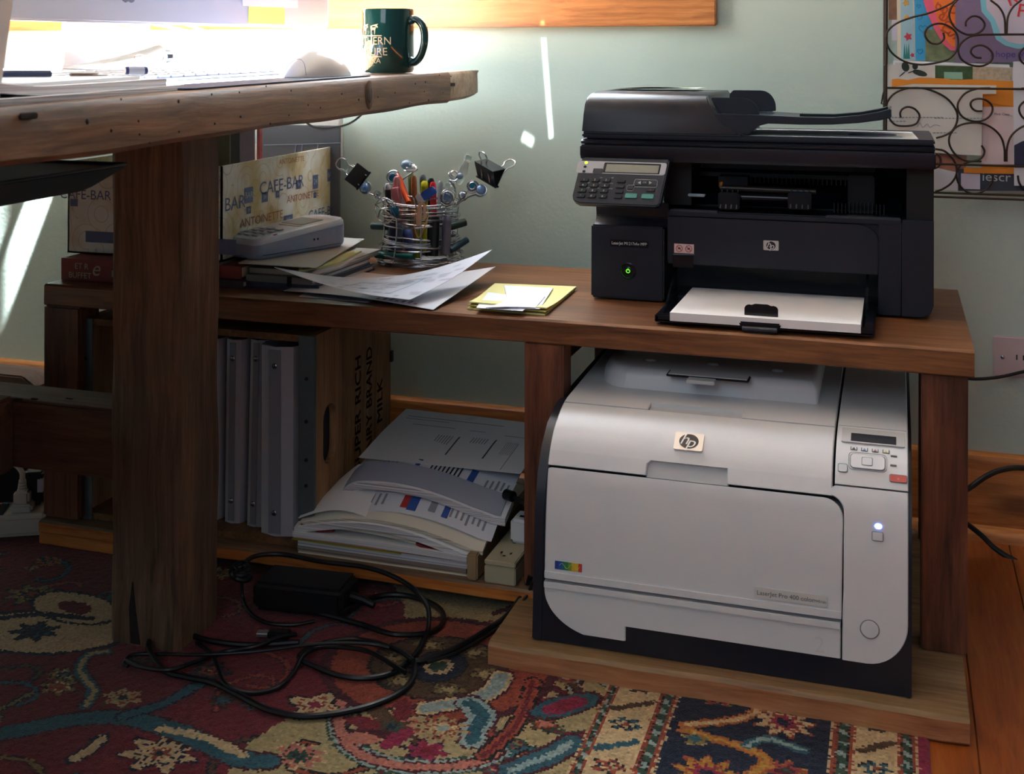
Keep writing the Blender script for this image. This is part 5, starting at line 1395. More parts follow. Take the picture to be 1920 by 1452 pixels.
# ================================================================ things on the shelf, left half
def book(x0, x1, y0, y1, z0, z1, cover, label, name='book', spine=None, cat='book', pages=CREAM, M=None):
    t = thing(name, ((x0 + x1) / 2, (y0 + y1) / 2, z0), label, cat)
    c = .0022
    mb = MB(M=M); mb.prism([(y1, z0), (y0, z0), (y0, z1), (y1, z1), (y1, z1 - c), (y0 + c, z1 - c), (y0 + c, z0 + c), (y1, z0 + c)], 'x', x0, x1)
    mb.obj('cover', cover, t)
    mb = MB(M=M); mb.box(x0 + .003, x1 - .003, y0 + c, y1 - .003, z0 + c, z1 - c); mb.obj('pages', pages, t)
    if spine:
        mb = MB(M=M); spine(mb); mb.obj('spine_lettering', mat('spine_gold', 'b9a58c', .6), t)
    return t
REDB = mat('red_book_cover', '781a1e', .45, noise=.15, nscale=60)
bz = ZS + .0003
sl = at(115, 505, y=-.46).x
def sp1(mb):
    for t, px, py, s_, sh in (('ET R', 153, 500, .013, 0), ('BUFFET', 150, 517, .013, 0), ('e', 182, 505, .034, .3), ('BAR', 222, 515, .014, 0)):
        p = at(px, py, y=-.4607); mb.text(t, s_, frame(p, (1, 0, 0), (0, 0, 1)), 0, shear=sh)
book(sl, sl + .255, -.46, -.22, bz, bz + .034, REDB, 'thick red hardback with pale spine lettering lying flat at the left end of the shelf', spine=sp1)
book(sl + .272, at(455, 520, y=-.44).x, -.44, -.20, bz, bz + .012, mat('multicolour_cover', '4c3a44', .5, noise=.6, nscale=90), 'dark book with speckled spine lowest on the shelf right of the leg')
book(sl + .268, at(452, 510, y=-.43).x, -.43, -.19, bz + .0123, bz + .032, mat('red_tin', '7c2422', .4, noise=.3, nscale=50), 'red book lying under the patterned storage box right of the desk leg')
x0_, x1_ = at(458, 520, y=-.43).x, at(545, 530, y=-.43).x
mb = MB()
book(x0_, at(600, 530, y=-.42).x, -.425, -.22, bz, bz + .010, mat('blue_red_cover', '3a3f5c', .5, noise=.7, nscale=70), 'blue and red book at the bottom of the pile under the phone')
book(x0_ + .002, at(590, 530, y=-.42).x, -.428, -.22, bz + .0103, bz + .020, mat('grey_cover', '7d7a7a', .5), 'grey book with a dark clasp second from the bottom under the phone', pages=PAPER)
mb = MB(); xx_ = at(541, 525, y=-.43).x; mb.box(xx_ - .003, xx_ + .004, -.4295, -.4282, bz + .006, bz + .021); mb.obj('elastic_band', SEAM, label='dark elastic band round the grey book under the phone', cat='band')
book(x0_, at(598, 530, y=-.41).x, -.415, -.18, bz + .0206, bz + .0285, mat('pale_cover', 'a8a39a', .5), 'pale paperback third from the bottom under the phone', pages=PAPER)
# loose pad and notes under the phone
def quad(name, P, th, m, label, cat='paper', curl=None, nu=16, nv=10, marks=None, mats=None):
    a, b, c, d = [Vector(p) for p in P]
    def fn(u, v):
        p = (a * (1 - u) + b * u) * (1 - v) + (d * (1 - u) + c * u) * v
        if curl: p = p + Vector((0, 0, curl(u, v)))
        return p
    mb = MB(); mb.sheet(fn, nu, nv, th)
    for (u0, u1, v0, v1, k) in (marks or []):
        vs = []; fs = []; n_, m_ = max(1, int((u1 - u0) * nu)), max(1, int((v1 - v0) * nv))
        for j in range(m_ + 1):
            for i in range(n_ + 1): vs.append(fn(u0 + (u1 - u0) * i / n_, v0 + (v1 - v0) * j / m_) + Vector((0, 0, .0004)))
        for j in range(m_):
            for i in range(n_): q_ = j * (n_ + 1) + i; fs.append([q_, q_ + 1, q_ + n_ + 2, q_ + n_ + 1])
        mb.raw(vs, fs, k)
    return mb.obj(name, mats or m, label=label, cat=cat)
z1 = bz + .0290
quad('envelope', [at(566, 518, z=z1), at(640, 500, z=z1), at(682, 474, z=z1), at(560, 478, z=z1)], .0030, mat('violet_grey_paper', 'b9b2bc', .7), 'mauve envelope under the yellow pad beside the phone', 'envelope')
quad('writing_pad', [at(560, 508, z=z1 + .003), at(632, 494, z=z1 + .003), at(678, 470, z=z1 + .003), at(560, 478, z=z1 + .003)], .0040 - .0002, mat('yellow_green_pad', 'c9c98a', .7), 'yellow writing pad sticking out at the right of the phone', 'pad')
quad('card', [at(447, 493, z=z1 + .0075), at(592, 502, z=z1 + .0075), at(683, 448, z=z1 + .0075), at(560, 440, z=z1 + .0075)], .0012, mat('grey_card', 'bdbdb8', .7), 'large pale card lying under the phone', 'card')
# storage box with printed cafe pattern
xb1 = at(430, 400, y=-.415).x; yb0, yb1 = -.415, -.012
xb1 = at(416, 400, y=-.415).x
xb0 = at(127, 430, y=yb0).x
zb0 = bz + .0345; 
def side(px, py): return at(px, py, x=xb1)
ztf_, ztb = side(414, 312).z, side(643, 272).z
yb1 = min(side(643, 330).y, -.012)
sb = thing('storage_box', ((xb0 + xb1) / 2, -.2, zb0), 'cream cardboard storage box printed with cafe words standing on the red books', 'box')
def pattern(name):
    m = bpy.data.materials.new(name); m.use_nodes = True; nt = m.node_tree; b = nt.nodes['Principled BSDF']; L = nt.links.new
    tc = nt.nodes.new('ShaderNodeTexCoord')
    n = nt.nodes.new('ShaderNodeTexNoise'); n.inputs['Scale'].default_value = 11; n.inputs['Detail'].default_value = 3; L(tc.outputs['Object'], n.inputs['Vector'])
    r = nt.nodes.new('ShaderNodeValToRGB'); r.color_ramp.elements[0].color = srgb('c8b47c'); r.color_ramp.elements[1].color = srgb('e6e6de'); r.color_ramp.elements[0].position = .38; r.color_ramp.elements[1].position = .58
    L(n.outputs[0], r.inputs[0])
    v = nt.nodes.new('ShaderNodeTexVoronoi'); v.inputs['Scale'].default_value = 22; L(tc.outputs['Object'], v.inputs['Vector'])
    w_ = nt.nodes.new('ShaderNodeMath'); w_.operation = 'SINE'; mu = nt.nodes.new('ShaderNodeMath'); mu.operation = 'MULTIPLY'; mu.inputs[1].default_value = 24; L(v.outputs['Distance'], mu.inputs[0]); L(mu.outputs[0], w_.inputs[0])
    g = nt.nodes.new('ShaderNodeMath'); g.operation = 'GREATER_THAN'; g.inputs[1].default_value = .93; L(w_.outputs[0], g.inputs[0])
    k = nt.nodes.new('ShaderNodeMath'); k.operation = 'MULTIPLY'; k.inputs[1].default_value = .4; L(g.outputs[0], k.inputs[0])
    mx = nt.nodes.new('ShaderNodeMix'); mx.data_type = 'RGBA'; L(k.outputs[0], mx.inputs[0]); L(r.outputs[0], mx.inputs[6]); mx.inputs[7].default_value = srgb('a98c50'); L(mx.outputs[2], b.inputs['Base Color'])
    b.inputs['Roughness'].default_value = .45
    return m
PAT = pattern('cafe_print')
mb = MB()
mb.prism([(yb0, zb0), (yb1, zb0), (yb1, ztb), (yb0, ztf_)], 'x', xb1 - .003, xb1)
mb.prism([(yb0, zb0), (yb1, zb0), (yb1, ztb), (yb0, ztf_)], 'x', xb0, xb0 + .003)
mb.box(xb0, xb1, yb0, yb0 + .003, zb0, ztf_).box(xb0, xb1, yb1 - .003, yb1, zb0, ztb).box(xb0, xb1, yb0, yb1, zb0, zb0 + .003)
mb.obj('box_body', PAT, sb)
mb = MB()
navy = 0; rust = 1
Ms_ = lambda px, py: frame(side(px, py) + Vector((.0004, 0, 0)), (0, 1, 0), (0, 0, 1))
for t, px, py, s_, c in (('CAFE-BAR', 529, 347, .030, 0), ('ANTOINETTE', 568, 369, .017, 1), ('BAR', 440, 382, .030, 0), ('ANTOINETTE', 491, 411, .020, 1), ('CAFE-BAR', 607, 398, .024, 0), ('ANTOINETTE', 547, 301, .013, 1), ('CAFE', 636, 327, .018, 0)):
    M = Ms_(px, py); mb.text(t, s_, M, c, sx=1.15)
for px, py, w_, h_ in ((466, 366, .013, .0125), (496, 370, .010, .008), (520, 364, .006, .006), (559, 346, .009, .008), (591, 341, .010, .0125), (619, 328, .012, .0115), (456, 463, .008, .006), (466, 394, .007, .006), (590, 366, .005, .005), (624, 395, .007, .005), (540, 411, .016, .007), (588, 394, .0, 0)):
    if w_: mb.prism([(-w_, -h_), (w_, -h_), (w_, h_), (-w_, h_)], 'z', 0, .0003, 0, M=Ms_(px, py)); mb.text('24' if w_ < .011 else 'BAR', h_ * 1.1, Ms_(px, py) @ Matrix.Translation((0, 0, .0002)), 2)
Mf = lambda px, py: frame(at(px, py, y=yb0 - .0004), (1, 0, 0), (0, 0, 1))
for t, px, py, s_, c in (('CAFE-BAR', 160, 366, .022, 0), ('ANTOINETTE', 340, 420, .018, 1)):
    mb.text(t, s_, Mf(px, py), c)
mb.prism([(-.03, -.009), (.03, -.009), (.03, .009), (-.03, .009)], 'z', 0, .0003, 0, M=Mf(190, 445)).prism([(-.02, -.012), (.02, -.012), (.02, .012), (-.02, .012)], 'z', 0, .0003, 0, M=Mf(422, 463)).prism([(-.007, -.006), (.007, -.006), (.007, .006), (-.007, .006)], 'z', 0, .0003, 0, M=Mf(139, 380))
mb.obj('printed_words', [mat('print_navy', '5a688e', .6), mat('print_rust', 'a8684c', .6), mat('print_pale', 'b8b8b0', .6)], sb)
# folders standing in the box
G = 'folders standing in the storage box'
def folder(px, x_, y_, ztop_, w_, th, m, label, lean=0):
    mb = MB(); M = Matrix.Translation((x_, 0, zb0 + .004)) @ Matrix.Rotation(lean, 4, 'X'); mb.M = M
    mb.box(-w_, 0, y_, y_ + th, 0, ztop_ - zb0 - .004, bev=.0008); return mb.obj('file_folder', m, label=label, cat='folder')
def fxz(px, py, y): p = at(px, py, y=y); return p.x, p.z
x_, z_ = fxz(640, 236, -.035); xl_, _ = fxz(490, 240, -.035)
folder(0, x_, -.040, z_, x_ - xl_, .004, mat('grey_folder', '5b6068', .5), 'large dark grey folder with pale line drawing standing at the back of the storage box')
mb = MB(); yl = -.0405
mb.tube([at(495, 272, y=yl), at(560, 271, y=yl), at(640, 268, y=yl)], .0005, 0, 5)
for px in (555, 567, 596): mb.tube([at(px, 271, y=yl), at(px - 3, 300, y=yl)], .0008, 0, 5)
mb.obj('folder_drawing', mat('pale_blue_line', '8d9ab8', .5), parent=C.objects[-1] if False else [o for o in C.objects if o.name.startswith('file_folder')][-1])
x_, z_ = fxz(489, 240, -.09); xl_, _ = fxz(483, 240, -.09)
folder(0, x_ + .001, -.095, z_, .007, .010, mat('rainbow_binder', '7a3a3c', .4, noise=.9, nscale=45), 'narrow multicoloured file edge beside the dark grey folder')
x_, z_ = fxz(482, 240, -.13); folder(0, x_ - .002, -.135, z_, .075, .003, mat('mauve_folder', '8a7f8e', .6), 'mauve folder standing between the green folder and the coloured file')
x_, z_ = fxz(455, 244, -.19); folder(0, x_ - .002, -.195, z_ + .003, .11, .003, mat('grey_violet_folder', '6c6878', .6), 'grey violet folder standing in the storage box near the desk leg')
x_, z_ = fxz(436, 250, -.25); folder(0, x_ - .002, -.255, z_ + .003, .14, .003, mat('olive_folder', '77785f', .6), 'olive green folder with ruled lines standing in front in the storage box')
x_, z_ = fxz(640, 228, -.020); mb = MB(); mb.box(fxz(575, 230, -.02)[0], x_, -.030, -.012, ztb - .02, z_ + .010, bev=.001)
mb.obj('file_folder', mat('white_file', 'e2e2de', .6), label='white papers showing above the dark grey folder, just below the desk top', cat='papers')

# ---------------------------------------------------------------- phone lying on the card
pa, pb_ = at(482, 489, z=z1 + .0085), at(655, 460, z=z1 + .0085)
# local frame: length L along (pa->pb), width to the left-back
dirv = Vector((pb_.x - pa.x, pb_.y - pa.y, 0)); PL = dirv.length; dirv.normalize()
back = Vector((-dirv.y, dirv.x, 0))
Mph = Matrix((dirv, back, Vector((0, 0, 1)))).transposed().to_4x4(); Mph.translation = Vector((pa.x, pa.y, z1 + .0085))
ph = thing('desk_phone', (pa.x + dirv.x * PL / 2, pa.y + dirv.y * PL / 2, z1 + .0085), 'silver blue phone base with white keypad top lying in front of the storage box', 'phone')
PW = .088
def phone_ring(ins, r=.022):
    x0, x1, y0, y1 = ins, PL - ins, ins, PW - ins; pts = []
    for cx_, cy_, a0, rr_ in ((x1 - r, y1 - r, 0, r), (x0 + r * .6, y1 - r * .6, 90, r * .6), (x0 + r * .6, y0 + r * .6, 180, r * .6), (x1 - r, y0 + r, 270, r)):
        for k in range(7): a = R(a0 + 15 * k); pts.append((cx_ + rr_ * math.cos(a), cy_ + rr_ * math.sin(a)))
    return pts
def ztop_ph(x): return .024 + .016 * x / PL
def loft(mb, secs, mat=0, cap=True):
    vs = []; n = len(secs[0]); fs = []
    for s_ in secs: vs += s_
    for i in range(len(secs) - 1):
        for k in range(n): j = (k + 1) % n; fs.append([i * n + k, i * n + j, (i + 1) * n + j, (i + 1) * n + k])
    if cap: fs.append(list(range(n))[::-1]); fs.append([(len(secs) - 1) * n + k for k in range(n)])
    mb.raw(vs, fs, mat)
mb = MB(M=Mph)
loft(mb, [[(x, y, 0) for x, y in phone_ring(.004)], [(x, y, .004) for x, y in phone_ring(.001)], [(x, y, .008) for x, y in phone_ring(0)], [(x, y, ztop_ph(x) - .002) for x, y in phone_ring(0)]])
mb.obj('base_shell', mat('phone_blue_grey', '98a4be', .35), ph)
mb = MB(M=Mph)
loft(mb, [[(x, y, ztop_ph(x) - .0018) for x, y in phone_ring(.0003)], [(x, y, ztop_ph(x) + .003) for x, y in phone_ring(.0005)], [(x, y, ztop_ph(x) + .007) for x, y in phone_ring(.003)], [(x, y, ztop_ph(x) + .0085) for x, y in phone_ring(.008)]])
mb.obj('top_shell', mat('phone_white', 'd6e0ec', .25), ph)
tl_ = math.atan(.016 / PL)
for i in range(12):
    r_, c = divmod(i, 3); x = .020 + r_ * .0155; y = .024 + c * .019
    mb = MB(M=Mph @ Matrix.Translation((x, y, ztop_ph(x) + .0080)) @ Matrix.Rotation(-tl_, 4, 'Y')); mb.prism(rrect(.0050, .0068, .002), 'z', 0, .0028, 0, bev=.0006)
    mb.obj('phone_key', mat('key_grey_white', 'b4bac4', .4), ph)
x = .082; mb = MB(M=Mph @ Matrix.Translation((PL * .68, PW * .52, ztop_ph(PL * .68) + .0084)) @ Matrix.Rotation(-tl_, 4, 'Y')); mb.prism(rrect(.024, .026, .003), 'z', 0, .0008, 0)
mb.obj('phone_display', mat('phone_lcd', '8fa6b4', .2), ph)
mb = MB(M=Mph @ Matrix.Translation((PL * .52, PW * .45, ztop_ph(PL * .52) + .0084)) @ Matrix.Rotation(-tl_, 4, 'Y')); mb.prism(rrect(.004, .024, .002), 'z', 0, .0009, 0); mb.obj('trim_bar', mat('warm_bar', 'b09a80', .4), ph)
mb = MB(M=Mph @ Matrix.Translation((.042, .006, ztop_ph(.04) + .0072)) @ Matrix.Rotation(-tl_, 4, 'Y')); mb.box(-.004, .004, -.002, .002, 0, .0015, bev=.0005); mb.obj('red_key', mat('key_red', '9c3048', .4), ph)
mb = MB(M=Mph)
for x in (PL * .60, PL * .64): mb.lathe([(.0020, 0), (.0017, .0004), (0, .0004)], 0, 12, M=Matrix.Translation((x, -.0001, .019)) @ Matrix.Rotation(R(90), 4, 'X'))
mb.tube([(PL * .0 + .012, -.0002, .0062), (PL - .022, -.0002, .0062)], .0004, 0, 5)
for k in range(3): mb.tube([(PL * .80, -.0003, .024 + k * .003), (PL * .815, -.0003, .022 + k * .003), (PL * .83, -.0003, .024 + k * .003)], .0004, 1, 5)
mb.obj('side_details', [SEAM, mat('phone_white', 'd6e0ec')], ph)

# ---------------------------------------------------------------- curled sheets in front of the basket
zA = z1 + .012
A_ = at(514, 501, z=.455); Bq = at(923, 468, z=.470); Cq = at(768, 562, z=.4195)
def big(u, v):
    """u along the long back edge A->B, v towards the front"""
    a = A_ * (1 - u) + Bq * u
    a = a + Vector((0, 0, -.028 * math.sin(math.pi * u) ** 1.0 * 1.0))
    front = A_ * (1 - u) ** 1.0 + Cq * u
    p = a * (1 - v) + front * v
    p.z += -.010 * math.sin(math.pi * u) * v * (1 - .2 * v) - .006 * math.sin(math.pi * v) * u
    p.z = max(p.z, ZS + .0065 + .004 * (1 - u))
    return p
def mk2(fn, mb, u0, u1, v0, v1, c, up=.0006, n_=14):
    vs = []; fs = []; m_ = n_
    for j in range(m_ + 1):
        for i in range(n_ + 1): vs.append(fn(u0 + (u1 - u0) * i / n_, v0 + (v1 - v0) * j / m_) + Vector((0, 0, up)))
    for j in range(m_):
        for i in range(n_): a = j * (n_ + 1) + i; fs.append([a, a + 1, a + n_ + 2, a + n_ + 1])
    mb.raw(vs, fs, c)
mb = MB(); mb.sheet(big, 40, 24, .0005)
for u0, u1, v0, v1, c in ((.45, .80, .36, .37, 1), (.45, .80, .90, .91, 1), (.45, .458, .36, .91, 1), (.792, .80, .36, .91, 1), (.55, .59, .70, .80, 1), (.62, .76, .42, .445, 2), (.60, .74, .48, .50, 2), (.61, .72, .54, .55, 2)): mk2(big, mb, u0, u1, v0, v1, c)
rr = random.Random(3)
for k in range(46):
    u = rr.uniform(.30, .95); v = rr.uniform(.06, .93); mk2(big, mb, u, u + rr.uniform(.03, .07), v, min(.97, v + .045), 3, .0004, 4)
mb.obj('curled_sheet', [mat('flyer_paper', 'dde2f0', .7), mat('flyer_blue', '8fb2cc', .7), mat('flyer_grey', 'a7abb8', .7), mat('flyer_pale', 'c4c9da', .7)], label='large bluish white flyer curling up off the shelf in front of the wire basket', cat='paper')
P2r, P2b, P2l = at(929, 500, z=.432), at(812, 581, z=ZS + .002), at(532, 545, z=ZS + .004)
P2t = at(640, 505, z=ZS + .006)
def big2(u, v):
    p = (P2l * (1 - u) + P2b * u) * (1 - v) + (P2t * (1 - u) + P2r * u) * v
    p.z += .004 * math.sin(3.14 * u) * (1 - v) - .012 * v * math.sin(3.14 * u)
    p.z = max(p.z, ZS + .0012)
    return p
mb = MB(); mb.sheet(big2, 30, 14, .0005)
for k in range(7): mk2(big2, mb, .62 + .04 * k, .64 + .04 * k, .03, .06 + .02 * (k % 3), 1, .0004, 3)
mb.obj('white_sheet', [mat('sheet_blueish', 'd4d6de', .75), PAPERG], label='white sheet under the curling flyer with its point towards the shelf edge', cat='paper')
quad('envelope', [at(560, 556, z=ZS + .001), at(690, 567, z=ZS + .001), at(740, 540, z=ZS + .001), at(600, 530, z=ZS + .001)], .0006, mat('dim_white', 'b9b8c4', .7), 'mauve white envelope flat on the shelf below the curling flyer', 'envelope')
# yellow pad with small white notes
zn = ZS + .0003
Pn = [at(876, 580, z=zn), at(1022, 592, z=zn), at(1078, 545, z=zn), at(925, 539, z=zn)]
for k in range(3):
    o_ = k * .0022
    quad('yellow_note_paper', [p + Vector((.001 * k, .0008 * k, .0018 + o_)) for p in Pn], .0018, [YELLOW, mat('yellow_dark', 'ccc070', .8), YELLOW][k], ['yellow paper sheet at the bottom of the small note pile on the shelf', 'darker yellow paper second in the small note pile on the shelf', 'yellow lined paper on top of the yellow sheets, under the white slips'][k], 'note paper', curl=lambda u, v: .0045 * (2 * v - 1) ** 2 * (k * .5) * (v < .5))
zz_ = zn + .0082
def slip(P, th, m, label, c=None, dz=0): return quad('paper_slip', [at(a, b, z=zz_ + dz) for a, b in P], th, m, label, 'note', curl=c)
WS = mat('bright_slip', 'e4e8f4', .7)
slip([(893, 577), (980, 583), (1010, 560), (915, 548)], .0008, WS, 'bluish white slip lowest on the yellow note paper')
slip([(955, 578), (1012, 579), (1037, 540), (945, 535)], .0008, WS, 'white slip with faint grey print at the back of the note pile', dz=.0010)
slip([(911, 577), (1004, 577), (1022, 556), (1005, 546), (918, 537)][:4], .0010, WS, 'bright white slip on top of the yellow note pile', lambda u, v: .0015 * math.sin(3.14 * u), dz=.0022)
# ================================================================ wire basket of pens
bc = Vector((-.782, -.128, ZS + .0003)); RB = .073; RT = .066; HB = at(787, 380, y=bc.y).z - bc.z
bk = thing('wire_basket', tuple(bc), 'silver wire basket of wound rings crammed with pens on the back of the shelf', 'pencil basket')
rr = random.Random(21)
def brad(h): return RB + (RT - RB) * h - .006 * math.sin(3.14 * h)
def ring_pts(h, wob, n=48, ph=0, amp=.002, squash=.98):
    return [bc + Vector(((brad(h) + amp * math.sin(3 * a + ph) + wob) * math.cos(a), (brad(h) + wob) * squash * math.sin(a), h * HB + .003 + .003 * math.sin(2 * a + ph) * .8)) for a in [2 * math.pi * k / n for k in range(n)]]
hs = [0, .03, .07, .10, .13, .26, .29, .33, .36, .39, .43, .64, .68, .72, .76, .80, .84, .88, .92, .96, 1.0]
for h in hs:
    mb = MB(); mb.tube(ring_pts(h, rr.uniform(-.002, .004), ph=rr.uniform(0, 6), amp=rr.uniform(.0008, .0032)), .0016, 0, 7, closed=True); mb.obj('ring', STEEL, bk)
for k in range(9):
    a = R(-108 + k * 40); mb = MB()
    mb.tube([bc + Vector(((brad(h) + .0005) * math.cos(a), (brad(h) + .0005) * .98 * math.sin(a), h * HB + .003)) for h in np.linspace(0, 1, 9)], .0013, 0, 7); mb.obj('upright', STEEL, bk)
mb = MB()
for k in range(-4, 5): y = k * .015; w_ = math.sqrt(max(0, RB ** 2 - y * y)); mb.tube([bc + Vector((-w_, y, .0028)), bc + Vector((w_, y, .0028))], .0009, 0, 6)
mb.obj('bottom_grid', STEEL, bk)
GLB = mat('glass_bead_blue', '86a8d8', .12, trans=.35); GLT = mat('glass_bead_teal', '1c7aa0', .12, trans=.25)
ZT_ = bc.z + HB
def curl(cen, r, axis_dir, turns, label_mat, br, name='wire_curl', bead_off=(0, 0, 0), squ=1.0, drop=.01):
    """spiral of wire ending in a bead"""
    ad = Vector(axis_dir).normalized(); e1 = ad.orthogonal().normalized(); e2 = ad.cross(e1); pts = []
    n = int(turns * 18)
    for k in range(n + 1):
        t = k / n; a = 2 * math.pi * turns * t; rad = r * (1 - .62 * t) if turns > 1.2 else r
        pts.append(Vector(cen) + e1 * rad * math.cos(a) + e2 * rad * squ * math.sin(a) + ad * (drop * t))
    out_ = (Vector(cen) - bc); out_.z = 0; out_ = out_.normalized() if out_.length > .01 else Vector((0, -1, 0))
    rim = bc + out_ * (RT - .003); rim.z = ZT_ - .004
    mid = (rim + pts[0]) / 2 + out_ * .006 + Vector((0, 0, .006))
    pts = spline3([rim, mid, pts[0]], 5)[:-1] + pts
    mb = MB(); mb.tube(pts, .0013, 0, 7); o = mb.obj(name, STEEL, bk)
    mb = MB(); mb.lathe([(br * math.sin(R(a)), -br * .8 * math.cos(R(a))) for a in range(0, 181, 20)], 0, 16, M=Matrix.Translation(Vector(cen) + Vector(bead_off)) @ ad.to_track_quat('Z', 'Y').to_matrix().to_4x4()); mb.obj('bead', label_mat, o)
yfr = bc.y - .066
def bp(px, py, y=None): return at(px, py, y=bc.y if y is None else y)
curl(bp(840, 370, yfr + .01), .0155, (0, -1, .1), 2.6, GLB, .0085, squ=.95)
curl(bp(737, 332), .0150, (.2, -1, .0), 1.9, GLT, .0085, squ=.9)
curl(bp(770, 320), .0130, (.2, -.4, 1), 2.4, mat('glass_bead_pale', '9db6cc', .12, trans=.4), .010, bead_off=(-.008, 0, .010), drop=.012)
curl(bp(722, 395, yfr + .006), .0210, (-.2, -1, 0), 1.1, GLT, .009, bead_off=(.018, 0, .0), drop=0)
curl(bp(886, 350), .0115, (.3, -1, .2), 2.4, GLT, .0075, drop=.006)
curl(bp(902, 356, bc.y - .01), .0120, (.1, -1, .3), 1.3, GLB, .0085, drop=.004)
curl(bp(685, 352), .0110, (-.1, -1, .2), 1.0, GLB, .0085, drop=0)
curl(bp(850, 330), .0105, (.5, -1, .6), 2.2, mat('glass_bead_pale', '9db6cc'), .006, bead_off=(.012, 0, 0))
curl(bp(708, 365), .0085, (0, -1, 0), 1.6, GLB, .003, drop=.003)
curl(bp(868, 367), .0095, (0, -1, .3), 1.8, GLB, .003, drop=.003)
# zigzag wire in front
mb = MB(); mb.tube([bp(703, 384, yfr), bp(724, 375, yfr - .002), bp(745, 410, yfr - .002), bp(703, 384, yfr - .001), bp(722, 397, yfr - .002), bp(728, 372, yfr)], .0012, 0, 7); mb.obj('zigzag_wire', STEEL, bk)
mb = MB(); mb.tube(spline3([bp(765, 368, yfr), bp(775, 372, yfr - .004), bp(785, 398, yfr - .004), bp(800, 378, yfr), bp(815, 372, yfr)], 6), .0012, 0, 7); mb.obj('wavy_wire', STEEL, bk)

# pens and other things inside: (px top, py top, px bottom, py bottom, radius, colour, label, cat, end)
def stick(px0, py0, px1, py1, y0, y1, r, m, name, label, cat='pen', tip=None, tipm=None, seg=12, tail=None):
    a = at(px0, py0, y=y0); b = at(px1, py1, y=y1); b.z = max(b.z, bc.z + .012)
    d = (a - b)
    t = thing(name, tuple(b), label, cat)
    mb = MB(); mb.tube([b, b + d * .5, a], r, 0, seg); mb.obj('barrel', m, t)
    n = d.normalized()
    mb = MB(); mb.tube([a - n * .0001, a + n * .006, a + n * .010], r * 1.02, 0, seg, taper=tip or [1, .9, .5]); mb.obj('end_cap', tipm or m, t)
    return t
yc = bc.y
stick(727, 355, 735, 470, yc - .02, yc - .01, .0055, mat('pen_black', '15161c', .3), 'marker_pen', 'black marker with clear cap at the left rim of the wire basket', tipm=mat('clear_cap', 'c8c8cc', .2))
stick(744, 342, 752, 470, yc - .022, yc, .0062, mat('dusty_pink', 'b87a7c', .4), 'pen', 'dusty pink highlighter behind the pink eraser in the wire basket')
stick(752, 345, 762, 480, yc + .012, yc + .01, .0045, mat('pale_mauve_pen', 'b8a8b4', .4), 'pen', 'pale mauve pen standing left of the orange pen')
stick(748, 334, 766, 380, yc + .004, yc - .02, .0052, mat('orange_plastic', 'e2541c', .35), 'gel_pen', 'bright orange pen leaning left in the wire basket')
stick(771, 335, 775, 480, yc + .02, yc + .01, .0058, mat('pencil_green', '5a7040', .5), 'pencil', 'green patterned pencil under the tall bead of the wire basket', 'pencil')
stick(776, 340, 778, 480, yc + .005, yc, .0052, mat('pencil_brown', 'a8683c', .5, noise=.5, nscale=300), 'pencil', 'brown speckled pencil in the middle of the wire basket', 'pencil')
stick(793, 338, 797, 480, yc + .012, yc + .01, .0058, mat('grey_pen', '6c6c70', .4), 'pen', 'dark grey pen with a bent top behind the lime marker')
stick(796, 350, 793, 470, yc - .004, yc - .01, .0068, mat('lime_marker', 'b8b820', .4), 'highlighter', 'lime green highlighter in the wire basket')
stick(808, 345, 803, 480, yc + .005, yc, .0062, mat('pen_black', '15161c'), 'marker_pen', 'black capped marker right of the lime highlighter')
stick(812, 352, 815, 470, yc - .008, yc - .015, .0058, mat('red_cap', 'c4202c', .3), 'marker_pen', 'red capped marker in the wire basket')
stick(826, 350, 824, 480, yc - .012, yc - .02, .0050, mat('clear_plastic', 'bfc3c9', .2, trans=.5), 'pen', 'clear plastic pen standing right of the red marker')
stick(765, 440, 770, 482, yc - .040, yc - .045, .0085, mat('blue_marker', '3a4a80', .4), 'marker_pen', 'blue marker end behind the lower rings of the basket')
stick(738, 420, 735, 480, yc - .035, yc - .035, .008, mat('navy_pen', '222a40', .4), 'marker_pen', 'navy marker behind the left lower rings of the basket')
stick(790, 420, 784, 484, yc - .045, yc - .05, .0060, mat('olive_marker', '8a8c20', .4), 'marker_pen', 'olive yellow marker low in the basket behind the beige elastic')
stick(815, 415, 812, 480, yc - .040, yc - .045, .009, mat('black_marker', '121318', .3), 'marker_pen', 'thick black marker low in the middle of the basket')
stick(838, 415, 835, 478, yc - .030, yc - .04, .008, mat('grey_violet_pen', '5a5868', .4), 'marker_pen', 'grey violet marker behind the lower right rings of the basket')
stick(750, 430, 748, 478, yc - .045, yc - .048, .006, mat('slate_pen', '4c5468', .4), 'marker_pen', 'slate blue marker low at the left of the basket')
# things lying through the rings
def lying(px0, py0, px1, py1, y0, y1, r, m, label):
    mb = MB(); mb.tube([at(px0, py0, y=y0), at(px1, py1, y=y1)], r, 0, 12); return mb.obj('crayon', m, label=label, cat='pen')
lying(698, 424, 740, 426, yc - .02, yc - .03, .0062, mat('dark_green_tube', '12302c', .4), 'dark green tube poking out of the left side of the basket')
lying(872, 417, 835, 428, yc + .0, yc - .03, .0068, mat('dark_green_tube', '12302c'), 'dark green tube poking out of the right side of the basket')
lying(876, 450, 845, 470, yc + .0, yc - .03, .0055, mat('dark_teal_pen', '1c4250', .4), 'teal ended pen poking out low at the right of the basket')
lying(705, 478, 776, 482, yc - .045, yc - .055, .0060, mat('green_marker', '2c7a68', .4), 'teal green marker lying flat at the bottom of the basket')
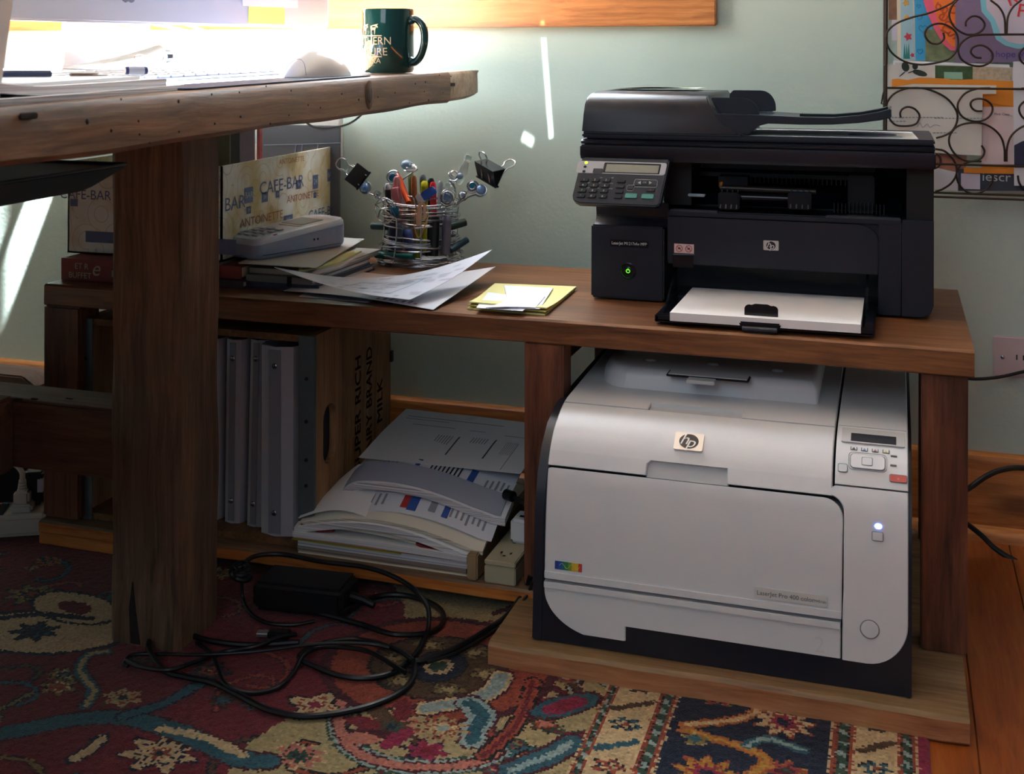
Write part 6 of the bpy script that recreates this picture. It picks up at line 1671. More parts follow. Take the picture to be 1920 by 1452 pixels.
# eraser
e = at(743, 362, y=yc - .035); mb = MB(M=Matrix.Translation(e) @ Matrix.Rotation(R(-12), 4, 'Y')); mb.box(-.009, .009, -.005, .005, -.016, .013, bev=.0045, seg=3)
mb.obj('eraser', mat('pink_rubber', 'cf7c80', .6), label='rounded pink eraser at the front left rim of the wire basket', cat='eraser')
# blue lighter-like torch
e = at(800, 365, y=yfr + .004); Ml = Matrix.Translation(e) @ Matrix.Rotation(R(-32), 4, 'Y')
tb = thing('key_torch', tuple(e), 'translucent blue oval key torch with white end on the front rim of the basket', 'torch')
mb = MB(M=Ml); mb.prism(rrect(.0135, .0075, .005, .004, 0), 'y', -.005, .005, 0, bev=.002); mb.obj('blue_shell', mat('blue_translucent', '4f78d8', .12, trans=.3), tb)
mb = MB(M=Ml); mb.prism(rrect(.0055, .0085, .004, -.0135, 0), 'y', -.0055, .0055, 0, bev=.002); mb.obj('white_end', mat('glossy_white', 'd9dce2'), tb)
# crystal knob / glass pendant
e = at(866, 325, y=yc + .01); mb = MB(); Mg = Matrix.Translation(e) @ Matrix.Rotation(R(22), 4, 'Y')
mb.lathe([(.0, -.022), (.005, -.020), (.0085, -.010), (.0095, .002), (.0075, .014), (.005, .022), (.0075, .027), (.006, .034), (0, .037)], 0, 9, M=Mg)
gt = thing('glass_stopper', tuple(e), 'clear faceted glass stopper standing up at the right of the basket', 'glass ornament')
mb.obj('crystal', mat('clear_glass', 'e6ecec', .05, trans=.9, ior=1.5), gt, ang=10)
e = at(843, 353, y=yc + .02); mb = MB(); mb.lathe([(0, -.011), (.008, -.009), (.0115, 0), (.008, .009), (0, .011)], 0, 12, M=Matrix.Translation(e)); mb.obj('glass_ball', mat('clear_glass', 'e6ecec'), label='clear glass ball under the glass stopper', cat='glass ornament')
# elastic loop and tag over the front
mb = MB()
f_ = yfr - .0035
mb.tube(spline3([bp(787, 378, f_), bp(779, 400, f_ - .001), bp(777, 425, f_ - .001), bp(785, 446, f_), bp(796, 425, f_ - .001), bp(803, 405, f_ - .002), bp(799, 388, f_ - .001), bp(793, 378, f_)], 6), .0010, 0, 6)
mb.obj('rubber_band', mat('tan_rubber', 'c49a6c', .6), label='tan rubber band hanging over the front of the basket', cat='rubber band')
p0, p1 = bp(790, 378, f_ - .001), bp(785, 424, f_ - .003)
mb = MB(); mb.prism([(p0.x - .002, p0.z), (p0.x + .002, p0.z), (p1.x + .0055, p1.z + .012), (p1.x + .004, p1.z), (p1.x - .004, p1.z), (p1.x - .0055, p1.z + .012)], 'y', f_ - .004, f_ - .0025, 0, bev=.0005)
mb.obj('cloth_tag', mat('peach_cloth', 'd9b094', .8), label='peach coloured cloth tag hanging on the basket front beside the rubber band', cat='tag')
mb = MB(); mb.prism([(p0.x + .004, p0.z), (p0.x + .007, p0.z - .002), (p1.x + .016, p1.z + .016), (p1.x + .010, p1.z + .010)], 'y', f_ - .0055, f_ - .0045, 0, bev=.0004)
mb.obj('cloth_ribbon', mat('peach_cloth', 'd9b094'), label='short peach ribbon to the right of the cloth tag', cat='ribbon')
# big binder clips
def clip(px, py, rot, tilt, label, w_=.030, h_=.018, spread=(20, 62), y=None, yaw=0, scale=1.0):
    e = at(px, py, y=yc if y is None else y)
    t = thing('binder_clip', tuple(e), label, 'binder clip', 'black binder clips on the basket rim')
    Mc_ = Matrix.Translation(e) @ Matrix.Rotation(R(yaw), 4, 'Z') @ Matrix.Rotation(R(rot), 4, 'Y') @ Matrix.Rotation(R(tilt), 4, 'X') @ Matrix.Scale(scale, 4)
    mb = MB(M=Mc_); hw = w_ / 2
    d = .010     # wedge: closed lip at bottom, wide spine at top
    o = [(-d, h_ / 2), (-.0012, -h_ / 2), (-.0004, -h_ / 2), (-d + .0014, h_ / 2 - .0012), (d - .0014, h_ / 2 - .0012), (.0004, -h_ / 2), (.0012, -h_ / 2), (d, h_ / 2)]
    mb.prism(o, 'x', -hw, hw)
    mb.tube([(-hw - .001, -.0016, -h_ / 2), (hw + .001, -.0016, -h_ / 2)], .0014, 0, 7).tube([(-hw - .001, .0016, -h_ / 2), (hw + .001, .0016, -h_ / 2)], .0014, 0, 7)
    mb.obj('clip_body', mat('clip_black', '101114', .35), t)
    for s_, an in ((-1, spread[0]), (1, spread[1])):
        Mh = Mc_ @ Matrix.Translation((0, s_ * .0018, -h_ / 2)) @ Matrix.Rotation(R(-s_ * an), 4, 'X')
        mb = MB(M=Mh)
        mb.tube(spline3([(-.0075, -.0, 0), (-.0062, 0, .016), (-.0045, 0, .028), (-.0072, 0, .034), (-.0050, 0, .040), (0, 0, .0415), (.0050, 0, .040), (.0072, 0, .034), (.0045, 0, .028), (.0062, 0, .016), (.0075, 0, 0)], 5), .00085, 0, 7)
        mb.obj('handle', STEEL, t)
clip(916, 325, 18, 6, 'black binder clip with two wire handles sticking up at the right of the basket', .033, .021, (18, 60), yaw=-28, scale=1.45)
clip(670, 330, -52, -8, 'black binder clip tilted over to the left of the basket', .026, .020, (2, 52), yaw=30, scale=1.4)
# ================================================================ things on the desk
def dz(y, k=0.0): return ztop(y) + .0004 + k
TM = Matrix.Rotation(TILT, 4, 'X')
def desk_frame(x, y, rot=0): return Matrix.Translation((x, y, dz(y))) @ TM @ Matrix.Rotation(rot, 4, 'Z')
# mug
mx = -.735; my = at(728, 128, x=mx).y
dcam = Vector((mx, my + D, 0)).length
mr = .0395; mh = at(728, 17, x=mx).z - dz(my) + .0
mug = thing('mug', (mx, my, dz(my)), 'dark green mug with cream moose print and lettering on the desk', 'mug')
Mm = desk_frame(mx, my)
mb = MB(M=Mm); mb.lathe([(0, .001), (mr - .005, .001), (mr - .002, .002), (mr, .006), (mr, mh - .002), (mr - .0008, mh), (mr - .003, mh), (mr - .0038, mh - .003), (mr - .004, .008), (0, .006)], 0, 48)
GRN = mat('green_glaze', '123c38', .08, coat=.5)
mb.obj('mug_body', GRN, mug)
ha = math.atan2(my + D, mx) - math.pi / 2 - R(33)      # handle bearing, seen on the right
ha = math.atan2(.30, .95) + R(-22)
mb = MB(M=Mm @ Matrix.Rotation(ha, 4, 'Z'))
pts = spline3([(mr - .004, 0, mh * .80), (mr + .008, 0, mh * .84), (mr + .020, 0, mh * .72), (mr + .0225, 0, mh * .50), (mr + .016, 0, mh * .28), (mr + .005, 0, mh * .17), (mr - .004, 0, mh * .20)], 7)
mb.tube(pts, .0062, 0, 12, taper=[1.15 if i < 5 or i > len(pts) - 6 else .92 for i in range(len(pts))]); mb.obj('handle', GRN, mug)
# print, wrapped round the body on the side that faces left of the camera
cm = mat('cream_print', 'cfc7a4', .35)
mb = MB(M=Mm)
va = math.atan2(-(my + D), -mx)          # bearing towards the camera
def wrap(verts, faces, a0, zc, sx, sy, off=.0003):
    vs = []
    for v in verts:
        a = a0 + v[0] * sx / mr; vs.append(((mr + off) * math.cos(a), (mr + off) * math.sin(a), zc + v[1] * sy))
    mb.raw(vs, faces)
def wtext(t, a0, z, s_, sx=1): vs, fs = text_geo(t); wrap([(v.x * sx, v.y) for v in vs], fs, a0, z, s_, s_)
a1 = va - R(38)
wtext('NORTHERN', a1 - R(16), mh * .50, .0165, .95); wtext('EXPOSURE', a1 - R(18), mh * .335, .0165, .95); wtext('ALASKA', a1 - R(8), mh * .20, .0115, 1.0)
for z_ in (.585, .265):
    n_ = 16; wrap([(-1.05 + 1.75 * k / n_, s_) for k in range(n_ + 1) for s_ in (-.5, .5)], [[2 * k, 2 * k + 2, 2 * k + 3, 2 * k + 1] for k in range(n_)], a1, mh * z_, .024, .0016)
wtext('................', a1 - R(8), mh * .145, .006, 1)
moose = [(-.5, .1), (-.45, -.1), (-.42, -.5), (-.34, -.5), (-.30, -.12), (.05, -.1), (.08, -.5), (.15, -.5), (.2, -.05), (.32, .15), (.5, .08), (.55, .18), (.42, .32), (.6, .45), (.3, .42), (.1, .38), (-.3, .3), (-.48, .28)]
from mathutils.geometry import tessellate_polygon
tess = [list(t) for t in tessellate_polygon([[Vector((x, y, 0)) for x, y in moose]])]
for da in (6, -20, -46): wrap(moose, tess, a1 + R(da), mh * .69, .0125, .0165)
mb.obj('print', cm, mug)
# mouse
sx_ = -.745; sy_ = at(597, 126, x=sx_).y
ms = thing('computer_mouse', (sx_, sy_, dz(sy_)), 'white rounded computer mouse on the blue mouse pad', 'mouse')
mb = MB(M=desk_frame(sx_, sy_, R(78)) @ Matrix.Translation((0, 0, .0022)))
secs = []
for k in range(15):
    u = k / 14; x = -.056 + .112 * u; w_ = .031 * math.sin(math.pi * (u * .94 + .03)) ** .42; h_ = .033 * math.sin(math.pi * (u * .94 + .03)) ** .85 * (1.08 - .25 * abs(u - .42))
    secs.append([(x, w_ * math.cos(R(a)), (h_ * max(0, math.sin(R(a))) ** .8 if a <= 180 else -.0) + (0 if 0 < a < 180 else 0)) for a in list(range(0, 181, 12)) + [200, 240, 270, 300, 340]])
loft(mb, secs); mb.obj('shell', mat('mouse_white', 'e4e0da', .15), ms, ang=80)
mb = MB(M=desk_frame(sx_, sy_, R(78)) @ Matrix.Translation((0, 0, .0022))); mb.tube(spline3([(-.050, -.020, .003), (-.044, -.012, .018), (-.040, 0, .024), (-.044, .012, .018), (-.050, .020, .003)], 6), .0004, 0, 5); mb.obj('button_seam', EDGE, ms)
# mouse pad
pr_ = at(697, 131, x=-.70).y; pl_ = at(352, 139, x=-.70).y
mb = MB(); yv = (pr_ + pl_) / 2; M = desk_frame(0, yv)
mb.prism([(-.90, pl_ - yv), (-.703, pl_ - yv), (-.698, pl_ - yv + .005), (-.698, pr_ - yv - .008), (-.706, pr_ - yv), (-.90, pr_ - yv)], 'z', 0, .0018, 0, M=M, bev=.0004)
mb.obj('mouse_pad', mat('pad_navy', '1b2440', .6), label='thin dark navy mouse pad at the desk edge under the mouse', cat='mouse pad')
# keyboard
ky = -.72; kx = -.895
kb = thing('keyboard', (kx, ky, dz(ky)), 'white computer keyboard with low square keys on the desk', 'keyboard')
Mk = desk_frame(kx, ky, R(90))
mb = MB(M=Mk); mb.prism([(-.056, .002), (.056, .002), (.056, .013), (-.056, .006)], 'x', -.20, .20, 0, bev=.001, M=Matrix.Identity(4)); mb.obj('keyboard_base', mat('keyboard_alu', 'c9cbd0', .35), kb)
KW = mat('key_white', 'e8e8ea', .4)
for r_ in range(5):
    for c in range(15):
        x = -.189 + c * .027; y = .044 - r_ * .022; z_ = .0085 - (-.0 + (.044 - y) / .112 * .007) + .0042
        mb = MB(M=Mk); mb.box(x - .0115, x + .0115, y - .009, y + .009, z_ - .0005, z_ + .0022, bev=.001, seg=1); mb.obj('keyboard_key', KW, kb)
# all-in-one computer: chin, stand and screen
phi = R(61.4); cC = Vector((-.98, -.682, 0))
zch = at(330, 45, x=-.93).z
ux_ = Vector((math.cos(phi), math.sin(phi), 0)); nrm = Vector((math.sin(phi), -math.cos(phi), 0))
Mi = Matrix((ux_, -nrm, Vector((0, 0, 1)))).transposed().to_4x4(); Mi.translation = Vector((cC.x, cC.y, zch))
imac = thing('desktop_computer', (cC.x, cC.y, dz(cC.y)), 'silver all-in-one computer whose chin and grey logo show at the top left', 'computer')
ALU = mat('aluminium', 'c9cbd0', .35, metal=.1)
mb = MB(M=Mi); mb.box(-.325, .325, 0, .018, 0, .072, 0, bev=.003); mb.obj('chin', ALU, imac)
mb = MB(M=Mi); mb.box(-.325, .325, .0, .018, .0725, .44, 0, bev=.003); mb.obj('screen', mat('screen_glass', '0a0b0d', .06), imac)
mb = MB(M=Mi); mb.box(-.32, .32, .018, .035, .01, .43, 0, bev=.008); mb.obj('back_shell', ALU, imac)
zb_ = dz(cC.y) - zch
mb = MB(M=Mi); mb.prism([(.03, .16), (.037, .16), (.085, zb_ + .012), (.075, zb_ + .006), (.065, zb_ + .02)], 'x', -.06, .06, 0); mb.box(-.06, .06, -.0, .085, zb_ + .006, zb_ + .012, 0, bev=.002); mb.obj('stand', ALU, imac)
lg = MB(M=Mi @ Matrix.Translation((0, -.0006, .040)) @ Matrix.Rotation(R(90), 4, 'X'))
ap = [(0, -.0105), (.0035, -.0125), (.0075, -.0110), (.0110, -.0055), (.0125, -.0010), (.0098, .0012), (.0085, .0045), (.0098, .0080), (.0118, .0098), (.0085, .0122), (.0040, .0120), (0, .0105), (-.0045, .0122), (-.0095, .0105), (-.0128, .0050), (-.0122, -.0030), (-.0085, -.0100), (-.0045, -.0125)]
lg.prism(ap, 'z', -.0002, .0003, 0); lg.prism([(0, .0135), (.0005, .0175), (.0045, .0215), (.0045, .0175)], 'z', -.0002, .0003, 0)
lg.obj('logo', mat('logo_grey', '85878e', .3), imac)
# sticky note on the chin, white paper above it
def on_imac(px, py): 
    c0 = Vector((0, -D, H)); d = at(px, py, y=0) - c0; t = (Mi.translation - c0).dot(nrm) / d.dot(nrm); return Mi.inverted() @ (c0 + d * t)
a = on_imac(465, 44); b = on_imac(533, 12)
mb = MB(M=Mi); mb.box(a.x, b.x, -.0016, -.0004, a.z, b.z + .01); mb.obj('sticky_note', mat('sticky_yellow', 'd8d27c', .8), label='yellow sticky note on the lower edge of the computer', cat='sticky note')
a = on_imac(453, 11); b = on_imac(557, -30)
mb = MB(M=Mi); mb.box(a.x, b.x, -.0026, -.0017, a.z, b.z); mb.obj('paper_note', PAPER, label='white paper note stuck above the yellow sticky note', cat='note')
# tube of cream, lying on the keyboard
tx_ = -.86
t0_, t1_ = at(140, 112, x=tx_), at(312, 110, x=tx_ + .02)
ty0, ty1 = t0_.y, t1_.y
L_ = ty1 - ty0; Mt = Matrix.Translation((tx_, ty0, dz(ty0) + .0185)) @ Matrix.Rotation(R(86), 4, 'Z') @ Matrix.Rotation(R(-1.8), 4, 'Y')
tu = thing('cream_tube', (tx_, (ty0 + ty1) / 2, dz(ty0)), 'white tapering tube of cream with black cap lying on the desk', 'tube')
secs = []
for k in range(9):
    u = k / 8; x = L_ * u; hh = .0015 + .0125 * u; ww = .019 - .007 * u; secs.append([(x, ww * math.cos(R(a)), .004 + hh * u * .6 + hh * math.sin(R(a))) for a in range(0, 360, 24)])
mb = MB(M=Mt); loft(mb, secs); mb.obj('tube_body', mat('tube_white', 'd8d4cc', .4), tu, ang=60)
zc__ = .004 + .014 * .6
mb = MB(M=Mt); mb.tube([(L_, 0, zc__), (L_ + .006, 0, zc__)], .0085, 0, 16); mb.obj('neck', mat('tube_blue', '9cc4cc', .4), tu)
mb = MB(M=Mt); mb.tube([(L_ + .006, 0, zc__), (L_ + .018, 0, zc__)], .0082, 0, 10, taper=[1, .9]); mb.obj('cap', mat('cap_black', '101116', .3), tu)
mb = MB(M=Mt); 
for x, r_ in ((L_ * .62, .006), (L_ * .88, .004)): mb.tube([(x + r_ * 1.6 * math.cos(R(a)), -.0155 + .0 * a, zc__ - .001 + r_ * .8 * math.sin(R(a))) for a in range(0, 360, 30)], .0004, 0, 5, closed=True)
mb.obj('printed_rings', mat('print_umber', '8a5a44', .6), tu)
# notebooks and magazine at the near edge
def deskquad(name, x0, x1, y0, y1, k, th, m, label, cat, bump_=None, corner=0, nu=8, nv=24):
    def fn(u, v):
        y = y0 + (y1 - y0) * v; x = x0 + (x1 - x0) * u - corner * (v ** 3) * u
        return Vector((x, y, dz(y, k + th) + (bump_(u, v) if bump_ else 0)))
    mb = MB(); mb.sheet(fn, nu, nv, th); return mb.obj(name, m, label=label, cat=cat)
ye = at(385, 150, x=-.69).y; 
deskquad('notebook', -.95, -.685, -1.50, ye, 0, .0050, EDGES, 'thin white notebook lowest in the pile at the desk edge', 'notebook', corner=.03)
ye2 = at(355, 130, x=-.70).y
deskquad('magazine', -.97, -.694, -1.50, ye2 - .02, .0052, .0075, EDGES, 'open white magazine with wavy pages on the notebook at the left', 'magazine', lambda u, v: .005 * math.exp(-((v - .47) / .07) ** 2) * (u * .7 + .3), corner=.02)
deskquad('brochure', -.98, -.705, -1.50, ye2 - .05, .0129, .0030, PAPER, 'curling white page on top of the wavy magazine', 'paper', lambda u, v: .0065 * math.exp(-((v - .47) / .07) ** 2) * (u * .7 + .3) , corner=.02)
# little battery on the pages
p = at(255, 123, x=-.74); 
bt = thing('battery', tuple(p), 'small blue and white battery lying on the pages near the keyboard', 'battery')
zb = dz(p.y, .0165) + .0046
Mb = Matrix.Translation((p.x, p.y, zb)) @ Matrix.Rotation(R(52), 4, 'Z')
mb = MB(M=Mb); mb.tube([(-.008, 0, 0), (.008, 0, 0)], .0042, 0, 18); mb.obj('battery_can', mat('battery_white', 'b9c0d4', .3), bt)
for s_ in (-1, 1): mb = MB(M=Mb); mb.tube([(s_ * .008, 0, 0), (s_ * .0112, 0, 0)], .0043, 0, 18, taper=[1, .86]); mb.obj('battery_end', mat('battery_blue', '2a3a70', .3), bt)
# spectacles-like dark pen on the pages
p = at(60, 128, x=-.76); mb = MB(); zq = dz(p.y, .0175) + .004; mb.tube([(p.x - .02, p.y - .02, zq), (p.x + .0, p.y + .025, zq)], .0035, 0, 10); mb.obj('pen', mat('pen_dark_blue', '2c3450', .35), label='dark pen lying on the wavy magazine at the far left', cat='pen')
mb = MB(); p = at(170, 131, x=-.75); mb.tube(spline3([(p.x, p.y - .03, dz(p.y, .0172) + .0015), (p.x + .006, p.y, dz(p.y, .0172) + .0015), (p.x - .004, p.y + .03, dz(p.y, .0172) + .0015)], 8), .0016, 0, 8, taper=None); mb.obj('paper_knife', mat('brown_metal', '6c584c', .35, metal=.5), label='slim brown blade lying on the magazine left of the battery', cat='knife')
# cables rising behind the keyboard
for k, (pts, r, m, label) in enumerate((
    ([(281, 58), (290, 72), (303, 82), (320, 92), (345, 106)], .0013, mat('cable_brown', '8f7a5c', .5), 'thin pale cable curving down behind the cream tube'),
    ([(349, 58), (370, 66), (388, 76), (399, 92)], .0022, mat('cable_grey', '6f7478', .5), 'grey cable arching down behind the keyboard'),
    ([(392, 62), (393, 72), (398, 82), (405, 94)], .0020, mat('cable_tan', 'a8845c', .5), 'short tan cable crossing the grey cable behind the keyboard'))):
    P = [at(a, b, x=-.99 - .03 * k) for a, b in pts]; P = [Vector((-1.06, P[0].y - .05, P[0].z + .012))] + P + [Vector((P[-1].x + .01, P[-1].y + .015, dz(P[-1].y) + .002))]
    mb = MB(); mb.tube(spline3(P, 6), r, 0, 7); mb.obj('thin_cable', m, label=label, cat='cable')
# grey cable hanging under the desk top
mb = MB(); P = [at(a, b, x=-.76) for a, b in ((690, 211), (665, 226), (640, 237), (610, 242), (585, 237), (560, 226))]
P = [Vector((-.76, P[0].y + .01, ztop(P[0].y) - .049))] + P[1:-1] + [Vector((-.76, P[-1].y, ztop(P[-1].y) - .049))]
mb.tube(spline3(P, 8), .0016, 0, 8); mb.obj('hanging_cable', mat('cable_pale', '9c9fa4', .4), label='pale grey cable sagging beneath the desk top in front of the files', cat='cable')
# tall white sheet standing at the near left
mb = MB(); pA, pB = at(28, 0, x=-.70), at(1, 165, x=-.70)
mb.M = None
yA, yB = pA.y, pB.y; zA_, zB_ = pA.z, dz(yB)
sl_ = (yA - yB) / (zA_ - zB_)
vs = []
zt__ = zB_ + .21
mb.prism([(yB, zB_), (yB + sl_ * (zt__ - zB_), zt__), (yB - .20 + sl_ * (zt__ - zB_), zt__), (yB - .20, zB_)], 'x', -.705, -.701, 0, bev=.0008)
mb.obj('card_sheet', mat('bright_card', 'f0eeea', .7), label='white card standing on edge at the extreme left of the desk', cat='card')
# ================================================================ scrolled wire letter rack on the wall
YR = -.062       # front plane of the rack
def rk(x, y, yy=None): return at(1620 + x / 3.63, y / 3.63, y=YR if yy is None else yy)
rack = thing('letter_rack', (rk(965, 700).x, -.03, rk(965, 1325).z), 'dark bronze wire letter rack with scrollwork hanging on the wall right of the printer', 'letter rack')
WR = .0016
xc_ = rk(965, 700).x
def mir(P): return [Vector((2 * xc_ - p.x, p.y, p.z)) for p in P]
def wire(pts, name, r=WR, m=True, yy=None, smooth=8):
    P = [rk(a, b, yy) for a, b in pts]
    P = spline3(P, smooth) if smooth else P
    mb = MB(); mb.tube(P, r, 0, 8); mb.obj(name, IRON, rack)
    if m: mb = MB(); mb.tube(mir(P), r, 0, 8); mb.obj(name, IRON, rack)
def tier(dy):
    wire([(250, 800 + dy), (246, 770 + dy), (262, 742 + dy), (300, 728 + dy), (345, 742 + dy), (376, 780 + dy), (372, 815 + dy), (350, 845 + dy), (290, 858 + dy), (215, 850 + dy), (170, 800 + dy), (152, 740 + dy), (165, 685 + dy), (210, 635 + dy), (290, 603 + dy), (390, 600 + dy), (490, 628 + dy), (575, 680 + dy), (630, 760 + dy), (632, 830 + dy), (600, 890 + dy), (550, 922 + dy), (490, 940 + dy)], 'scroll')
    wire([(805, 757 + dy), (765, 755 + dy), (735, 735 + dy), (725, 705 + dy), (745, 680 + dy), (790, 672 + dy), (835, 685 + dy), (870, 720 + dy), (872, 760 + dy), (845, 800 + dy), (790, 825 + dy), (720, 820 + dy), (665, 790 + dy), (638, 740 + dy), (645, 690 + dy), (690, 635 + dy), (770, 605 + dy), (860, 600 + dy)], 'scroll')
    wire([(800, 990 + dy), (820, 1030 + dy), (800, 1075 + dy), (745, 1098 + dy), (680, 1090 + dy), (620, 1050 + dy), (582, 985 + dy), (585, 920 + dy), (630, 865 + dy), (700, 840 + dy), (790, 838 + dy), (870, 870 + dy), (930, 930 + dy), (955, 1010 + dy), (957, 1100 + dy)], 'scroll')
tier(0)
# upper tier: the same scrollwork one step higher
wire([(540, 222), (545, 262), (520, 290), (490, 300), (450, 290), (415, 245), (425, 200), (470, 168), (530, 162), (595, 190), (632, 235), (640, 300), (620, 360), (570, 405), (480, 430), (380, 440), (280, 420), (200, 370), (160, 310), (150, 240), (180, 190), (240, 150), (340, 115), (440, 90), (540, 50), (610, 10), (640, -40)], 'scroll')
wire([(692, 180), (695, 145), (735, 112), (785, 118), (820, 160), (805, 205), (750, 235), (690, 232), (620, 190), (582, 120), (590, 60), (630, 5), (700, -40)], 'scroll')
wire([(800, 395), (760, 390), (728, 360), (740, 325), (790, 308), (840, 325), (875, 370), (860, 420), (800, 450), (720, 440), (660, 400), (642, 340), (665, 290), (720, 250), (790, 238), (880, 236)], 'scroll')
wire([(860, 0), (920, 50), (955, 120), (962, 232)], 'scroll')
# lower tier bottom curls
wire([(485, 1015), (550, 1030), (610, 1090), (632, 1170), (600, 1240), (540, 1285), (485, 1305)], 'scroll')
wire([(470, 1040), (510, 1060), (522, 1100), (505, 1135), (470, 1150)], 'scroll')
wire([(880, 1190), (870, 1240), (830, 1290), (760, 1318), (690, 1300), (640, 1240), (632, 1170), (665, 1120), (730, 1100), (800, 1098)], 'scroll')
for y in (236, 598, 1107, 1300, 1328): 
    P = [rk(150 if y > 240 else 700, y), 0]; P[1] = mir([P[0]])[0]; mb = MB(); mb.tube(P, WR * 1.1, 0, 8); mb.obj('rail', IRON, rack)
xl_ = rk(150, 600).x
for x in (xl_, 2 * xc_ - xl_):
    mb = MB(); mb.tube([(x, YR + .012, rk(0, -260).z), (x, YR + .010, rk(0, 440).z)], .0024, 0, 8); mb.obj('side_bar', IRON, rack)
    mb = MB(); mb.tube([(x, YR, rk(0, 440).z), (x, YR, rk(0, 1330).z)], .0021, 0, 8); mb.obj('side_bar', IRON, rack)
    mb = MB(); mb.tube([(x - .003, -.004, rk(0, -260).z), (x - .003, -.004, rk(0, 1330).z)], .0021, 0, 8); mb.obj('back_bar', IRON, rack)
    for y in (-200, 440, 1328): mb = MB(); mb.tube([(x, YR, rk(0, y).z), (x - .003, -.004, rk(0, y).z)], .0014, 0, 6); mb.obj('tie_wire', IRON, rack)
    mb = MB(); mb.tube([(x - .002, YR, rk(0, 600).z), (x - .005, YR - .002, rk(0, 650).z), (x - .007, YR, rk(0, 705).z), (x, YR, rk(0, 712).z)], .0013, 0, 6); mb.obj('side_hook', IRON, rack)
# flat things held in the rack; each its own depth
def card(name, pts, y, m, label, cat, th=.0008, extra=None, mats=None):
    P = [rk(a, b, y) for a, b in pts]; mb = MB(); mb.prism([(p.x, p.z) for p in P], 'y', y, y + th, 0)
    if extra: extra(mb)
    return mb.obj(name, mats or m, label=label, cat=cat)
def onp(mb, pts, y, k, d=.0002):
    P = [rk(a, b, y) for a, b in pts]; mb.prism([(p.x, p.z) for p in P], 'y', y - d, y, k)
def ontext(mb, t, x, y_, yy, h_, k, rot=0, sx=1): mb.text(t, h_, frame(rk(x, y_, yy) + Vector((0, -.0003, 0)), (math.cos(R(rot)), 0, math.sin(R(rot))), (-math.sin(R(rot)), 0, math.cos(R(rot)))), k, sx=sx)
# upper tier
card('postcard', [(168, -60), (330, -60), (330, 135), (168, 135)], -.020, mat('photo_brown', '7a5a44', .4, noise=.6, nscale=60), 'brown photograph behind the fish card in the upper rack tier', 'photo')
card('paper_scrap', [(190, 135), (225, 135), (225, 275), (190, 275)], -.022, mat('pale_lilac', 'c4c2d2', .7), 'narrow pale lilac paper strip left of the fish card', 'paper')
def fish(mb):
    onp(mb, [(248, -40), (330, -40), (345, 405), (252, 405)], -.026, 1)
    for x, y, c, s_ in ((290, 118, 2, 22), (300, 250, 3, 32), (330, 375, 3, 18), (285, 20, 2, 26)):
        onp(mb, [(x + s_ * math.cos(R(a)) * (1 if k % 2 else .55), y + s_ * math.sin(R(a)) * (1 if k % 2 else .55)) for k, a in enumerate(range(0, 360, 36))], -.0261, c, .0003)
    for x in (275, 290, 303): onp(mb, [(x - 8, 400), (x - 4, 340), (x, 295), (x + 5, 345), (x + 10, 400)], -.0261, 4, .0003)
card('greeting_card', [(222, -60), (345, -60), (350, 410), (228, 410)], -.026, None, 'cream card with a blue strip of fish, starfish and seaweed in the rack', 'card', extra=fish, mats=[mat('cream_card', 'd9cdb8', .7), mat('sea_blue', '9cc0cc', .7), mat('star_orange', 'd09a3c', .7), mat('coral_red', 'b03848', .7), mat('weed_green', '2c7a74', .7)])
def hearts(mb):
    for x, y, s_ in ((372, 42, 14), (400, 195, 28), (380, 350, 20), (378, 118, 18)):
        pts = [(x, y + s_), (x - s_, y), (x - s_ * .9, y - s_ * .6), (x - s_ * .4, y - s_ * .8), (x, y - s_ * .3), (x + s_ * .4, y - s_ * .8), (x + s_ * .9, y - s_ * .6), (x + s_, y)]
        P = [rk(a, b, -.0292) for a, b in pts]; mb.tube(P, .0004, 1, 5, closed=True)
card('greeting_card', [(342, -60), (470, -60), (470, 410), (350, 410)], -.029, None, 'bright blue card with drawn hearts in the upper rack tier', 'card', extra=hearts, mats=[mat('bright_blue', '3a9ccc', .6), mat('heart_ink', '1c5c8c', .7)])
card('photograph', [(418, 200), (625, 200), (625, 415), (418, 415)], -.031, mat('photo_garden', '6f7a58', .4, noise=.8, nscale=90), 'small garden photograph below the orange and pink heart card', 'photo')
def oheart(mb):
    onp(mb, [(470, -60), (625, -60), (625, 320), (600, 318), (560, 270), (520, 200), (490, 100), (470, 0)], -.0342, 1)
    for t, x, y, r in (('g', 505, 45, 60), ('e', 530, 115, 60), ('m', 560, 180, 60), ('s', 590, 235, 60), ('o', 600, 60, 60)): ontext(mb, t, x, y, -.0344, .030, 2, r)
card('greeting_card', [(405, -60), (640, -60), (640, 345), (590, 345), (540, 300), (480, 200), (430, 90), (405, 10)], -.034, None, 'orange and hot pink heart shaped card in the upper rack tier', 'card', extra=oheart, mats=[mat('hot_pink', 'e0607c', .6), mat('card_orange', 'e8742c', .6), mat('card_rust_ink', 'b04820', .7)])
def blobs(mb):
    onp(mb, [(785, -60), (1010, -60), (1010, 60), (1100, 60), (1300, 60), (1300, 330), (1040, 332), (960, 310), (900, 270), (880, 220), (860, 150), (800, 80)], -.0382, 1)
    onp(mb, [(825, -60), (1300, -60), (1300, 290), (1060, 300), (980, 285), (935, 250), (915, 190), (890, 130), (835, 60)], -.0384, 2)
    ontext(mb, 'I hope', 945, 370, -.0386, .0145, 3); ontext(mb, 'you', 1110, 366, -.0386, .0145, 3); ontext(mb, 'P', 1075, 78, -.0387, .030, 4, -10); ontext(mb, 'R', 1010, -5, -.0387, .030, 4, 20)
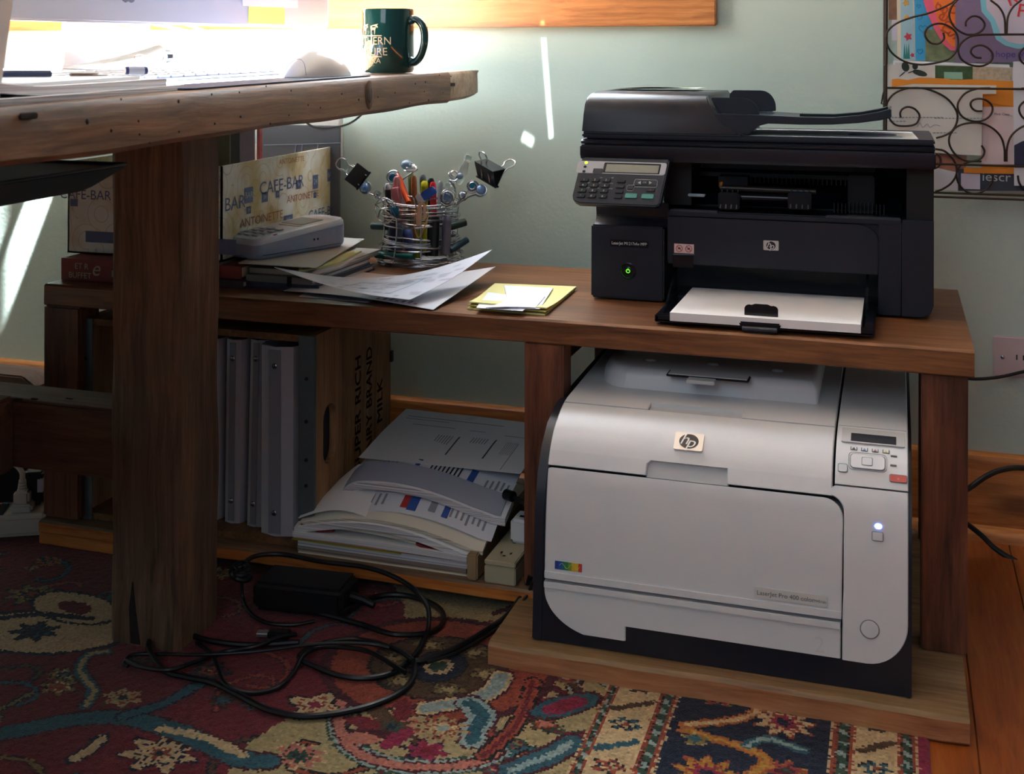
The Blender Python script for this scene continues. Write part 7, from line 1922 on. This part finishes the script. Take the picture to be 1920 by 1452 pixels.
card('greeting_card', [(622, -60), (1300, -60), (1300, 425), (622, 425)], -.038, None, 'purple card with a turquoise bordered cloud and handwriting in the rack', 'card', extra=blobs, mats=[mat('dusty_purple', '7d6c8a', .7), mat('turquoise', '7cc0d0', .7), mat('cloud_lilac', 'c4bccc', .7), mat('violet_ink', '4a3c8c', .7), mat('bold_red', 'c42c30', .6)])
card('envelope', [(200, 412), (990, 440), (990, 520), (200, 520)], -.036, PAPER, 'white envelope top edge between the two rack tiers', 'envelope')
def leaves(mb):
    for cx_, cy_, a, b, r in ((282, 455, 34, 26, 70), (348, 452, 20, 22, 0), (380, 497, 52, 20, 15), (260, 505, 28, 4, -40), (320, 490, 24, 4, -20)):
        onp(mb, [(cx_ + a * math.cos(R(t)) * math.cos(R(r)) - b * math.sin(R(t)) * math.sin(R(r)), cy_ + a * math.cos(R(t)) * math.sin(R(r)) + b * math.sin(R(t)) * math.cos(R(r))) for t in range(0, 360, 30)], -.0402, 1)
    onp(mb, [(484, 445), (740, 452), (740, 545), (484, 540)], -.0402, 2); onp(mb, [(545, 490), (670, 492), (672, 540), (545, 538)], -.0404, 4)
    onp(mb, [(742, 452), (1005, 465), (1005, 545), (742, 545)], -.0402, 3)
card('magazine', [(160, 440), (210, 440), (210, 425), (1020, 460), (1020, 640), (160, 640)], -.040, None, 'magazine with dark leaves and a green vase on its cover in the lower tier', 'magazine', th=.003, extra=leaves, mats=[mat('cover_pale', 'cfccc8', .5), mat('leaf_dark', '26332a', .5), mat('foliage', '3a5230', .5, noise=.7, nscale=120), mat('pebbles', 'b8a890', .5, noise=.5, nscale=200), mat('vase_green', '8ab8a0', .4)])
card('envelope', [(190, 540), (230, 535), (300, 545), (380, 528), (560, 535), (610, 545), (720, 540), (1022, 552), (1022, 725), (190, 612)], -.043, ORANGE, 'torn-edged orange manila envelope across the lower rack tier', 'envelope')
card('envelope', [(800, 640), (1022, 640), (1022, 1190), (800, 1190)], -.041, ORANGE, 'lower orange envelope behind the pink letter', 'envelope')
def pinkt(mb): ontext(mb, 'First Class', 938, 778, -.0452, .0052, 1)
card('envelope', [(795, 728), (1020, 728), (1020, 1120), (795, 1120)], -.045, None, 'pale pink envelope marked First Class in the lower rack tier', 'envelope', extra=pinkt, mats=[mat('pale_pink_paper', 'd4bfc0', .7), INK])
card('postcard', [(480, 1040), (700, 1060), (690, 1180), (480, 1150)], -.044, mat('photo_hand', '9c6c58', .4, noise=.5, nscale=70), 'photo print with reddish tones low behind the white letter', 'photo')
card('paper_sheet', [(480, 1140), (640, 1175), (640, 1300), (480, 1290)], -.046, PAPERB, 'pale sheet low in the rack beside the printer', 'paper')
def foldt(mb): ontext(mb, 'iescr', 900, 1207, -.0482, .020, 1, sx=1.1); onp(mb, [(660, 1180), (790, 1185), (790, 1290), (660, 1285)], -.0483, 2)
card('leaflet', [(640, 1150), (1300, 1150), (1300, 1300), (640, 1300)], -.048, None, 'dark slate leaflet with large pale letters at the bottom of the rack', 'leaflet', extra=foldt, mats=[mat('slate_blue', '343c48', .5), mat('pale_letters', 'b8bcc0', .6), mat('lilac_panel', 'c9c4d4', .6)])
card('envelope', [(680, 1140), (1022, 1150), (1022, 1185), (680, 1178)], -.050, ORANGE, 'narrow orange strip above the slate leaflet', 'envelope')
def lett(mb):
    for y, x0, x1 in ((800, 185, 560), (806, 480, 830), (826, 170, 300), (905, 470, 650)): 
        n = int((x1 - x0) / 24)
        for k in range(n): onp(mb, [(x0 + 24 * k, y - 4), (x0 + 24 * k + 17, y - 4 + .6), (x0 + 24 * k + 17, y + 3), (x0 + 24 * k, y + 3)], -.0522, 1)
    P = spline3([rk(a, b, -.0523) for a, b in ((360, 865), (380, 835), (400, 868), (430, 845), (450, 868), (480, 850), (520, 858))], 5); mb.tube(P, .0003, 2, 5)
card('letter', [(158, 600), (335, 572), (900, 582), (900, 640), (808, 640), (798, 1060), (480, 1040), (158, 1000)], -.052, None, 'large off-white letter with small print and blue signature in the lower tier', 'letter', extra=lett, mats=[mat('letter_offwhite', 'cfcdc6', .8), mat('small_print', '8a8c90', .8), mat('signature_blue', '5c7ca8', .8)])
def navyp(mb): onp(mb, [(1022, 990), (1080, 960), (1300, 930), (1300, 1140), (1022, 1140)], -.0562, 1)
card('brochure', [(1015, 420), (1300, 405), (1300, 1265), (1022, 1265)], -.056, None, 'white brochure with a navy band at the right of the lower tier', 'brochure', extra=navyp, mats=[mat('brochure_white', 'ccccd2', .6), mat('navy_band', '232a44', .5)])
# ================================================================ groups for the repeats
GR = {'electric_cable': 'black cables around the shelf and rug', 'pen': 'pens in the wire basket', 'marker_pen': 'pens in the wire basket', 'gel_pen': 'pens in the wire basket', 'highlighter': 'pens in the wire basket',
      'pencil': 'pencils in the wire basket', 'crayon': 'tubes poking through the basket rings', 'book': 'books lying on the shelf', 'file_folder': 'folders standing in the storage box',
      'paper_sheaf': 'sheaves in the paper pile', 'printout': 'printouts on the paper pile', 'greeting_card': 'greeting cards in the letter rack', 'thin_cable': 'thin cables behind the keyboard',
      'yellow_note_paper': 'yellow papers in the note pile', 'paper_slip': 'white slips in the note pile', 'wall_wart': 'black plugs on the white power strip', 'card_folder': 'card folders in the paper pile'}
bpy.context.view_layer.update()
for o in C.objects:
    if o.parent is None and 'label' in o and 'group' not in o:
        b_ = o.name.split('.')[0]
        if b_ in GR and not (b_ == 'pen' and o.location.length < 1e-6 and 'magazine' in o['label']): o['group'] = GR[b_]
        if b_ == 'envelope' and ('rack' in o['label'] or 'orange' in o['label'] or 'pink letter' in o['label']): o['group'] = 'envelopes in the letter rack'
